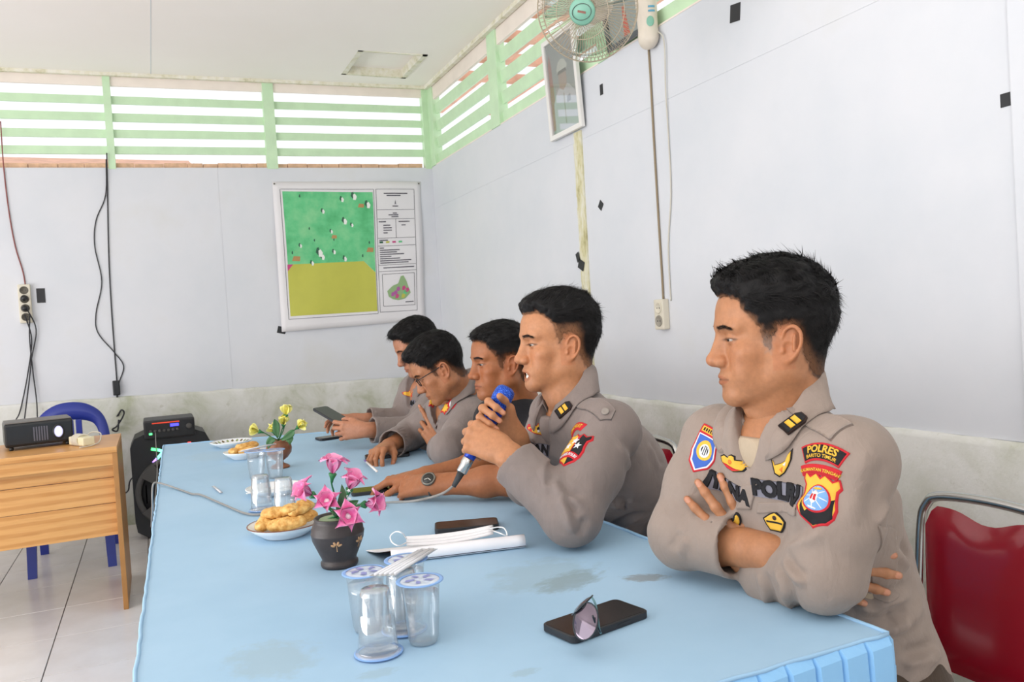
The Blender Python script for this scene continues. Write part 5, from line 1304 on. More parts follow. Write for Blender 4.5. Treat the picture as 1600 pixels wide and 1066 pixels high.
SHIELD = [(-.030, .042), (-.020, .036), (-.008, .043), (0, .036), (.008, .043), (.020, .036), (.030, .042), (.034, .030), (.029, .022), (.030, .010), (.033, -.004), (.030, -.018), (.022, -.030), (.010, -.036), (0, -.042), (-.010, -.036), (-.022, -.030), (-.030, -.018), (-.033, -.004), (-.030, .010), (-.029, .022), (-.034, .030)]
# ------------------------------------------------------------------ the officer in front, arms folded on the table
J1 = dict(P=(1.155, 1.13, .57), N=(.993, 1.107, 1.056), SL=(.992, .965, .985), SR=(.965, 1.255, .985),
          EL=(.935, .975, .815), ER=atd(1068, 836, 1.50), WL=atd(1196, 899, 1.404), WR=atd(1213, 866, 1.34),
          endR=.60, endL=.86, cuffR=.007, hollowL=False, sleeve_r=(.069, .060, .050), seed=3, cloth=m_shirt1, wide=.91, sh=.0040,
          neck_up=(-.62, 0, .78), delt=.058,
          head=dict(at=(.967, 1.105, 1.190), scale=.955, turn=(62, -2, 0), gaze=(.12, 1, -.03),
                    style=dict(skin=np.array(hx('#b07a56')), h=.0017, lipr=.8, grey=.7, grey_hi=.006, grey_lo=-.022, side=.005, top=.020, quiff=.003, flow=(0, -.5, -.3), flowtop=(.1, .2, .3), stubble=.2, lid=.0006, cheekw=.067, neckw=.060)))
cam_to = -(CAMR @ unit(np.array([300., -200., _f])))
J1['handL'] = dict(d=np.array(atd(1112, 797, 1.412)) - np.array(J1['WL']), nb=cam_to + V(-.2, 0, .1), flex=[(4, 10, 6), (6, 12, 8), (10, 16, 8), (22, 22, 12)], spread=(14, 2, -8, -22), thumb=(25, (10, 15), 60), h=.002)
J1['handR'] = dict(d=np.array(atd(1388, 906, 1.295)) - np.array(J1['WR']), nb=cam_to, flex=[(5, 8, 6), (6, 10, 8), (8, 12, 8), (10, 14, 10)], spread=(8, 1, -6, -14), thumb=(30, (10, 10), 20), h=.002)
J1['creases'] = [([(1224, 872), (1240, 900), (1262, 914)], .007, .006), ([(1226, 862), (1258, 845), (1296, 826)], .010, .005), ([(1210, 886), (1227, 926), (1258, 958)], .009, .007),
    ([(1186, 888), (1197, 930), (1223, 952)], .008, .006), ([(1232, 800), (1262, 790), (1300, 765)], .012, .004), ([(1310, 955), (1350, 948), (1392, 938), (1432, 925)], .010, .007), ([(1405, 1040), (1440, 1032), (1470, 1016)], .010, .008),
    ([(1385, 985), (1425, 970), (1462, 960)], .011, .006), ([(1406, 752), (1388, 785), (1368, 822)], .008, .006), ([(1330, 1000), (1370, 985), (1400, 990)], .010, .005), ([(1060, 870), (1068, 852), (1075, 838)], .009, .004),
    ([(1360, 690), (1340, 760), (1325, 830)], .016, .004), ([(1400, 860), (1420, 890), (1440, 905)], .009, .006)]
root1, tree1, H1 = person(J1, 'grey-templed officer nearest the camera with folded arms on the blue table')
tc1 = bvh_obj(collar(J1, tree1, m_shirt1, root1, r=(.066, .068), h=(.034, .014), leaf=.048, point=.056, open_=30))
shoulder_strap(J1, tree1, root1, m_shirt1, 1)
# throat: undershirt, dark cord, front edge, pockets
fr_ = view_frame(tree1, 1185, 722)
patch_m = PATCH
def cloth_patch(name, poly_px, m, tree, root, h, n_px, mi=0, label=None):
    """cloth piece whose outline is given by measured directions on the surface"""
    o, ux, uy, n = view_frame(tree, *n_px); pts = []
    for p in poly_px:
        q, _ = surf(tree, EYE, CAMR @ unit(np.array([p[0] - 800., 533. - p[1], _f]))); pts.append(((q - o) @ ux, (q - o) @ uy))
    mb = MB(); vf = poly_tris(pts); decal_mesh(mb, vf[0], vf[1], o, ux, uy, n, tree, h, 0); e = wpart(name, mb, m, root)
    if label: e['label'] = label
    return e
cloth_patch('placket', [(1160, 760), (1184, 756), (1174, 796), (1152, 796)], m_shirt1, tree1, root1, .0035, (1167, 776))
cloth_patch('pocket_flap', [(1186, 786), (1246, 790), (1244, 806), (1184, 802)], m_shirt1, tree1, root1, .0030, (1215, 798))
cloth_patch('pocket', [(1372, 820), (1398, 826), (1404, 930), (1384, 942), (1366, 935)], m_shirt1, tree1, root1, .0025, (1385, 880))
# embroidered marks
F_ = view_frame(tree1, 1287, 733)
k_ = 1.0
def arcpatch(txt, txt2, y0, rad, hw, hgt, s1, s2=None):
    a = math.degrees(hw / rad); L = [(shift2(arc_band(rad - hgt / 2 - .003, rad + hgt / 2 + .003, -a - 1.5, a + 1.5), 0, y0 - rad), RED, .0022), (shift2(arc_band(rad - hgt / 2, rad + hgt / 2, -a, a), 0, y0 - rad), BLACK if s2 else RED, .0027)]
    L.append((shift(arc_text(txt, s1, rad + (hgt * .17 if s2 else 0), .035, 1.0), 0, y0 - rad), GOLD, .0036))
    if s2: L.append((shift(arc_text(txt2, s2, rad - hgt * .30, .02, 1.0), 0, y0 - rad), GOLD, .0034))
    return L
def shift2(poly, dx, dy): return [(x + dx, y + dy) for x, y in poly]
def scale2(poly, s): return [(x * s, y * s) for x, y in poly]
patch('shoulder_patch', arcpatch('POLRES', 'BARITO TIMUR', 0, .075, .034, .0215, .0155, .0076), *view_frame(tree1, 1284, 706), tree1, root1, 'red and gold curved patch reading POLRES BARITO TIMUR')
patch('shoulder_patch', arcpatch('KALIMANTAN TENGAH', None, 0, .085, .031, .0105, .0064), *view_frame(tree1, 1279, 734), tree1, root1, 'narrow red curved patch reading KALIMANTAN TENGAH')
SH = scale2(SHIELD, 1.0); SC_ = .92
emb = [(SH, RED, .0022), (inset(SH, .0032), GOLD, .0027),
       ([(-.024, -.006), (-.012, -.022), (.027, .010), (.027, -.008), (.028, -.018), (.020, -.028), (.009, -.033), (0, -.038), (-.009, -.033), (-.020, -.028)], BLACK, .0031),
       (circle2(.0225, 32, 0, .003), RED, .0035), (circle2(.0198, 32, 0, .003), SKY, .0039)]
for a in range(0, 360, 45): emb.append(([(math.sin(R(a)) * .006 - math.cos(R(a)) * .0006, .003 + math.cos(R(a)) * .006 + math.sin(R(a)) * .0006), (math.sin(R(a)) * .018 - math.cos(R(a)) * .0006, .003 + math.cos(R(a)) * .018 + math.sin(R(a)) * .0006), (math.sin(R(a)) * .018 + math.cos(R(a)) * .0006, .003 + math.cos(R(a)) * .018 - math.sin(R(a)) * .0006), (math.sin(R(a)) * .006 + math.cos(R(a)) * .0006, .003 + math.cos(R(a)) * .006 - math.sin(R(a)) * .0006)], WHITE, .0042))
emb += [([(-.006, .009), (0, .014), (.006, .009), (.0065, -.002), (0, -.009), (-.0065, -.002)], WHITE, .0044), ([(-.0048, .006), (-.001, .006), (-.001, -.003), (-.0048, -.003)], RED, .0047), ([(.001, .006), (.0048, .006), (.0048, -.003), (.001, -.003)], RED, .0047),
        ([(-.0095, .0165), (0, .0145), (.0095, .0165), (.006, .0195), (0, .0185), (-.006, .0195)], GOLD, .0046), ([(-.006, -.0125), (.006, -.0125), (.005, -.0145), (-.005, -.0145)], WHITE, .0046)]
patch('sleeve_shield', [((scale2(l_, SC_)), c_, h_) for l_, c_, h_ in emb], *view_frame(tree1, 1272, 779), tree1, root1, 'red edged shield patch with a round blue emblem')
T1 = view_frame(tree1, 1216, 767)
def tape(txt, w, h, sz, bold=.06): return [([(-w, -h), (w, -h), (w, h), (-w, h)], GREY, .0018), (text_tris(txt, sz, bold), BLACK, .0042)]
patch('name_tape', tape('POLRI', .052, .0150, .036), *T1, tree1, root1, 'grey tape with black letters POLRI')
patch('name_tape', tape('IYANA', .044, .0150, .034), *view_frame(tree1, 1140, 763, tilt=-14), tree1, root1, 'grey tape with black letters of the name')
BIRD = [(-.015, .010), (-.012, .002), (-.006, .004), (0, .006), (.006, .010), (.010, .020), (.015, .026), (.014, .012), (.010, .002), (.004, -.008), (-.004, -.014), (-.011, -.010), (-.013, 0)]
patch('chest_badge', [(scale2(BIRD, 1.18), BLACK, .0018), (BIRD, GOLD, .0026), ([(.002, .004), (.007, .009), (.006, .002)], WHITE, .0032), ([(-.004, -.004), (.002, .001), (.001, -.009)], ORANGE, .0032)], *view_frame(tree1, 1222, 730), tree1, root1, 'gold winged badge above the POLRI tape')
WING = [(-.026, .004), (-.018, .009), (-.006, .008), (-.004, .013), (0, .015), (.004, .013), (.006, .008), (.018, .007), (.026, .002), (.022, -.006), (.008, -.010), (-.008, -.009), (-.022, -.004)]
patch('chest_badge', [(scale2(WING, 1.14), BLACK, .0018), (WING, GOLD, .0026), ([(-.020, -.004), (-.008, -.0085), (.008, -.0095), (.020, -.006), (.008, -.004), (-.008, -.003)], RED, .0032), (circle2(.004, 12, 0, .004), ORANGE, .0034)], *view_frame(tree1, 1142, 725, tilt=-12), tree1, root1, 'gold and red winged badge above the name tape')
MEDAL = [(-.020, .003), (-.010, .010), (0, .015), (.010, .010), (.020, .003), (.016, -.006), (.010, -.014), (-.010, -.014), (-.016, -.006)]
patch('chest_badge', [(scale2(MEDAL, 1.16), BLACK, .0030), (MEDAL, GOLD, .0038), ([(-.016, .001), (.016, .001), (.016, -.002), (-.016, -.002)], BLACK, .0043), (circle2(.004, 10, 0, .007), BROWN, .0043)], *view_frame(tree1, 1213, 815), tree1, root1, 'gold black edged badge on the pocket')
patch('chest_badge', [(circle2(.013, 16, 0, 0, .6), BLACK, .0045), (circle2(.010, 16, 0, 0, .5), GOLD, .0052)], *view_frame(tree1, 1152, 812), tree1, root1, 'small oval gold badge by the folded hand')
ARM = [(-.026, .030), (.026, .030), (.026, -.004), (.018, -.022), (0, -.036), (-.018, -.022), (-.026, -.004)]
arm_l = [(scale2(ARM, 1.10), RED, .0020), (ARM, WHITE, .0025), (inset(ARM, .003), BLUE, .0029), (circle2(.0185, 24, 0, .004), GOLD, .0033), (circle2(.0125, 20, 0, .003), WHITE, .0037), (circle2(.009, 16, 0, .004), BLACK, .0041), ([(-.028, .031), (.028, .031), (.028, .047), (-.028, .047)], RED, .0024), ([(-.025, .034), (.025, .034), (.025, .044), (-.025, .044)], GOLD, .0029)]
for k in range(7): arm_l.append(([(-.021 + .006 * k, .036), (-.0175 + .006 * k, .036), (-.0175 + .006 * k, .042), (-.021 + .006 * k, .042)], BLACK, .0033))
for k in range(3): arm_l.append(([(-.006 + .005 * k, -.004), (-.003 + .005 * k, -.004), (-.002 + .004 * k, .012), (-.005 + .005 * k, .012)], WHITE, .0045))
patch('arm_badge', arm_l, *view_frame(tree1, 1102, 708, tilt=-16), tree1, root1, 'blue shield badge with a gold ring on the far sleeve')
PENT = [(-.013, -.022), (.013, -.022), (.013, .012), (.007, .021), (-.007, .021), (-.013, .012)]
def collar_tab(J, t_, j0, j1, root, label):
    F = J['collar_grid']; i = int(round(22 + 22 * t_)); O = (F[i, j0] + F[i, j1]) / 2; al = unit(F[i - 3, j0] - F[i + 3, j0]); ac = F[i, j1] - F[i, j0]; n = np.cross(al, unit(ac)); n = unit(n); n = n if n @ (EYE - O) > 0 else -n
    uy = al; ux = np.cross(uy, n)
    patch('collar_insignia', [(PENT, BROWN, .0030), (inset(PENT, .0022), BLACK, .0036), ([(-.009, -.012), (.009, -.012), (.009, -.003), (-.009, -.003)], GOLD, .0046), ([(-.009, .0), (.009, .0), (.009, .009), (-.009, .009)], GOLD, .0046)], O, ux, uy, n, None, root, label)
collar_tab(J1, .80, 8, 10, root1, 'brown collar tab with two gold bars')
# ------------------------------------------------------------------ the officer with the microphone
def cam_dir(px, py): return CAMR @ unit(np.array([px - 800., 533. - py, _f]))
def A3(px, py, d): return np.array(atd(px, py, d))
right_, up_, fwd_ = CAMR[:, 0], CAMR[:, 1], CAMR[:, 2]
MIC_TOP, MIC_END = A3(793, 606, 1.90), A3(727, 727, 1.845)
mic_ax = unit(MIC_TOP - MIC_END)
HL2 = [(.13, .074), (.076, .071), (.060, .072), (.048, .068), (.036, .052), (.028, .034), (.024, .010), (.018, -.020), (.010, -.022), (.006, -.004), (.000, .014), (-.018, .018), (-.030, .004), (-.034, -.030), (-.044, -.060), (-.060, -.086), (-.15, -.086), (-.15, .2), (.13, .2)]
J2 = dict(P=(1.26, 2.00, .57), N=A3(893, 622, 1.99), SL=A3(952, 674, 1.86), SR=A3(868, 668, 2.12), EL=A3(893, 806, 1.72), ER=A3(828, 752, 2.06), WL=A3(784, 708, 1.83), WR=A3(800, 704, 1.96),
          endL=.84, endR=.62, cuffL=.006, cuffR=.008, sleeve_r=(.070, .060, .050), seed=8, cloth=m_shirt2, sh=.0045, neck_up=(-.55, 0, .83), delt=.060, order='RL', tee=m_shirt2,
          head=dict(at=A3(870, 532, 2.0), scale=.95, turn=(80, -1, 0), gaze=(.15, 1, -.04),
                    style=dict(skin=np.array(hx('#b8805a')), hairline=HL2, stubk=.16, fadetint=.85, h=.0018, open=.0105, lips=-.001, side=.0014, top=.021, quiff=.002, back=.010, flow=(0, -.4, -.4), flowtop=(0, -.2, .3), stubble=.30, seed=4, cheekw=.064, lid=.0004, neckw=.058)))
def on_mic(s_): return MIC_END + mic_ax * s_
dR = unit(A3(742, 655, 1.93) - A3(806, 702, 1.97)); nR = fwd_ * .9 - right_ * .15; nR = unit(nR - dR * (nR @ dR)); KR = on_mic(.122) + dR * .012 + nR * .031; J2['WR'] = KR - dR * .092
dL = unit(A3(738, 683, 1.85) - A3(786, 709, 1.82)); nL = -fwd_ * .85 - right_ * .1 + up_ * .35; nL = unit(nL - dL * (nL @ dL)); KL = on_mic(.062) + dL * .014 + nL * .033; J2['WL'] = KL - dL * .092
J2['handL'] = dict(d=dL, nb=nL, flex=[(55, 62, 40), (60, 66, 40), (64, 66, 38), (66, 62, 36)], spread=(3, 0, -3, -6), thumb=(30, (20, 25), 60), h=.0021)
J2['handR'] = dict(d=dR, nb=nR, flex=[(60, 68, 40), (64, 72, 40), (66, 72, 40), (68, 68, 38)], spread=(2, 0, -2, -5), thumb=(38, (15, 15), 35), h=.0021)
J2['creases'] = [([(905, 800), (890, 835), (872, 855)], .010, .006), ([(870, 775), (885, 800), (890, 830)], .009, .007), ([(862, 745), (880, 775), (915, 790)], .010, .006), ([(960, 690), (980, 720), (985, 760)], .014, .005), ([(935, 830), (965, 790), (1000, 760)], .012, .007),
    ([(930, 850), (975, 820), (1015, 800)], .011, .007), ([(1000, 850), (1025, 820), (1040, 800)], .012, .006), ([(990, 640), (1010, 690), (1030, 740)], .014, .004), ([(860, 700), (850, 740), (858, 770)], .010, .005)]
root2, tree2, H2 = person(J2, 'officer with short cropped sides speaking into the blue microphone')
tc2 = bvh_obj(collar(J2, tree2, m_shirt2, root2, r=(.064, .067), h=(.036, .014), leaf=.046, point=.066, open_=30))
shoulder_strap(J2, tree2, root2, m_shirt2, 1, L=.135, button_at_neck=False)
patch('shoulder_patch', arcpatch('LEMDIKLAT', None, 0, .070, .036, .013, .0125), *view_frame(tree2, 901, 668, tilt=26), tree2, root2, 'red curved patch with gold letters LEMDIKLAT')
S2 = scale2(SHIELD, 1.05)
e2 = [(S2, RED, .0022), ([(x, y) for x, y in inset(S2, .004) if x <= .001] + [(.0, .036)], GOLD, .0027), ([(.0, -.036)] + [(x, y) for x, y in inset(S2, .004) if x >= -.001][1:], BLACK, .0030),
      (star2(.010, -.014, .008), WHITE, .0036), (star2(.010, 0, .022), WHITE, .0040), (star2(.010, .014, .008), WHITE, .0036), (shift2(arc_band(.040, .054, -34, 34), 0, -.062), RED, .0034), (shift(arc_text('MABES POLRI', .0088, .0468, .03), 0, -.062), WHITE, .0042)]
patch('sleeve_shield', e2, *view_frame(tree2, 893, 702, tilt=12), tree2, root2, 'red edged shield with three white stars reading MABES POLRI')
patch('name_tape', [([(-.030, -.014), (.030, -.014), (.030, .014), (-.030, .014)], GREY, .0018), (text_tris('FAN', .030, .05), BLACK, .0038)], *view_frame(tree2, 842, 702, tilt=-8), tree2, root2, 'name tape with black letters FAN')
patch('chest_badge', [(scale2(WING, 1.18), RED, .0018), (WING, GOLD, .0026), (circle2(.005, 12, 0, .003), BLACK, .0032), (star2(.005, 0, -.003), WHITE, .0036)], *view_frame(tree2, 842, 672, tilt=-12), tree2, root2, 'red and gold winged badge on the chest')
collar_tab(J2, .80, 8, 10, root2, 'black collar tab with two gold bars')
# ------------------------------------------------------------------ the man in black
def Z3(px, py, z): return np.array(on(px, py, z=z))
J3 = dict(P=(1.27, 2.60, .57), N=A3(822, 640, 2.66), SL=A3(862, 672, 2.52), SR=A3(774, 655, 2.77), EL=Z3(802, 750, .806), ER=Z3(778, 720, .806), WL=Z3(668, 758, .797), WR=Z3(655, 745, .797), short=True, sleeve_r=(.070, .064, .05),
          seed=12, cloth=m_undies, trouser=m_undies, sh=.0065, neck_up=(-.45, 0, .9), vee=0,
          head=dict(at=A3(781, 562, 2.58), scale=.95, turn=(86, -4, 0), gaze=(.25, 1, -.05),
                    style=dict(skin=np.array(hx('#a0643f')), h=.0023, side=.004, top=.013, quiff=.002, back=.008, flow=(0, -.3, -.5), flowtop=(0, .3, .2), stubble=.25, seed=6, cheekw=.064, lid=.0006, locks=5000, lipr=.85)))
J3['handL'] = dict(d=Z3(600, 758, .785) - J3['WL'] + V(0, 0, .0), nb=V(-.15, -.75, .65), flex=[(38, 48, 25), (42, 52, 28), (46, 55, 28), (50, 55, 28)], thumb=(35, (20, 25), 30), h=.0026)
J3['handR'] = dict(d=Z3(578, 752, .785) - J3['WR'], nb=V(-.25, .15, .95), flex=[(22, 35, 20), (26, 38, 20), (30, 40, 22), (34, 42, 22)], thumb=(35, (15, 20), 30), h=.0026)
root3, tree3, H3 = person(J3, 'man in a black shirt with bare forearms and a wristwatch on the table')
# ------------------------------------------------------------------ the officer with glasses
J4 = dict(P=(1.27, 3.16, .57), N=A3(722, 612, 3.06), SL=A3(742, 655, 2.95), SR=A3(690, 648, 3.18), EL=Z3(700, 703, .812), ER=Z3(642, 679, .812), WL=A3(688, 702, 3.04), WR=Z3(607, 697, .80), endR=.86, endL=.8, hollowL=False, cuffR=.006,
          sleeve_r=(.070, .060, .050), seed=17, cloth=m_shirt2, sh=.0062, neck_up=(-.62, 0, .78), tee=m_shirt2,
          head=dict(at=A3(683, 574, 2.98), scale=.95, turn=(76, -30, 0), gaze=(0, 1, -.25),
                    style=dict(skin=np.array(hx('#ab7350')), h=.0024, side=.005, top=.018, back=.009, flow=(0, .2, -.6), flowtop=(0, .6, .1), stubble=.15, seed=9, cheekw=.068, lid=.0018, locks=5000)))
J4['handL'] = dict(d=A3(664, 652, 3.08) - J4['WL'], nb=-cam_dir(670, 680), flex=[(5, 8, 5), (5, 8, 5), (30, 40, 20), (40, 50, 30)], spread=(16, -4, -8, -14), thumb=(25, (15, 15), 55), h=.0028)
J4['handR'] = dict(d=Z3(568, 712, .80) - J4['WR'] + V(0, 0, .0), nb=V(-.35, -.2, .9), flex=[(28, 34, 18), (34, 44, 24), (38, 48, 26), (42, 48, 26)], thumb=(42, (15, 20), 40), h=.0028)
root4, tree4, H4 = person(J4, 'officer with black glasses bending his head over a phone on the table')
collar(J4, tree4, m_shirt2, root4, h=(.036, .014), leaf=.044, point=.062)
patch('shoulder_patch', [(scale2(WING, 1.15), RED, .002), (WING, GOLD, .003)], *view_frame(tree4, 722, 614, tilt=20), tree4, root4, 'small red and gold patch near the collar')
for (px_, py_, tl) in ((711, 617, 60), (707, 631, 60)): patch('sleeve_badge', [(circle2(.022, 16, 0, 0, .8), RED, .002), (circle2(.016, 16, 0, 0, .7), WHITE, .003), (circle2(.008, 12, .003, 0, .8), BLACK, .0036)], *view_frame(tree4, px_, py_), tree4, root4)
patch('chest_badge', [(star2(.026, n=8, inner=.7), RED, .002), (star2(.018, n=8, inner=.7), GOLD, .003)], *view_frame(tree4, 695, 637), tree4, root4, 'gold star badge with a red edge')
patch('chest_badge', [(star2(.026, n=8, inner=.7), RED, .002), (star2(.018, n=8, inner=.6), GOLD, .003)], *view_frame(tree4, 675, 627), tree4, root4)
# glasses worn: part of the figure
def glasses(rot, org, root):
    mb = MB()
    T = lambda *p: Vector(axes_world(rot, org, np.array([p]))[0])
    for sx in (-1, 1):
        ring = [T(sx * (.033 + .0225 * math.copysign(abs(math.cos(a)) ** .7, math.cos(a))), .094 - .006 * (math.cos(a) * sx * sx + 1) * .5, -.006 + .0165 * math.copysign(abs(math.sin(a)) ** .8, math.sin(a))) for a in [2 * PI * k / 26 for k in range(26)]]
        mb.tube(ring, .0017, 6, closed=True)
        mb.tube([T(sx * .0555, .089, .004), T(sx * .070, .075, .004), T(sx * .077, .03, .003), T(sx * .0785, -.006, .002), T(sx * .078, -.022, -.008)], .0017, 6)
    mb.tube([T(-.0105, .095, -.002), T(0, .098, .001), T(.0105, .095, -.002)], .0015, 6)
    g = wpart('glasses', mb, mat('black_plastic', '#15151a', .35), root); return g
glasses(J4['rot'], J4['org'], root4)
# ------------------------------------------------------------------ the farthest officer
J5 = dict(P=(1.27, 3.72, .57), N=A3(678, 590, 3.62), SL=A3(690, 625, 3.50), SR=A3(648, 610, 3.75), EL=Z3(645, 672, .805), ER=Z3(630, 658, .815), WL=Z3(570, 672, .83), WR=Z3(566, 655, .845), endR=.86, endL=.86, sleeve_r=(.070, .060, .048), seed=23, cloth=m_shirt2, sh=.0056, neck_up=(-.6, 0, .8), tee=m_shirt2,
          head=dict(at=A3(650, 541, 3.58), scale=.95, turn=(84, -24, 0), gaze=(0, 1, -.2),
                    style=dict(skin=np.array(hx('#b0785a')), h=.0026, side=.004, top=.018, flow=(0, .2, -.5), flowtop=(0, .5, .2), stubble=.15, seed=14, lid=.0015, locks=4500)))
J5['handL'] = dict(d=Z3(525, 672, .835) - J5['WL'], nb=-cam_dir(545, 665), flex=[(20, 40, 25), (26, 48, 28), (30, 50, 30), (34, 50, 30)], thumb=(30, (15, 20), 30), h=.0028)
J5['handR'] = dict(d=Z3(522, 655, .85) - J5['WR'], nb=V(0, .6, .6), flex=[(20, 40, 25), (26, 48, 28), (30, 50, 30), (34, 50, 30)], thumb=(30, (15, 20), 30), h=.0028)
root5, tree5, H5 = person(J5, 'farthest officer, half hidden behind the one with glasses, holding up a phone')
collar(J5, tree5, m_shirt2, root5, h=(.036, .014), leaf=.044, point=.062)
patch('chest_badge', [(scale2(WING, 1.15), RED, .002), (WING, GOLD, .003)], *view_frame(tree5, 640, 616, tilt=-10), tree5, root5, 'red and gold chest badge')
patch('name_tape', [([(-.030, -.014), (.030, -.014), (.030, .014), (-.030, .014)], GREY, .0018), (text_tris('IAN', .028, .05), BLACK, .0038)], *view_frame(tree5, 643, 630), tree5, root5, 'name tape with black letters IAN')
wq = Vector(unit(J3['WL'] - J3['EL'])); wc = Vector(J3['WL']) - wq * .012
hn = Vector(unit(np.asarray(J3['handL']['nb'], float))); hn = (hn - wq * hn.dot(wq)).normalized(); hs_ = wq.cross(hn)
wt = wpart('wristwatch', MB().tube([wc + hs_ * .0315 * math.cos(2 * PI * k / 28) + hn * .0250 * math.sin(2 * PI * k / 28) for k in range(28)], .0045, 8, closed=True), mat('watch_band', '#55514c', .35, .6), root3); wt['label'] = 'dark metal wristwatch'
wm = Matrix((tuple(wq.cross(hn)), tuple(wq), tuple(hn))).transposed().to_4x4(); wm.translation = wc + hn * .026
mesh_c = wpart('watch_case', MB().lathe([(.017, 0), (.0205, .002), (.0205, .007), (.018, .0095), (.016, .0085), (.0005, .0082)], 28, 0, wm), [mat('watch_steel', '#7d7a72', .3, .8)], wt)
wpart('watch_dial', MB().lathe([(.0158, .0086), (.0155, .0092), (.0005, .0092)], 24, 0, wm), mat('watch_dial', '#23231f', .4), wt)
for a in (20, 140): wpart('watch_hand', MB().box((-.0007, 0, .0094), (.0007, .011, .0098), mtx=wm @ Matrix.Rotation(R(a), 4, 'Z')), mat('watch_hand', '#d8d6cc', .4), wt)
# ------------------------------------------------------------------ food, flowers, phones (small shapes grown from solids)
b = P2(446, 836); rt = Vector(right_); 
def at_plate(b, dx, dy, dz): return (b.x + right_[0] * dx + fwd_[0] * dy, b.y + right_[1] * dx + fwd_[1] * dy, TZ + dz)
for k, (dx, dy, dz, sz, yw, lb) in enumerate(((-.045, .0, .032, (.034, .024, .014), 1.0, 'golden fritter at the left edge of the near plate'), (.010, -.022, .033, (.045, .022, .015), -.3, 'large golden fritter at the front of the near plate'), (.042, .006, .036, (.034, .024, .014), .5, 'golden fritter at the right of the near plate'),
        (-.015, .030, .036, (.042, .022, .014), .2, 'golden fritter at the back of the near plate'), (-.008, .006, .055, (.044, .026, .013), -.6, 'golden fritter lying on top of the heap on the near plate'), (.034, .012, .058, (.036, .022, .012), .9, 'smaller golden fritter on top right of the heap'))):
    fritter(at_plate(b, dx, dy, dz), sz, yw, .15, 30 + k, lb, 'fritters on the near plate')
b = P2(383, 716)
for k, (dx, dy, dz, sz, yw, lb) in enumerate(((-.026, 0, .032, (.036, .022, .013), .8, 'fried snack at the left of the small plate'), (.026, -.01, .031, (.034, .024, .012), -.2, 'fried snack at the right of the small plate'), (.01, .014, .047, (.040, .020, .012), .4, 'fried snack on top of the small plate'))):
    fritter(at_plate(b, dx, dy, dz), sz, yw, .1, 50 + k, lb, 'snacks on the small plate')
# black carved vase and pink flowers
VB = P2(531, 883)
m_vase = mat('dark_carved_wood', '#3a3231', .42, var=.25, vscale=30, bump=.2, bscale=90); m_carve = mat('carved_tan', '#c2966c', .6); m_moss = mat('dry_foam', '#8a9a7a', .9)
vz = thing('vase', 'black wooden pot with a carved tan blossom, holding pink flowers', 'vase', (VB.x, VB.y, TZ))
prof = [(.0005, .0005), (.037, .0005), (.0385, .004), (.0385, .010), (.035, .013), (.036, .018), (.044, .036), (.0525, .056), (.0545, .068), (.0550, .070), (.0535, .073), (.053, .080), (.048, .092), (.0455, .097), (.047, .100), (.0455, .103), (.042, .102), (.041, .096), (.0005, .092)]
mesh_obj('pot', MB().lathe(prof, 48), m_vase, vz)
mesh_obj('foam', MB().lathe([(.041, .090), (.036, .099), (.02, .102), (.0005, .103)], 24), m_moss, vz)
vt = BVHTree.FromPolygons(*(lambda mb: ([Vector(p) + Vector((VB.x, VB.y, TZ)) for p in mb.v], mb.f))(MB().lathe(prof, 48)))
for px_, py_ in ((526, 855), (561, 846)):
    fr = view_frame(vt, px_, py_); mb = MB()
    for a in (-70, -25, 25, 70): vf = xf2(poly_tris(circle2(.0045, 10, 0, .0075, .55)), rot=R(-a)); decal_mesh(mb, vf[0], vf[1], *fr, vt, .0008, 0, .004)
    vf = poly_tris([(-.0008, -.012), (.0008, -.012), (.0008, .002), (-.0008, .002)]); decal_mesh(mb, vf[0], vf[1], *fr, vt, .0008, 0, .004); wpart('carved_blossom', mb, m_carve, vz)
def petal_mat(name, c0, c1):
    m = mat(name, c0, .32, 0, Coat_Weight=.3); t = NT(m); a = t.n('ShaderNodeAttribute', attribute_name='own_colour'); t.base(a.outputs['Color']); t.bsdf.inputs['Subsurface Weight'].default_value = .1; t.bsdf.inputs['Subsurface Scale'].default_value = .01; return m
def petal_mesh(name, L, W, cup_, c_in, c_mid, c_edge, m, tip=1.0):
    nu, nv = 9, 6; vs = []; cs = []
    for i in range(nu + 1):
        u = i / nu
        for j in range(nv + 1):
            v_ = j / nv * 2 - 1; w = W * (math.sin(PI * min(1, u ** .75 * .93 + .06)) ** .8) * (1 - .30 * max(0, u - .75) * 4 * tip)
            x = v_ * w; y = L * u * (1 - .12 * v_ * v_); z = cup_ * L * (math.sin(u * 2.1) * .75 - .35 * u * u) + cup_ * 1.1 * v_ * v_ * w * .8 + .06 * L * math.sin(v_ * 5 + u * 4) * u
            vs.append((x, y, z)); e = abs(v_) ** 2 * .8 + max(0, u - .8) * 2.2; k = np.array(c_in) * (1 - min(1, u * 2.5)) + np.array(c_mid) * min(1, u * 2.5); k = k * (1 - min(1, e)) + np.array(c_edge) * min(1, e); cs.append(k)
    n = len(vs); W_ = nv + 1; fs = [(i * W_ + j, (i + 1) * W_ + j, (i + 1) * W_ + j + 1, i * W_ + j + 1) for i in range(nu) for j in range(nv)]
    me = bpy.data.meshes.new(name); me.from_pydata(vs, [], fs); me.materials.append(m); me.polygons.foreach_set('use_smooth', [True] * len(fs))
    a = me.color_attributes.new('own_colour', 'FLOAT_COLOR', 'POINT'); a.data.foreach_set('color', np.concatenate([np.clip(np.array(cs), 0, 1), np.ones((n, 1))], 1).astype(np.float32).ravel()); me.update(); return me
m_pink = petal_mat('pink_petal', '#df5c9f', '#f6b9d8'); m_yel = petal_mat('yellow_petal', '#e8d84a', '#f8f08a')
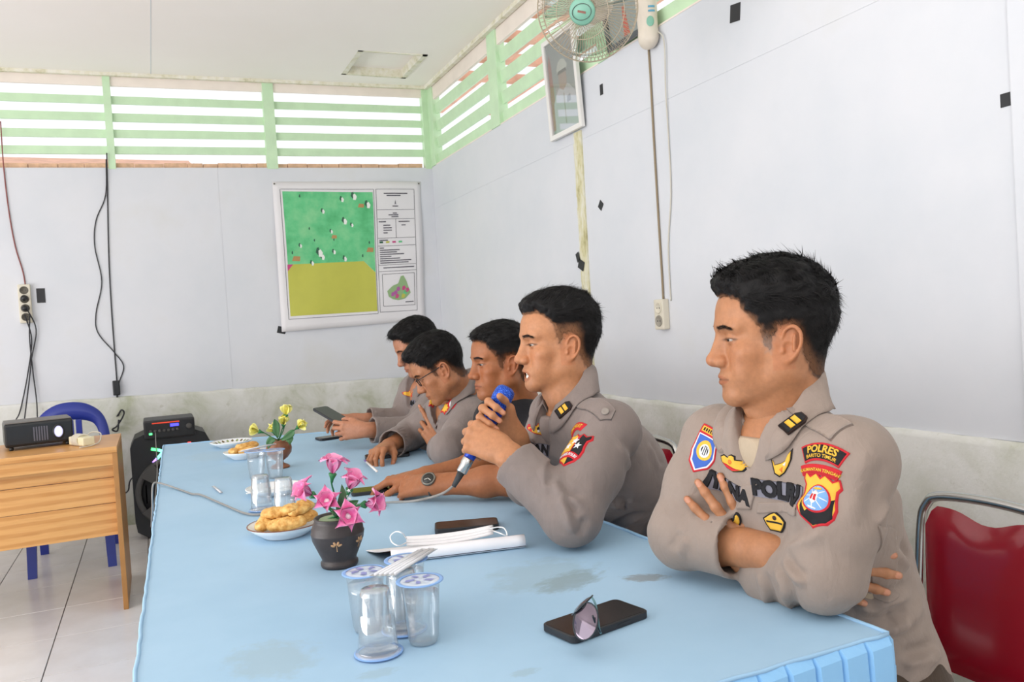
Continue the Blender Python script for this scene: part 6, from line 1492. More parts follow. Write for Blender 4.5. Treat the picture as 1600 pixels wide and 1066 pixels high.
pk = petal_mesh('petal', .040, .0168, .80, hx('#c23a80'), hx('#e0609f'), hx('#f7b3d4'), m_pink); yk = petal_mesh('petal', .024, .0105, .9, hx('#c8b830'), hx('#eadb4e'), hx('#fbf6a8'), m_yel, .6)
m_stem = mat('green_stem', '#2c7a46', .4); m_bead = mat('flower_bead', '#f2e9ec', .5); m_leaf = mat('leaf_green', '#4c6b46', .45, var=.2, vscale=60); m_leaf2 = mat('leaf_dark', '#3d6b3c', .5, var=.2, vscale=60)
def flower(c, face, root_pt, me, n, label, group, bead=.0055, lift=(20, 34), s=1.0, name='artificial_flower'):
    c = Vector(c); q = Vector(face).to_track_quat('Z', 'Y'); t_ = thing(name, label, 'flower', c, 0, group); t_.rotation_euler = q.to_euler()
    for k in range(n):
        o = bpy.data.objects.new('petal', me); COL.objects.link(o); o.parent = t_
        ring = k % 2 if n > 5 else 0
        o.rotation_euler = (Matrix.Rotation(2 * PI * k / n + rng.uniform(-.12, .12), 3, 'Z') @ Matrix.Rotation(R(lift[ring] + rng.uniform(-8, 8)), 3, 'X')).to_euler(); sc_ = s * rng.uniform(.92, 1.08); o.scale = (sc_, sc_, sc_); o.location = (0, 0, -.003 * ring)
    mesh_obj('flower_centre', MB().lathe([(.0005, -bead), (bead * .8, -bead * .5), (bead, 0), (bead * .8, bead * .6), (.0005, bead)], 14, 0, Matrix.Translation((0, 0, .015 if bead > .004 else .004))), m_bead if bead > .004 else m_yel, t_)
    inv = q.to_matrix().inverted(); Rp = inv @ (Vector(root_pt) - c); a = Vector((0, 0, -.004))
    mesh_obj('calyx', MB().lathe([(.0025, -.022), (.004, -.014), (.0085, -.004), (.007, -.002)], 12), m_stem, t_)
    mesh_obj('stem', MB().tube(spline([a, a + Vector((0, 0, -.02)), (a + Rp) * .55 + Vector((.003, 0, -.004)), Rp], 5), .0019, 6), m_stem, t_)
    return t_
rootp = Vector((VB.x, VB.y, TZ + .100)); cdir = -Vector(cam_dir(530, 780)); Rv, Uv = Vector(right_), Vector(up_)
for px_, py_, dd, fc, lb in ((520, 738, 1.665, Uv * .95 + Rv * .1 + cdir * .12, 'topmost pink artificial flower in the black pot'), (485, 772, 1.655, -Rv * .65 + Uv * .35 + cdir * .5, 'leftmost pink artificial flower in the black pot'), (512, 788, 1.625, cdir * .85 - Rv * .1 + Uv * .3, 'front left pink artificial flower facing the viewer'),
        (547, 762, 1.675, Rv * .3 + Uv * .85 + cdir * .3, 'pink artificial flower behind the leaf, right of the top one'), (573, 788, 1.655, Rv * .85 + Uv * .15 + cdir * .35, 'rightmost pink artificial flower in the black pot'), (543, 807, 1.60, cdir * .9 + Uv * .05 + Rv * .1, 'lowest pink artificial flower hanging over the pot rim')):
    flower(atd(px_, py_, dd), fc, rootp + Vector((rng.uniform(-.02, .02), rng.uniform(-.02, .02), 0)), pk, 6, lb, 'pink flowers in the black pot', .0070)
def leaf(root, pts, w, m):
    P = spline(pts, 4); mb = MB(); n = len(P) - 1; sd = (P[-1] - P[0]).cross(cdir).normalized()
    mb.grid(lambda u, v: P[int(round(u * n))] + sd * (v - .5) * 2 * w * math.sin(PI * min(.98, u * .9 + .08)) + cdir * (.003 * abs(v - .5) * 2), n, 4, 0, True, .0006); return wpart('leaf', mb, m, root)
lf = thing('artificial_leaf_spray', 'green leaves and small white blossoms among the pink flowers', 'leaves', rootp)
leaf(lf, [rootp, atd(532, 790, 1.64), atd(536, 772, 1.63), atd(534, 757, 1.63)], .008, m_leaf); leaf(lf, [rootp, atd(540, 792, 1.65), atd(552, 786, 1.64), atd(560, 782, 1.64)], .008, m_leaf2); leaf(lf, [rootp, atd(527, 803, 1.62), atd(524, 800, 1.61), atd(519, 796, 1.61)], .008, m_leaf2)
for px_, py_ in ((545, 767), (546, 780), (541, 776)): wpart('white_blossom', MB().add([atd(px_, py_, 1.632) + Rv * (.005 * (1 if k % 2 else .45) * math.cos(PI * k / 5)) + Uv * (.005 * (1 if k % 2 else .45) * math.sin(PI * k / 5)) for k in range(10)] + [atd(px_, py_, 1.629)], [(k, (k + 1) % 10, 10) for k in range(10)], 0, True), mat('white_petal', '#f2f2f2', .5), lf)
# brown goblet vase with yellow flowers
VY = P2(438, 731); vy = thing('vase', 'brown turned wooden goblet vase with yellow flowers, far end', 'vase', (VY.x, VY.y, TZ))
pr2 = [(.0005, .0005), (.034, .0005), (.035, .004), (.030, .010), (.014, .018), (.013, .026), (.030, .038), (.043, .055), (.046, .072), (.043, .088), (.036, .098), (.038, .101), (.034, .101), (.032, .094), (.0005, .09)]
mesh_obj('pot', MB().lathe(pr2, 40), mat('brown_turned_wood', '#8a5638', .35, var=.18, vscale=20), vy)
ry = Vector((VY.x, VY.y, TZ + .10)); dY = 2.93
for px_, py_, fc, lb in ((447, 647, Uv + Rv * .1, 'topmost yellow artificial flower'), (403, 674, -Rv * .8 + cdir * .4 + Uv * .2, 'leftmost yellow artificial flower'), (427, 673, cdir * .8 + Uv * .4, 'yellow artificial flower in the middle of the brown vase'), (467, 667, Rv * .6 + cdir * .5 + Uv * .4, 'rightmost yellow artificial flower'), (443, 662, Uv * .7 + cdir * .5, 'yellow artificial flower below the topmost one')):
    flower(atd(px_, py_, dY), fc, ry, yk, 7, lb, 'yellow flowers in the brown vase', .0036, (42, 62), 1.35)
lf2 = thing('artificial_leaf_spray', 'dark green leaves among the yellow flowers', 'leaves', ry)
for pts in ([(432, 690), (426, 686), (419, 695), (419, 702)], [(440, 688), (450, 682), (457, 676), (460, 672)], [(434, 684), (432, 672), (431, 662), (429, 655)], [(446, 690), (452, 686), (455, 690), (453, 696)]): leaf(lf2, [atd(*p, dY - .03) for p in pts], .013, m_leaf2)
# phones
m_case = mat('phone_case', '#26272b', .5); m_glass = mat('phone_glass', '#0c0d10', .08); m_glass2 = mat('phone_glass_matte', '#141416', .22)
def phone(c, yaw, label, w=.078, l=.165, h=.010, mtx=None, screen=None):
    t_ = thing('phone', label, 'phone', c)
    if mtx is None: t_.rotation_euler = (0, 0, yaw)
    else: t_.rotation_euler = mtx.to_euler()
    mesh_obj('case', MB().rbox((-l / 2, -w / 2, 0), (l / 2, w / 2, h), .011), m_case, t_); mesh_obj('screen', MB().rbox((-l / 2 + .003, -w / 2 + .003, h - .0002), (l / 2 - .003, w / 2 - .003, h + .0005), .009, edge=.0002), screen or m_glass2, t_)
    mesh_obj('button', MB().box((.01, -w / 2 - .0008, h * .35), (.035, -w / 2 + .001, h * .65)), m_case, t_); return t_
def span(p0, p1): a, b = P2(*p0), P2(*p1); return (a + b) / 2, math.atan2((b - a).y, (b - a).x)
c, yw = span((846, 993), (1013, 966)); cam_l = P2(905, 1011); ex = Vector((math.cos(yw), math.sin(yw), 0))
c = (P2(846, 980) + P2(1013, 966) + P2(905, 1012) + P2(958, 948)) / 4 ; a_, b_ = P2(905, 1012), P2(1014, 972); yw = math.atan2((b_ - a_).y, (b_ - a_).x)
ph1 = phone((c.x, c.y, TZ + .0004), yw, 'black phone in the foreground with sunglasses resting on it', h=.0115, w=.080, l=.158)
a_, b_ = P2(677, 837), P2(783, 828); yw = math.atan2((b_ - a_).y, (b_ - a_).x); c = (a_ + b_) / 2 + Vector((-math.sin(yw), math.cos(yw), 0)) * .036
phone((c.x, c.y, TZ + .0004), yw, 'dark phone lying behind the white paper and the mask', h=.013, l=.150, w=.076)
a_, b_ = P2(566, 775), P2(612, 774); c = P2(592, 768); phone((c.x, c.y, TZ + .0004), R(-8), 'dark phone under the fingers of the man in black', screen=m_glass)
c = P2(605, 714); phone((c.x, c.y, TZ + .0004), R(-12), 'dark phone under the hand of the officer with glasses', screen=m_glass)
c = P2(521, 685); phone((c.x, c.y, TZ + .0004), R(10), 'dark phone lying at the far end of the table', l=.150)
hp = A3(517, 650, 3.50); xx = Vector(A3(527, 656, 3.47) - A3(508, 645, 3.52)).normalized(); yy = Vector((.25, .9, .25)); yy = (yy - xx * yy.dot(xx)).normalized(); zz = xx.cross(yy)
mm = Matrix((xx, yy, zz)).transposed(); phone(Vector(hp), 0, 'dark phone held up by the farthest officer', mtx=mm)
# sunglasses on the phone
sg = thing('sunglasses', 'dark mirrored sunglasses standing folded on the black phone', 'sunglasses', on(921, 990, z=TZ + .0125))
m_lens = mat('mirror_lens', '#6e6470', .08, .75); m_wire = mat('gunmetal', '#3b4145', .25, .9)
def lens(c, ax_u, ax_v, nrm):
    mb = MB(); n = 30; rim = []
    for k in range(n):
        a = 2 * PI * k / n; ru, rv = .0205 * (1 + .12 * math.sin(a)), .026; rim.append(c + ax_u * ru * math.cos(a) * (1 - .12 * math.sin(a)) + ax_v * rv * math.sin(a))
    vs = list(rim) + [c + (p - c) * .6 + nrm * .003 for p in rim] + [c + nrm * .0042]
    mb.add(vs, [(k, (k + 1) % n, n + (k + 1) % n, n + k) for k in range(n)] + [(n + k, n + (k + 1) % n, 2 * n) for k in range(n)], 0, True); wpart('lens', mb, m_lens, sg); wpart('rim', MB().tube(rim, .0011, 6, closed=True), m_wire, sg)
D0 = 1.17
L1 = atd(915, 971, D0); u1 = (Rv * .72 + Uv * .12 - Vector(fwd_) * .55).normalized(); v1 = (Uv * .86 + Rv * .38 + Vector(fwd_) * .25).normalized(); v1 = (v1 - u1 * v1.dot(u1)).normalized(); n1 = u1.cross(v1); n1 = n1 if n1.dot(cdir) > 0 else -n1
lens(L1, u1, v1, n1)
L2 = atd(910, 946, D0 + .035); u2 = (Rv * .70 + Uv * .66).normalized(); v2 = Vector(fwd_) * .95 + Rv * .15 - Uv * .2; v2 = (v2 - u2 * v2.dot(u2)).normalized(); lens(L2, u2, v2, (u2.cross(v2)) * (1 if u2.cross(v2).z > 0 else -1))
wpart('bridge', MB().tube(spline([L1 + v1 * .024 - u1 * .004, atd(912, 949, D0 + .01), L2 - v2 * .024], 5), .0012, 6), m_wire, sg)
wpart('temple', MB().tube(spline([atd(925, 934, D0 + .02), atd(931, 946, D0 + .012), atd(934, 965, D0), atd(937, 985, D0 - .004), atd(939, 990, D0 - .002)], 5), [.0016] * 21, 6), mat('teal_temple', '#5b7f86', .3, .5), sg); wpart('temple', MB().tube(spline([atd(926, 962, D0 - .012), atd(931, 976, D0 - .01), atd(938, 988, D0 - .004)], 5), .0014, 6), m_wire, sg)
# leaflet and mask
m_paper = mat('white_paper', '#f2f2f6', .5); m_inside = mat('leaflet_print', '#3a2420', .4)
lt = thing('leaflet', 'white folded leaflet rolled along its near edge, behind the near cups', 'paper', on(700, 868, z=TZ))
A0, A1 = P2(612, 884), P2(822, 858); B0, B1 = P2(572, 862), P2(775, 842)
axv = (A1 - A0).normalized(); perp = Vector((-axv.y, axv.x, 0)); perp = perp if perp.dot(B0 - A0) > 0 else -perp
def sheet(u, v, lift=0):
    """v = 0 far edge ... 1 curled near edge"""
    near = A0.lerp(A1, u); far = B0.lerp(B1, u); H_ = .021
    if v < .62: s_ = v / .62; p = far.lerp(near + perp * .012, s_); z = .002 + H_ * 1.25 * (s_ ** 1.6)
    else: s_ = (v - .62) / .38; a = PI * .5 - s_ * PI * .98; p = near + perp * .012 - perp * (.0125 * math.cos(a)) ; z = .002 + H_ * .62 + H_ * .64 * math.sin(a)
    p = Vector((p.x, p.y, TZ + max(.0012, z) + lift)); return p
wpart('outer_sheet', MB().grid(lambda u, v: sheet(u, v), 16, 26, 0, True, .0008), m_paper, lt)
for k, (v0, v1, cc) in enumerate(((.02, .30, '#26201f'), (.30, .55, '#7a1f1c'), (.55, .8, '#caa02a'), (.8, .90, '#3a2420'))): wpart('inner_print', MB().grid(lambda u, v: sheet(u, v0 + (v1 - v0) * v, -.0014), 14, 8, 0, True), mat('leaflet_ink%s' % 'abcd'[k], cc, .4), lt)
for k in range(4): wpart('text_line', MB().grid(lambda u, v: sheet(.14 + .62 * u, .22 + .09 * k + .028 * v, .0006), 12, 2, 0, True), mat('faint_print', '#d3cfdd', .5), lt)
mk = thing('face_mask', 'white folded face mask with ear loops, lying on the leaflet', 'mask', on(700, 838, z=TZ + .02))
M0, M1 = on(635, 846, z=TZ + .018), on(770, 828, z=TZ + .030)
def mask_pt(u, v): p = M0.lerp(M1, u); w = .020 * (1 - .25 * abs(u - .5)); return p + Uv * ((v - .45) * w) + perp * ((v - .5) * .012) - Uv * (.006 * math.sin(PI * u))
wpart('fabric', MB().grid(mask_pt, 14, 5, 0, True, .0025), mat('mask_white', '#f6f6f8', .7), mk)
for k in (1, 2): wpart('pleat', MB().grid(lambda u, v: mask_pt(u, .28 * k + .05 + .10 * v) - perp * .0012, 14, 1, 0, True, .0008), MATS['mask_white'], mk)
wpart('ear_loop', MB().tube(spline([M0 + Uv * .006, atd(629, 834, 1.645), atd(619, 831, 1.65), atd(610, 838, 1.645), atd(613, 848, 1.635), atd(624, 853, 1.63), M0 - Uv * .003], 6), .0014, 6), MATS['mask_white'], mk)
wpart('ear_loop', MB().tube(spline([M1 + Uv * .008, atd(766, 826, 1.70), atd(778, 824, 1.70), atd(788, 826, 1.69), atd(792, 837, 1.68), atd(780, 833, 1.68), M1 - Uv * .002], 6), .0014, 6), MATS['mask_white'], mk)
# pen between the hands
pn = thing('pen', 'thin white stick with a purple tip between the two hands', 'pen', on(575, 726, z=TZ + .02))
pa, pb = on(569, 719, z=TZ + .012), on(589, 737, z=TZ + .030); wpart('barrel', MB().tube([pa.lerp(pb, .2), pb], .0036, 8), mat('pen_white', '#efe6e2', .4), pn); wpart('tip', MB().tube([pa, pa.lerp(pb, .2)], [.002, .0036], 8), mat('pen_purple', '#7a5bb0', .4), pn)
# microphone and its cable
m_micg = mat('mic_glitter_blue', '#2a62d6', .28, .55); t = NT(m_micg); v = t.coords('Object'); vo = t.n('ShaderNodeTexVoronoi'); vo.inputs['Scale'].default_value = 420; t.l(v, vo.inputs['Vector']); t.base(t.ramp(vo.outputs['Distance'], [(.05, hx('#86b4ff')), (.35, hx('#2a63dc')), (.7, hx('#173aa0'))])); t.bump(vo.outputs['Distance'], .8, .002)
m_micb = mat('mic_blue_body', '#1d3fae', .25, .4); m_silver = mat('silver', '#c9c7c4', .22, 1.0)
mq = Vector(mic_ax).to_track_quat('Z', 'Y').to_matrix().to_4x4(); mq.translation = Vector(MIC_END); LM = float(np.linalg.norm(MIC_TOP - MIC_END))
mc = thing('microphone', 'glittery blue microphone held in both hands by the speaking officer', 'microphone', MIC_END)
mcp = lambda name, prof, m: wpart(name, MB().lathe(prof, 28, 0, mq), m, mc)
mcp('head_grille', [(.0005, LM), (.016, LM - .001), (.0215, LM - .006), (.0235, LM - .014), (.0240, LM - .030), (.0205, LM - .048)], m_micg); mcp('collar_ring', [(.0212, LM - .048), (.0218, LM - .050), (.0215, LM - .054), (.0200, LM - .056)], m_micb)
mcp('body', [(.0205, LM - .055), (.0200, LM - .068), (.0165, LM - .10), (.0135, .03), (.0128, .014)], m_micb); mcp('connector', [(.0128, .016), (.0132, .014), (.0132, .002), (.0120, 0), (.0120, -.018), (.0095, -.020), (.0005, -.021)], m_silver)
wpart('switch', MB().box((-.004, -.0215, LM - .092), (.004, -.015, LM - .070), bevel=.001, mtx=mq), m_blk, mc)
ce = Vector(MIC_END) - Vector(mic_ax) * .02
mcb = thing('microphone_cable', 'grey microphone cable running across the table from the loudspeaker', 'cable', P2(390, 803))
wpart('strain_relief', MB().tube([ce, ce - Vector(mic_ax) * .035], [.0085, .005], 12), mat('dark_rubber', '#33383c', .6), mcb)
pth = [ce - Vector(mic_ax) * .03, atd(694, 770, 1.83), atd(672, 778, 1.87), atd(640, 784, 1.91)] + [on(a, b_, z=TZ + .0045) for a, b_ in ((600, 786), (565, 789), (520, 786), (470, 790), (430, 800), (390, 804), (350, 789), (315, 774), (300, 772), (280, 765), (250, 758))]
e_ = pth[-1]; pth[-1] = e_ = e_ + Vector((0, 0, .006)); pth += [e_ + Vector((-.022, .01, -.006)), e_ + Vector((-.030, .10, -.10)), Vector((-.06, 4.6, .30)), Vector((-.02, 5.3, .45)), Vector((-.015, 5.58, .62)), Vector((-.012, 5.612, .672))]
wpart('cord', MB().tube(spline(pth, 6), .0031, 8), mat('grey_cord', '#8d8b88', .5), mcb)
# wristwatch
fr_w = None
# ================================================================== THINGS ON THE WALLS
m_tape = mat('black_tape', '#26272a', .55)
def tape_r(px_, py_, w, h, rot, label, o=.0004):
    q = on(px_, py_, x=XW); t_ = mesh_obj('tape_piece', MB().box((-.0016, -w / 2, -h / 2), (0, w / 2, h / 2), bevel=.0004), m_tape); t_.location = (XW - o, q.y, q.z); t_.rotation_euler = (R(rot), 0, 0); tag(t_, label, 'tape', 'black tape on the walls')
tape_r(1149, 20, .058, .066, 8, 'black tape square high on the right wall, nearest the ceiling'); tape_r(1579, 154, .055, .036, 0, 'black tape rectangle at the right edge of the wall'); tape_r(940, 140, .028, .052, 0, 'narrow black tape strip right of the framed portrait')
tape_r(939, 321, .040, .042, 40, 'small black tape diamond between portrait strip and cable'); tape_r(911, 414, .06, .05, 25, 'crumpled black tape on the yellowed strip, lower piece', .011); tape_r(906, 402, .035, .05, -20, 'crumpled black tape on the yellowed strip, upper piece', .011)
def tape_b(px_, py_, w, h, rot, label):
    q = on(px_, py_, y=YW); t_ = mesh_obj('tape_piece', MB().box((-w / 2, -.0016, -h / 2), (w / 2, 0, h / 2), bevel=.0004), m_tape); t_.location = (q.x, YW - .0004, q.z); t_.rotation_euler = (0, R(rot), 0); tag(t_, label, 'tape', 'black tape on the walls')
tape_b(440, 516, .060, .050, 15, 'black tape at the lower left corner of the map banner'); tape_b(64, 462, .050, .095, 0, 'black tape rectangle beside the left wall socket')
# power sockets
m_sock = mat('socket_ivory', '#d9d2c0', .45); m_sockg = mat('socket_grey', '#9a9488', .5); m_dark = mat('socket_dark', '#5b564c', .6)
def socket(loc, n, label, axis):
    t_ = thing('power_socket', label, 'socket', loc, 0 if axis == 'y' else -PI / 2); h = .058 * n + .02
    mesh_obj('housing', MB().box((-.036, -.034, -h / 2), (.036, 0, h / 2), bevel=.006), m_sock, t_)
    for k in range(n):
        z = h / 2 - .039 - .058 * k; mt = Matrix.Translation((0, -.034, z)) @ Matrix.Rotation(PI / 2, 4, 'X')
        mesh_obj('outlet', MB().lathe([(.0005, .0006), (.0195, .0006), (.0210, .0030), (.0245, .0035), (.026, .0)], 22, 0, mt), m_sock if n == 2 and k == 0 else (m_dark if n == 4 else m_sockg), t_)
        for s in (-1, 1): mesh_obj('contact', MB().lathe([(.003, 0), (.003, .002), (.0005, .002)], 8, 0, Matrix.Translation((s * .009, -.0335, z)) @ Matrix.Rotation(PI / 2, 4, 'X')), mat('contact_black', '#1c1b19', .5), t_)
    return t_
q = on(1039, 491, x=XW); socket((XW, q.y, q.z), 2, 'ivory double socket on the right wall between the two front officers', 'x')
m_cord = mat('brown_cord', '#8f7f66', .6); m_bcord = mat('black_cord', '#26262b', .5); m_wcord = mat('pale_cord', '#c9c5b9', .6); m_rcord = mat('red_cord', '#8a4a46', .6)
def cable(label, pts, r, m, end=None, sag=True):
    t_ = thing('wall_cable', label, 'cable', pts[len(pts) // 2]); wpart('cord', MB().tube(spline(pts, 6), r, 6), m, t_); return t_
def rw(px_, py_, o=.006): p = on(px_, py_, x=XW); return Vector((XW - o, p.y, p.z))
def bw(px_, py_, o=.006): p = on(px_, py_, y=YW); return Vector((p.x, YW - o, p.z))
cable('brown cable from the fan down to the ivory double socket', [rw(1014, 62), rw(1018, 120), rw(1024, 230), rw(1031, 350), rw(1036, 430), rw(1038, 468)], .005, m_cord)
cable('thin pale cord hanging loose from the fan bracket', [rw(1030, 48, .02), rw(1041, 64, .012), rw(1043, 140, .01), rw(1046, 210), rw(1050, 300), rw(1046, 380), rw(1048, 440), rw(1050, 470)], .003, m_wcord)
t_ = socket((on(40, 475, y=YW).x, YW, on(40, 475, y=YW).z), 4, 'ivory socket strip with black plugs on the left of the back wall', 'y'); sx0 = on(40, 475, y=YW)
for k, (dz, lb) in enumerate(((.035, 'black plug in the upper part of the socket strip'), (-.03, 'black plug in the lower part of the socket strip'))):
    p_ = thing('power_plug', lb, 'plug', (sx0.x, YW - .0405, sx0.z + dz)); mesh_obj('plug_body', MB().lathe([(.019, 0), (.021, .012), (.015, .03), (.006, .034)], 18, 0, Matrix.Rotation(PI / 2, 4, 'X')), m_blk, p_)
cable('reddish cable coming down the back wall to the socket strip', [bw(1, 190), bw(6, 262), bw(14, 330), bw(24, 385), bw(36, 425), bw(41, 455)], .004, m_rcord)
cable('black cable hanging from the socket strip, left one', [bw(40, 492, .05), bw(50, 530, .02), bw(44, 585, .02), bw(33, 640, .03), bw(28, 655, .10)], .0042, m_bcord)
cable('black cable hanging from the socket strip, middle one', [bw(43, 482, .05), bw(57, 515, .02), bw(50, 560, .02), bw(46, 600, .03), bw(42, 655, .12)], .0042, m_bcord)
cable('black cable hanging from the socket strip, right one', [bw(48, 494, .05), bw(47, 530, .02), bw(52, 580, .02), bw(58, 625, .03), bw(62, 650, .12)], .0042, m_bcord)
cable('pair of dark cables falling beside the left louvre post, straight one', [bw(167, 240, .02), bw(168, 300), bw(170, 400), bw(174, 480), bw(179, 550), bw(183, 600)], .0042, m_bcord)
cable('dark cable falling beside the left louvre post, looping outwards', [bw(166, 250, .02), bw(165, 305), bw(150, 345), bw(148, 385), bw(159, 440), bw(150, 490), bw(153, 520), bw(178, 550), bw(193, 572), bw(186, 598)], .0036, m_bcord)
t_ = cable('black cable with a switch and a coiled end above the desk corner', [bw(182, 596), bw(183, 620), bw(182, 650), bw(190, 640, .05), bw(194, 646, .05), bw(184, 664, .05), bw(176, 670, .06), bw(184, 672, .06), bw(186, 655, .05)], .006, m_bcord); wpart('inline_switch', MB().box((bw(182, 606).x - .022, YW - .035, bw(182, 606).z - .05), (bw(182, 606).x + .022, YW - .008, bw(182, 606).z + .05), bevel=.006), m_blk, t_)
cable('black cable between the loudspeaker and the desk corner', [Vector((-.02, 5.95, .40)), Vector((-.17, 5.9, .36)), Vector((-.2, 5.93, .28)), Vector((-.22, 6.0, .25))], .005, m_bcord)
# map banner
mp = thing('map_banner', 'vinyl map banner with green and yellow areas on the back wall', 'banner', (on(545, 400, y=YW).x, YW, 1.25))
c00, c10, c01, c11 = (bw(*p, 0) for p in ((440, 519), (663, 500), (425, 284), (657, 284)))
def ban(u, v, o=0):
    p = (c00 * (1 - u) + c10 * u) * (1 - v) + (c01 * (1 - u) + c11 * u) * v
    w = .012 + .006 * math.sin(u * 7 + v * 3) + .004 * math.sin(u * 13 - v * 9) + .010 * (1 - v) * math.sin(PI * u) - .006 * v
    return Vector((p.x, YW - max(.003, w) - o, p.z))
wpart('sheet', MB().grid(lambda u, v: ban(u, v), 30, 26, 0, True, .0012), mat('vinyl_white', '#e2e0e2', .5), mp)
def region(name, poly, m, o=.0012, n=10):
    bm = bmesh.new(); vv = [bm.verts.new((x, y, 0)) for x, y in poly]; bm.faces.new(vv); bmesh.ops.triangulate(bm, faces=bm.faces[:])
    for _ in range(5):
        le = [e for e in bm.edges if e.calc_length() > .06]
        if not le: break
        bmesh.ops.subdivide_edges(bm, edges=le, cuts=1); bmesh.ops.triangulate(bm, faces=[f for f in bm.faces if len(f.verts) > 3])
    bm.verts.index_update(); mb = MB().add([ban(v.co.x, v.co.y, o) for v in bm.verts], [tuple(v.index for v in f.verts) for f in bm.faces], 0, True); bm.free(); return wpart(name, mb, m, mp)
m_mapg = mat('map_green', '#55b878', .5); t = NT(m_mapg); v = t.coords('Object'); c = t.ramp(t.noise(v, 5, 5, .6), [(.3, hx('#3fa566')), (.5, hx('#63c486')), (.72, hx('#8fd39a'))]); n2 = t.noise(v, 17, 6, .7, .4)
t.base(t.mix(t.ramp(n2, [(.66, (0, 0, 0)), (.74, (.8, .8, .8))]), c, hx('#a9b97c')))
m_mapy = mat('map_yellow', '#bdbd4e', .5, var=.05, vscale=6); m_ink = mat('map_ink', '#55535c', .6); m_mapr = mat('map_magenta', '#c0457e', .5); m_mapw = mat('map_cloud', '#e6ebe4', .6); m_mapd = mat('map_shadow', '#2f5e48', .6); m_mapo = mat('map_orange', '#b38a58', .6); m_mapp = mat('map_purple', '#a85a9a', .6)
region('green_area', [(.065, .435), (.63, .435), (.655, .44), (.655, .925), (.06, .935)], m_mapg)
region('yellow_area', [(.062, .10), (.655, .09), (.655, .36), (.575, .445), (.10, .445), (.062, .40)], m_mapy, .0016); region('green_corner', [(.655, .362), (.6552, .442), (.577, .445)], m_mapg, .0016); region('magenta_area', [(.062, .40), (.10, .445), (.062, .445)], m_mapr, .0018)
rm = random.Random(11)
for (u, v, s) in ((.17, .90, .6), (.44, .88, .9), (.52, .90, 1.2), (.61, .84, 1.2), (.31, .80, .8), (.45, .73, 1.1), (.50, .70, .7), (.36, .66, .7), (.22, .68, .5), (.25, .60, .5), (.15, .57, .7), (.27, .52, 1.4), (.29, .49, 1.0), (.37, .52, .8), (.44, .47, .9), (.57, .48, .6), (.22, .45, .8), (.10, .52, .6), (.62, .57, .6), (.38, .60, .5)):
    region('cloud_shadow', [(u - .012 * s, v), (u - .006 * s, v + .022 * s), (u + .004 * s, v + .024 * s), (u + .006 * s, v - .004 * s), (u, v - .016 * s)], m_mapd, .0020)
    if s > .65: region('cloud', [(u + .002, v - .022 * s), (u + .002, v + .008 * s), (u + .012 * s, v + .014 * s), (u + .022 * s, v - .004 * s), (u + .016 * s, v - .024 * s)], m_mapw, .0024)
for (u, v, s) in ((.57, .83, 1), (.38, .62, .9), (.62, .52, 1.2), (.12, .48, 1.3)): region('bare_patch', [(u - .02 * s, v - .01 * s), (u + .02 * s, v - .012 * s), (u + .022 * s, v + .012 * s), (u - .01 * s, v + .016 * s)], m_mapo, .0018)
def rule(u0, v0, u1, v1, w=.0022):
    if abs(u1 - u0) > abs(v1 - v0): return [(u0, v0 - w), (u1, v1 - w), (u1, v1 + w), (u0, v0 + w)]
    return [(u0 - w, v0), (u0 + w, v0), (u1 + w, v1), (u1 - w, v1)]
for l in ((.05, .08, .66, .072), (.05, .95, .66, .945), (.05, .08, .046, .95), (.66, .072, .662, .945), (.675, .08, .945, .075), (.678, .945, .95, .945), (.675, .08, .678, .945), (.945, .075, .95, .945), (.68, .80, .945, .80), (.68, .735, .945, .735), (.68, .60, .945, .60), (.68, .545, .945, .545), (.68, .41, .945, .41), (.68, .365, .945, .365), (.81, .60, .81, .735), (.70, .12, .93, .115), (.70, .345, .93, .345), (.70, .12, .70, .345), (.93, .115, .93, .345)): region('ruled_line', rule(*l, w=.0014), m_ink, .0022)
for (u, v, L) in ((.73, .915, .17), (.75, .90, .10), (.79, .825, .04), (.79, .775, .03), (.76, .763, .07), (.78, .75, .05), (.69, .715, .05), (.83, .715, .08), (.72, .69, .05), (.72, .672, .06), (.72, .655, .06), (.72, .637, .03), (.85, .69, .03), (.69, .585, .06), (.69, .53, .03), (.69, .515, .14), (.69, .50, .12), (.69, .485, .17), (.69, .47, .08), (.69, .455, .14), (.69, .44, .22), (.69, .425, .20), (.71, .39, .22), (.86, .14, .06)): region('printed_line', rule(u, v, u + L, v, w=.0035), m_ink, .0022)
region('north_arrow', [(.805, .835), (.811, .87), (.817, .835), (.811, .842)], m_ink, .0022)
for k, m_ in enumerate((MATS['map_shadow'], m_mapy, m_mapr, m_mapg)): region('legend_box', [(.69 + .045 * k, .565), (.715 + .045 * k, .565), (.715 + .045 * k, .578), (.69 + .045 * k, .578)], m_, .0024)
region('inset_land', [(.74, .185), (.77, .165), (.81, .155), (.86, .165), (.90, .205), (.885, .245), (.87, .29), (.85, .33), (.83, .325), (.81, .275), (.77, .26), (.73, .225)], mat('map_inset_green', '#8fae7c', .6), .0024)
for (u, v, m_) in ((.79, .21, m_mapp), (.81, .235, m_mapp), (.77, .20, m_mapp), (.85, .24, m_mapr), (.875, .225, m_mapr), (.86, .21, m_mapg), (.845, .185, m_mapy), (.80, .185, m_mapr)): region('inset_patch', [(u - .014, v - .012), (u + .004, v - .016), (u + .016, v + .002), (u + .006, v + .018), (u - .010, v + .012)], m_, .0027)
for u, v in ((.012, .985), (.985, .985)): p = ban(u, v, .002); wpart('nail', MB().lathe([(.006, 0), (.006, .004), (.0005, .005)], 10, 0, Matrix.Translation(p) @ Matrix.Rotation(PI / 2, 4, 'X')), m_dark, mp)
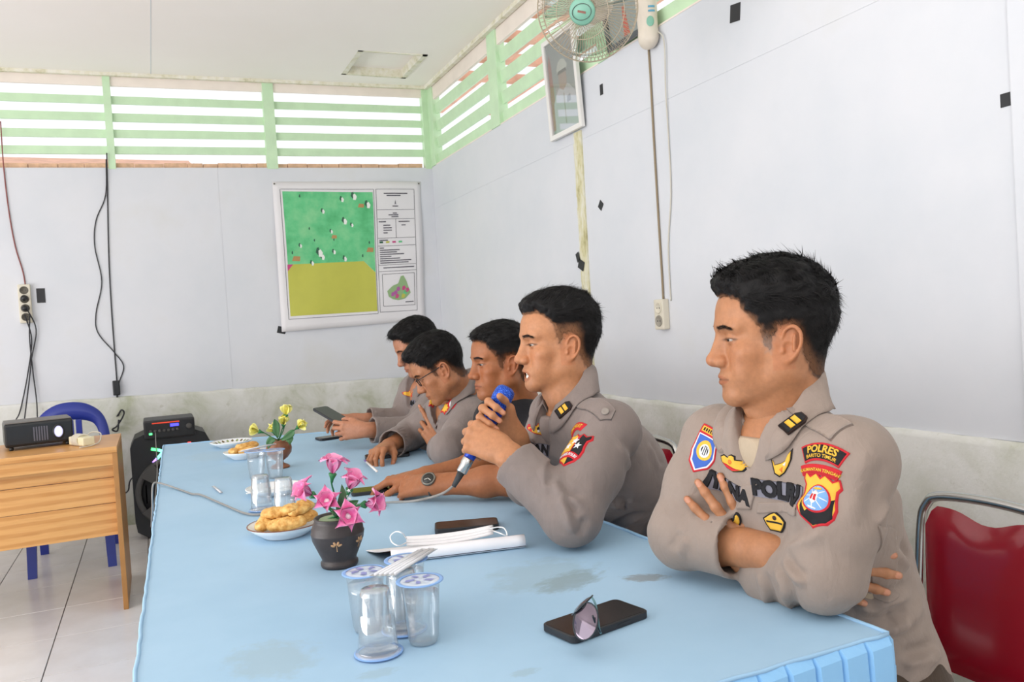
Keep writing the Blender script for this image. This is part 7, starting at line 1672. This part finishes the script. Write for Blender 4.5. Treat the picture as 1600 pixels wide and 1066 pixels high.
# framed portrait, tilting forward from the wall
m_wframe = mat('white_frame', '#e6e4e0', .35); m_glassp = clear_mat('picture_glass', '#f6f8f8', .10, .03, .4)
fp = thing('framed_portrait', 'white framed portrait of a uniformed official, hanging under the right louvres', 'picture', (XW - .012, 3.872, 2.205), 0, None, (0, R(-2.5), 0))
W_, H_ = .36, .535
for a, b_ in (((-.022, -W_ / 2, 0), (0, -W_ / 2 + .026, H_)), ((-.022, W_ / 2 - .026, 0), (0, W_ / 2, H_)), ((-.022, -W_ / 2 + .026, 0), (0, W_ / 2 - .026, .026)), ((-.022, -W_ / 2 + .026, H_ - .026), (0, W_ / 2 - .026, H_))): mesh_obj('frame_rail', MB().box(a, b_, bevel=.003), m_wframe, fp)
mesh_obj('backing', MB().box((-.006, -W_ / 2 + .02, .02), (-.002, W_ / 2 - .02, H_ - .02)), mat('portrait_grey', '#9ba0a1', .5), fp)
def pic(name, poly, c_, o): return mesh_obj(name, MB().prism(poly, lambda p: (-.006 - o, p[0], p[1]), lambda p: (-.0062, p[0], p[1])), mat('portrait_' + name, c_, .55), fp)
pic('red_drape', [(.10, .05), (.155, .05), (.150, .40), (.13, .46), (.115, .38)], '#a8605a', .0004)
pic('white_tunic', [(.125, .03), (-.135, .03), (-.125, .20), (-.06, .255), (.0, .265), (.06, .25), (.12, .19)], '#c9ccd2', .0006)
pic('face', [(.045, .29), (.04, .255), (.0, .235), (-.038, .255), (-.045, .29), (-.04, .335), (.04, .335)], '#b3968a', .0008); pic('cap', [(.05, .335), (-.05, .335), (-.062, .355), (-.035, .39), (.0, .40), (.035, .388), (.06, .355)], '#d7d6cc', .001); pic('cap_peak', [(.05, .325), (-.05, .325), (-.045, .342), (.045, .342)], '#4a4a48', .0012)
pic('emblem', [(.008, .43), (-.008, .43), (-.012, .46), (0, .475), (.012, .46)], '#c7c9c4', .0006); pic('medals', [(-.03, .16), (-.07, .165), (-.07, .20), (-.03, .195)], '#7d8494', .0009); pic('buttons', [(.004, .06), (-.004, .06), (-.004, .22), (.004, .22)], '#8f8a72', .0009)
mesh_obj('glass', MB().box((-.0125, -W_ / 2 + .02, .02), (-.0115, W_ / 2 - .02, H_ - .02)), m_glassp, fp)
# second picture half hidden by the fan
f2 = thing('framed_picture', 'dark framed picture half hidden behind the fan', 'picture', (XW - .01, 3.235, 2.487), 0, None, (0, R(-8), 0))
for a, b_ in (((-.02, -.17, 0), (0, -.145, .42)), ((-.02, .145, 0), (0, .17, .42)), ((-.02, -.145, 0), (0, .145, .022)), ((-.02, -.145, .398), (0, .145, .42))): mesh_obj('frame_rail', MB().box(a, b_, bevel=.002), mat('dark_frame', '#4d5256', .4), f2)
mesh_obj('print', MB().box((-.006, -.15, .01), (-.002, .15, .41)), mat('print_grey', '#8b938f', .4), f2); mesh_obj('red_figure', MB().prism([(-.02, .03), (.03, .03), (.01, .16), (-.005, .16)], lambda p: (-.0072, p[0], p[1]), lambda p: (-.006, p[0], p[1])), mat('print_red', '#b4604f', .5), f2)
# wall fan
m_fanb = mat('fan_beige', '#d9cfc0', .45, var=.08, vscale=12); m_fang = mat('fan_green', '#7fb5a0', .4); m_wire2 = mat('fan_wire', '#b9ab95', .4, .3); m_blade = clear_mat('fan_blade_clear', '#e6ece8', .14, .15, .5); m_motor = mat('fan_motor', '#8a7460', .6)
FH = A3(913, 16, 2.78); ffd = unit(V(-.62, -.60, -.42)); fu = unit(np.cross(ffd, V(0, 0, 1))); fv = np.cross(fu, ffd)
fan = thing('wall_fan', 'dusty beige wall fan with a green hub, mounted high on the right wall', 'fan', (XW, 3.05, 2.50))
fm = Matrix((tuple(fu), tuple(fv), tuple(ffd))).transposed().to_4x4(); fm.translation = Vector(FH)
Rf = .176
mb = MB()
for k in range(78):
    a = 2 * PI * k / 78; q = [(r_ * math.cos(a + r_ * .6), r_ * math.sin(a + r_ * .6), z) for r_, z in ((.042, .030), (.09, .028), (.14, .012), (.168, -.012), (Rf, -.034))]; mb.tube([fm @ Vector(p) for p in q], .0010, 4, caps=False)
    q = [(r_ * math.cos(a), r_ * math.sin(a), z) for r_, z in ((Rf, -.036), (.168, -.065), (.13, -.095), (.06, -.112))]; mb.tube([fm @ Vector(p) for p in q], .0010, 4, caps=False)
g_ = wpart('grille_wires', mb, m_wire2, fan); g_['kind'] = 'stuff'
for r_, z in ((Rf, -.035), (.14, .013), (.09, .029), (.168, -.066)): wpart('grille_ring', MB().tube([fm @ Vector((r_ * math.cos(2 * PI * k / 48), r_ * math.sin(2 * PI * k / 48), z)) for k in range(48)], .0024 if r_ == Rf else .0013, 6, closed=True), m_wire2, fan)
wpart('hub_badge', MB().lathe([(.044, .024), (.045, .031), (.040, .036), (.0005, .038)], 30, 0, fm), m_fang, fan)
wpart('badge_ring', MB().tube([fm @ Vector((.033 * math.cos(2 * PI * k / 30), .026 * math.sin(2 * PI * k / 30), .0385)) for k in range(30)], .0012, 5, closed=True), mat('badge_dark', '#4f5c55', .5), fan); wpart('badge_mark', MB().box((-.014, -.0035, .0375), (.014, .0035, .0392), mtx=fm @ Matrix.Rotation(R(20), 4, 'Z')), mat('badge_red', '#8a5a4e', .5), fan)
for b_ in range(3):
    a0 = 2 * PI * b_ / 3 + .5
    wpart('blade', MB().grid(lambda u, v: fm @ Vector(((.03 + .125 * u) * math.cos(a0 + (v - .5) * (1.25 - .2 * u)), (.03 + .125 * u) * math.sin(a0 + (v - .5) * (1.25 - .2 * u)), -.03 + (v - .5) * .034)), 8, 10, 0, True, .0015), m_blade, fan)
wpart('spindle', MB().lathe([(.028, -.06), (.03, -.03), (.026, .005), (.0005, .01)], 20, 0, fm), m_motor, fan)
wpart('motor', MB().lathe([(.045, -.112), (.062, -.12), (.064, -.17), (.052, -.21), (.03, -.23), (.0005, -.235)], 28, 0, fm), m_fanb, fan)
BR = Vector((XW - .0005, 3.05, 2.49))
bq = Prims(); bq.ecap(V(XW - .035, 3.05, 2.46), V(XW - .04, 3.05, 2.66), V(1, 0, 0), (.050, .040), (.060, .042), .02).ell(V(XW - .035, 3.05, 2.425), (.034, .048, .038), .03); bq.cutplane(V(XW - .0008, 0, 0), V(1, 0, 0))
bv_, bf_ = sdf_mesh(bq, .005); np_obj('wall_bracket', bv_, bf_, m_fanb, fan)
mb = MB(); mb.tube(spline([Vector((XW - .05, 3.05, 2.64)), Vector((XW - .13, 3.02, 2.66)), fm @ Vector((0, 0, -.27)), fm @ Vector((0, 0, -.20))], 6), .022, 12); wpart('neck', mb, m_fanb, fan)
bt = BVHTree.FromPolygons([tuple(p) for p in bv_], [tuple(map(int, q)) for q in bf_])
fr = view_frame(bt, 1016, 33); vf = poly_tris(circle2(.022, 20, 0, 0, .7)); wpart('control_dial', decal_mesh(MB(), vf[0], vf[1], *fr, bt, .004), m_fang, fan)
fr = view_frame(bt, 1018, 13); 
for dy in (-.009, .009): vf = poly_tris(shift2([(-.014, -.004), (.014, -.004), (.014, .004), (-.014, .004)], 0, dy)); wpart('control_mark', decal_mesh(MB(), vf[0], vf[1], *fr, bt, .002), mat('mark_blue', '#5fa3c4', .5), fan)
# ------------------------------------------------------------------ small pieces belong to the part that carries them
def nest(root, names, target, nearest=False):
    ts = [c for c in root.children if c.name.split('.')[0] == target]
    if not ts: return
    for c in list(root.children):
        if c.name.split('.')[0] in names:
            t_ = ts[0]
            if len(ts) > 1: q = c.data.vertices[0].co; t_ = min(ts, key=lambda o: min((v.co - q).length for v in list(o.data.vertices)[::7]))
            c.parent = t_
for rt_ in (root1, root2, root3, root4, root5):
    nest(rt_, ('name_tape', 'chest_badge', 'shoulder_patch', 'sleeve_shield', 'sleeve_badge', 'arm_badge', 'pocket', 'pocket_flap', 'placket'), 'shirt'); nest(rt_, ('collar_insignia',), 'collar'); nest(rt_, ('button',), 'shoulder_strap')
nest(sp, ('knob', 'volume_dial', 'display', 'red_strip'), 'control_panel'); nest(sp, ('woofer_cone', 'grille_arm', 'grille_bar'), 'woofer_ring'); nest(fan, ('badge_ring', 'badge_mark'), 'hub_badge'); nest(fan, ('control_dial', 'control_mark'), 'wall_bracket'); nest(pj, ('lens',), 'lens_ring'); nest(vz, ('carved_blossom',), 'pot'); nest(mk, ('pleat',), 'fabric'); nest(mc, ('switch',), 'body'); nest(sg, ('lens',), 'rim')
nest(mp, ('green_area', 'green_corner', 'yellow_area', 'magenta_area', 'cloud', 'cloud_shadow', 'bare_patch', 'ruled_line', 'printed_line', 'north_arrow', 'legend_box', 'inset_land', 'inset_patch'), 'sheet')
nest(lt, ('text_line', 'inner_print'), 'outer_sheet'); nest(fp, ('red_drape', 'white_tunic', 'face', 'cap', 'cap_peak', 'emblem', 'medals', 'buttons'), 'backing'); nest(f2, ('red_figure',), 'print')
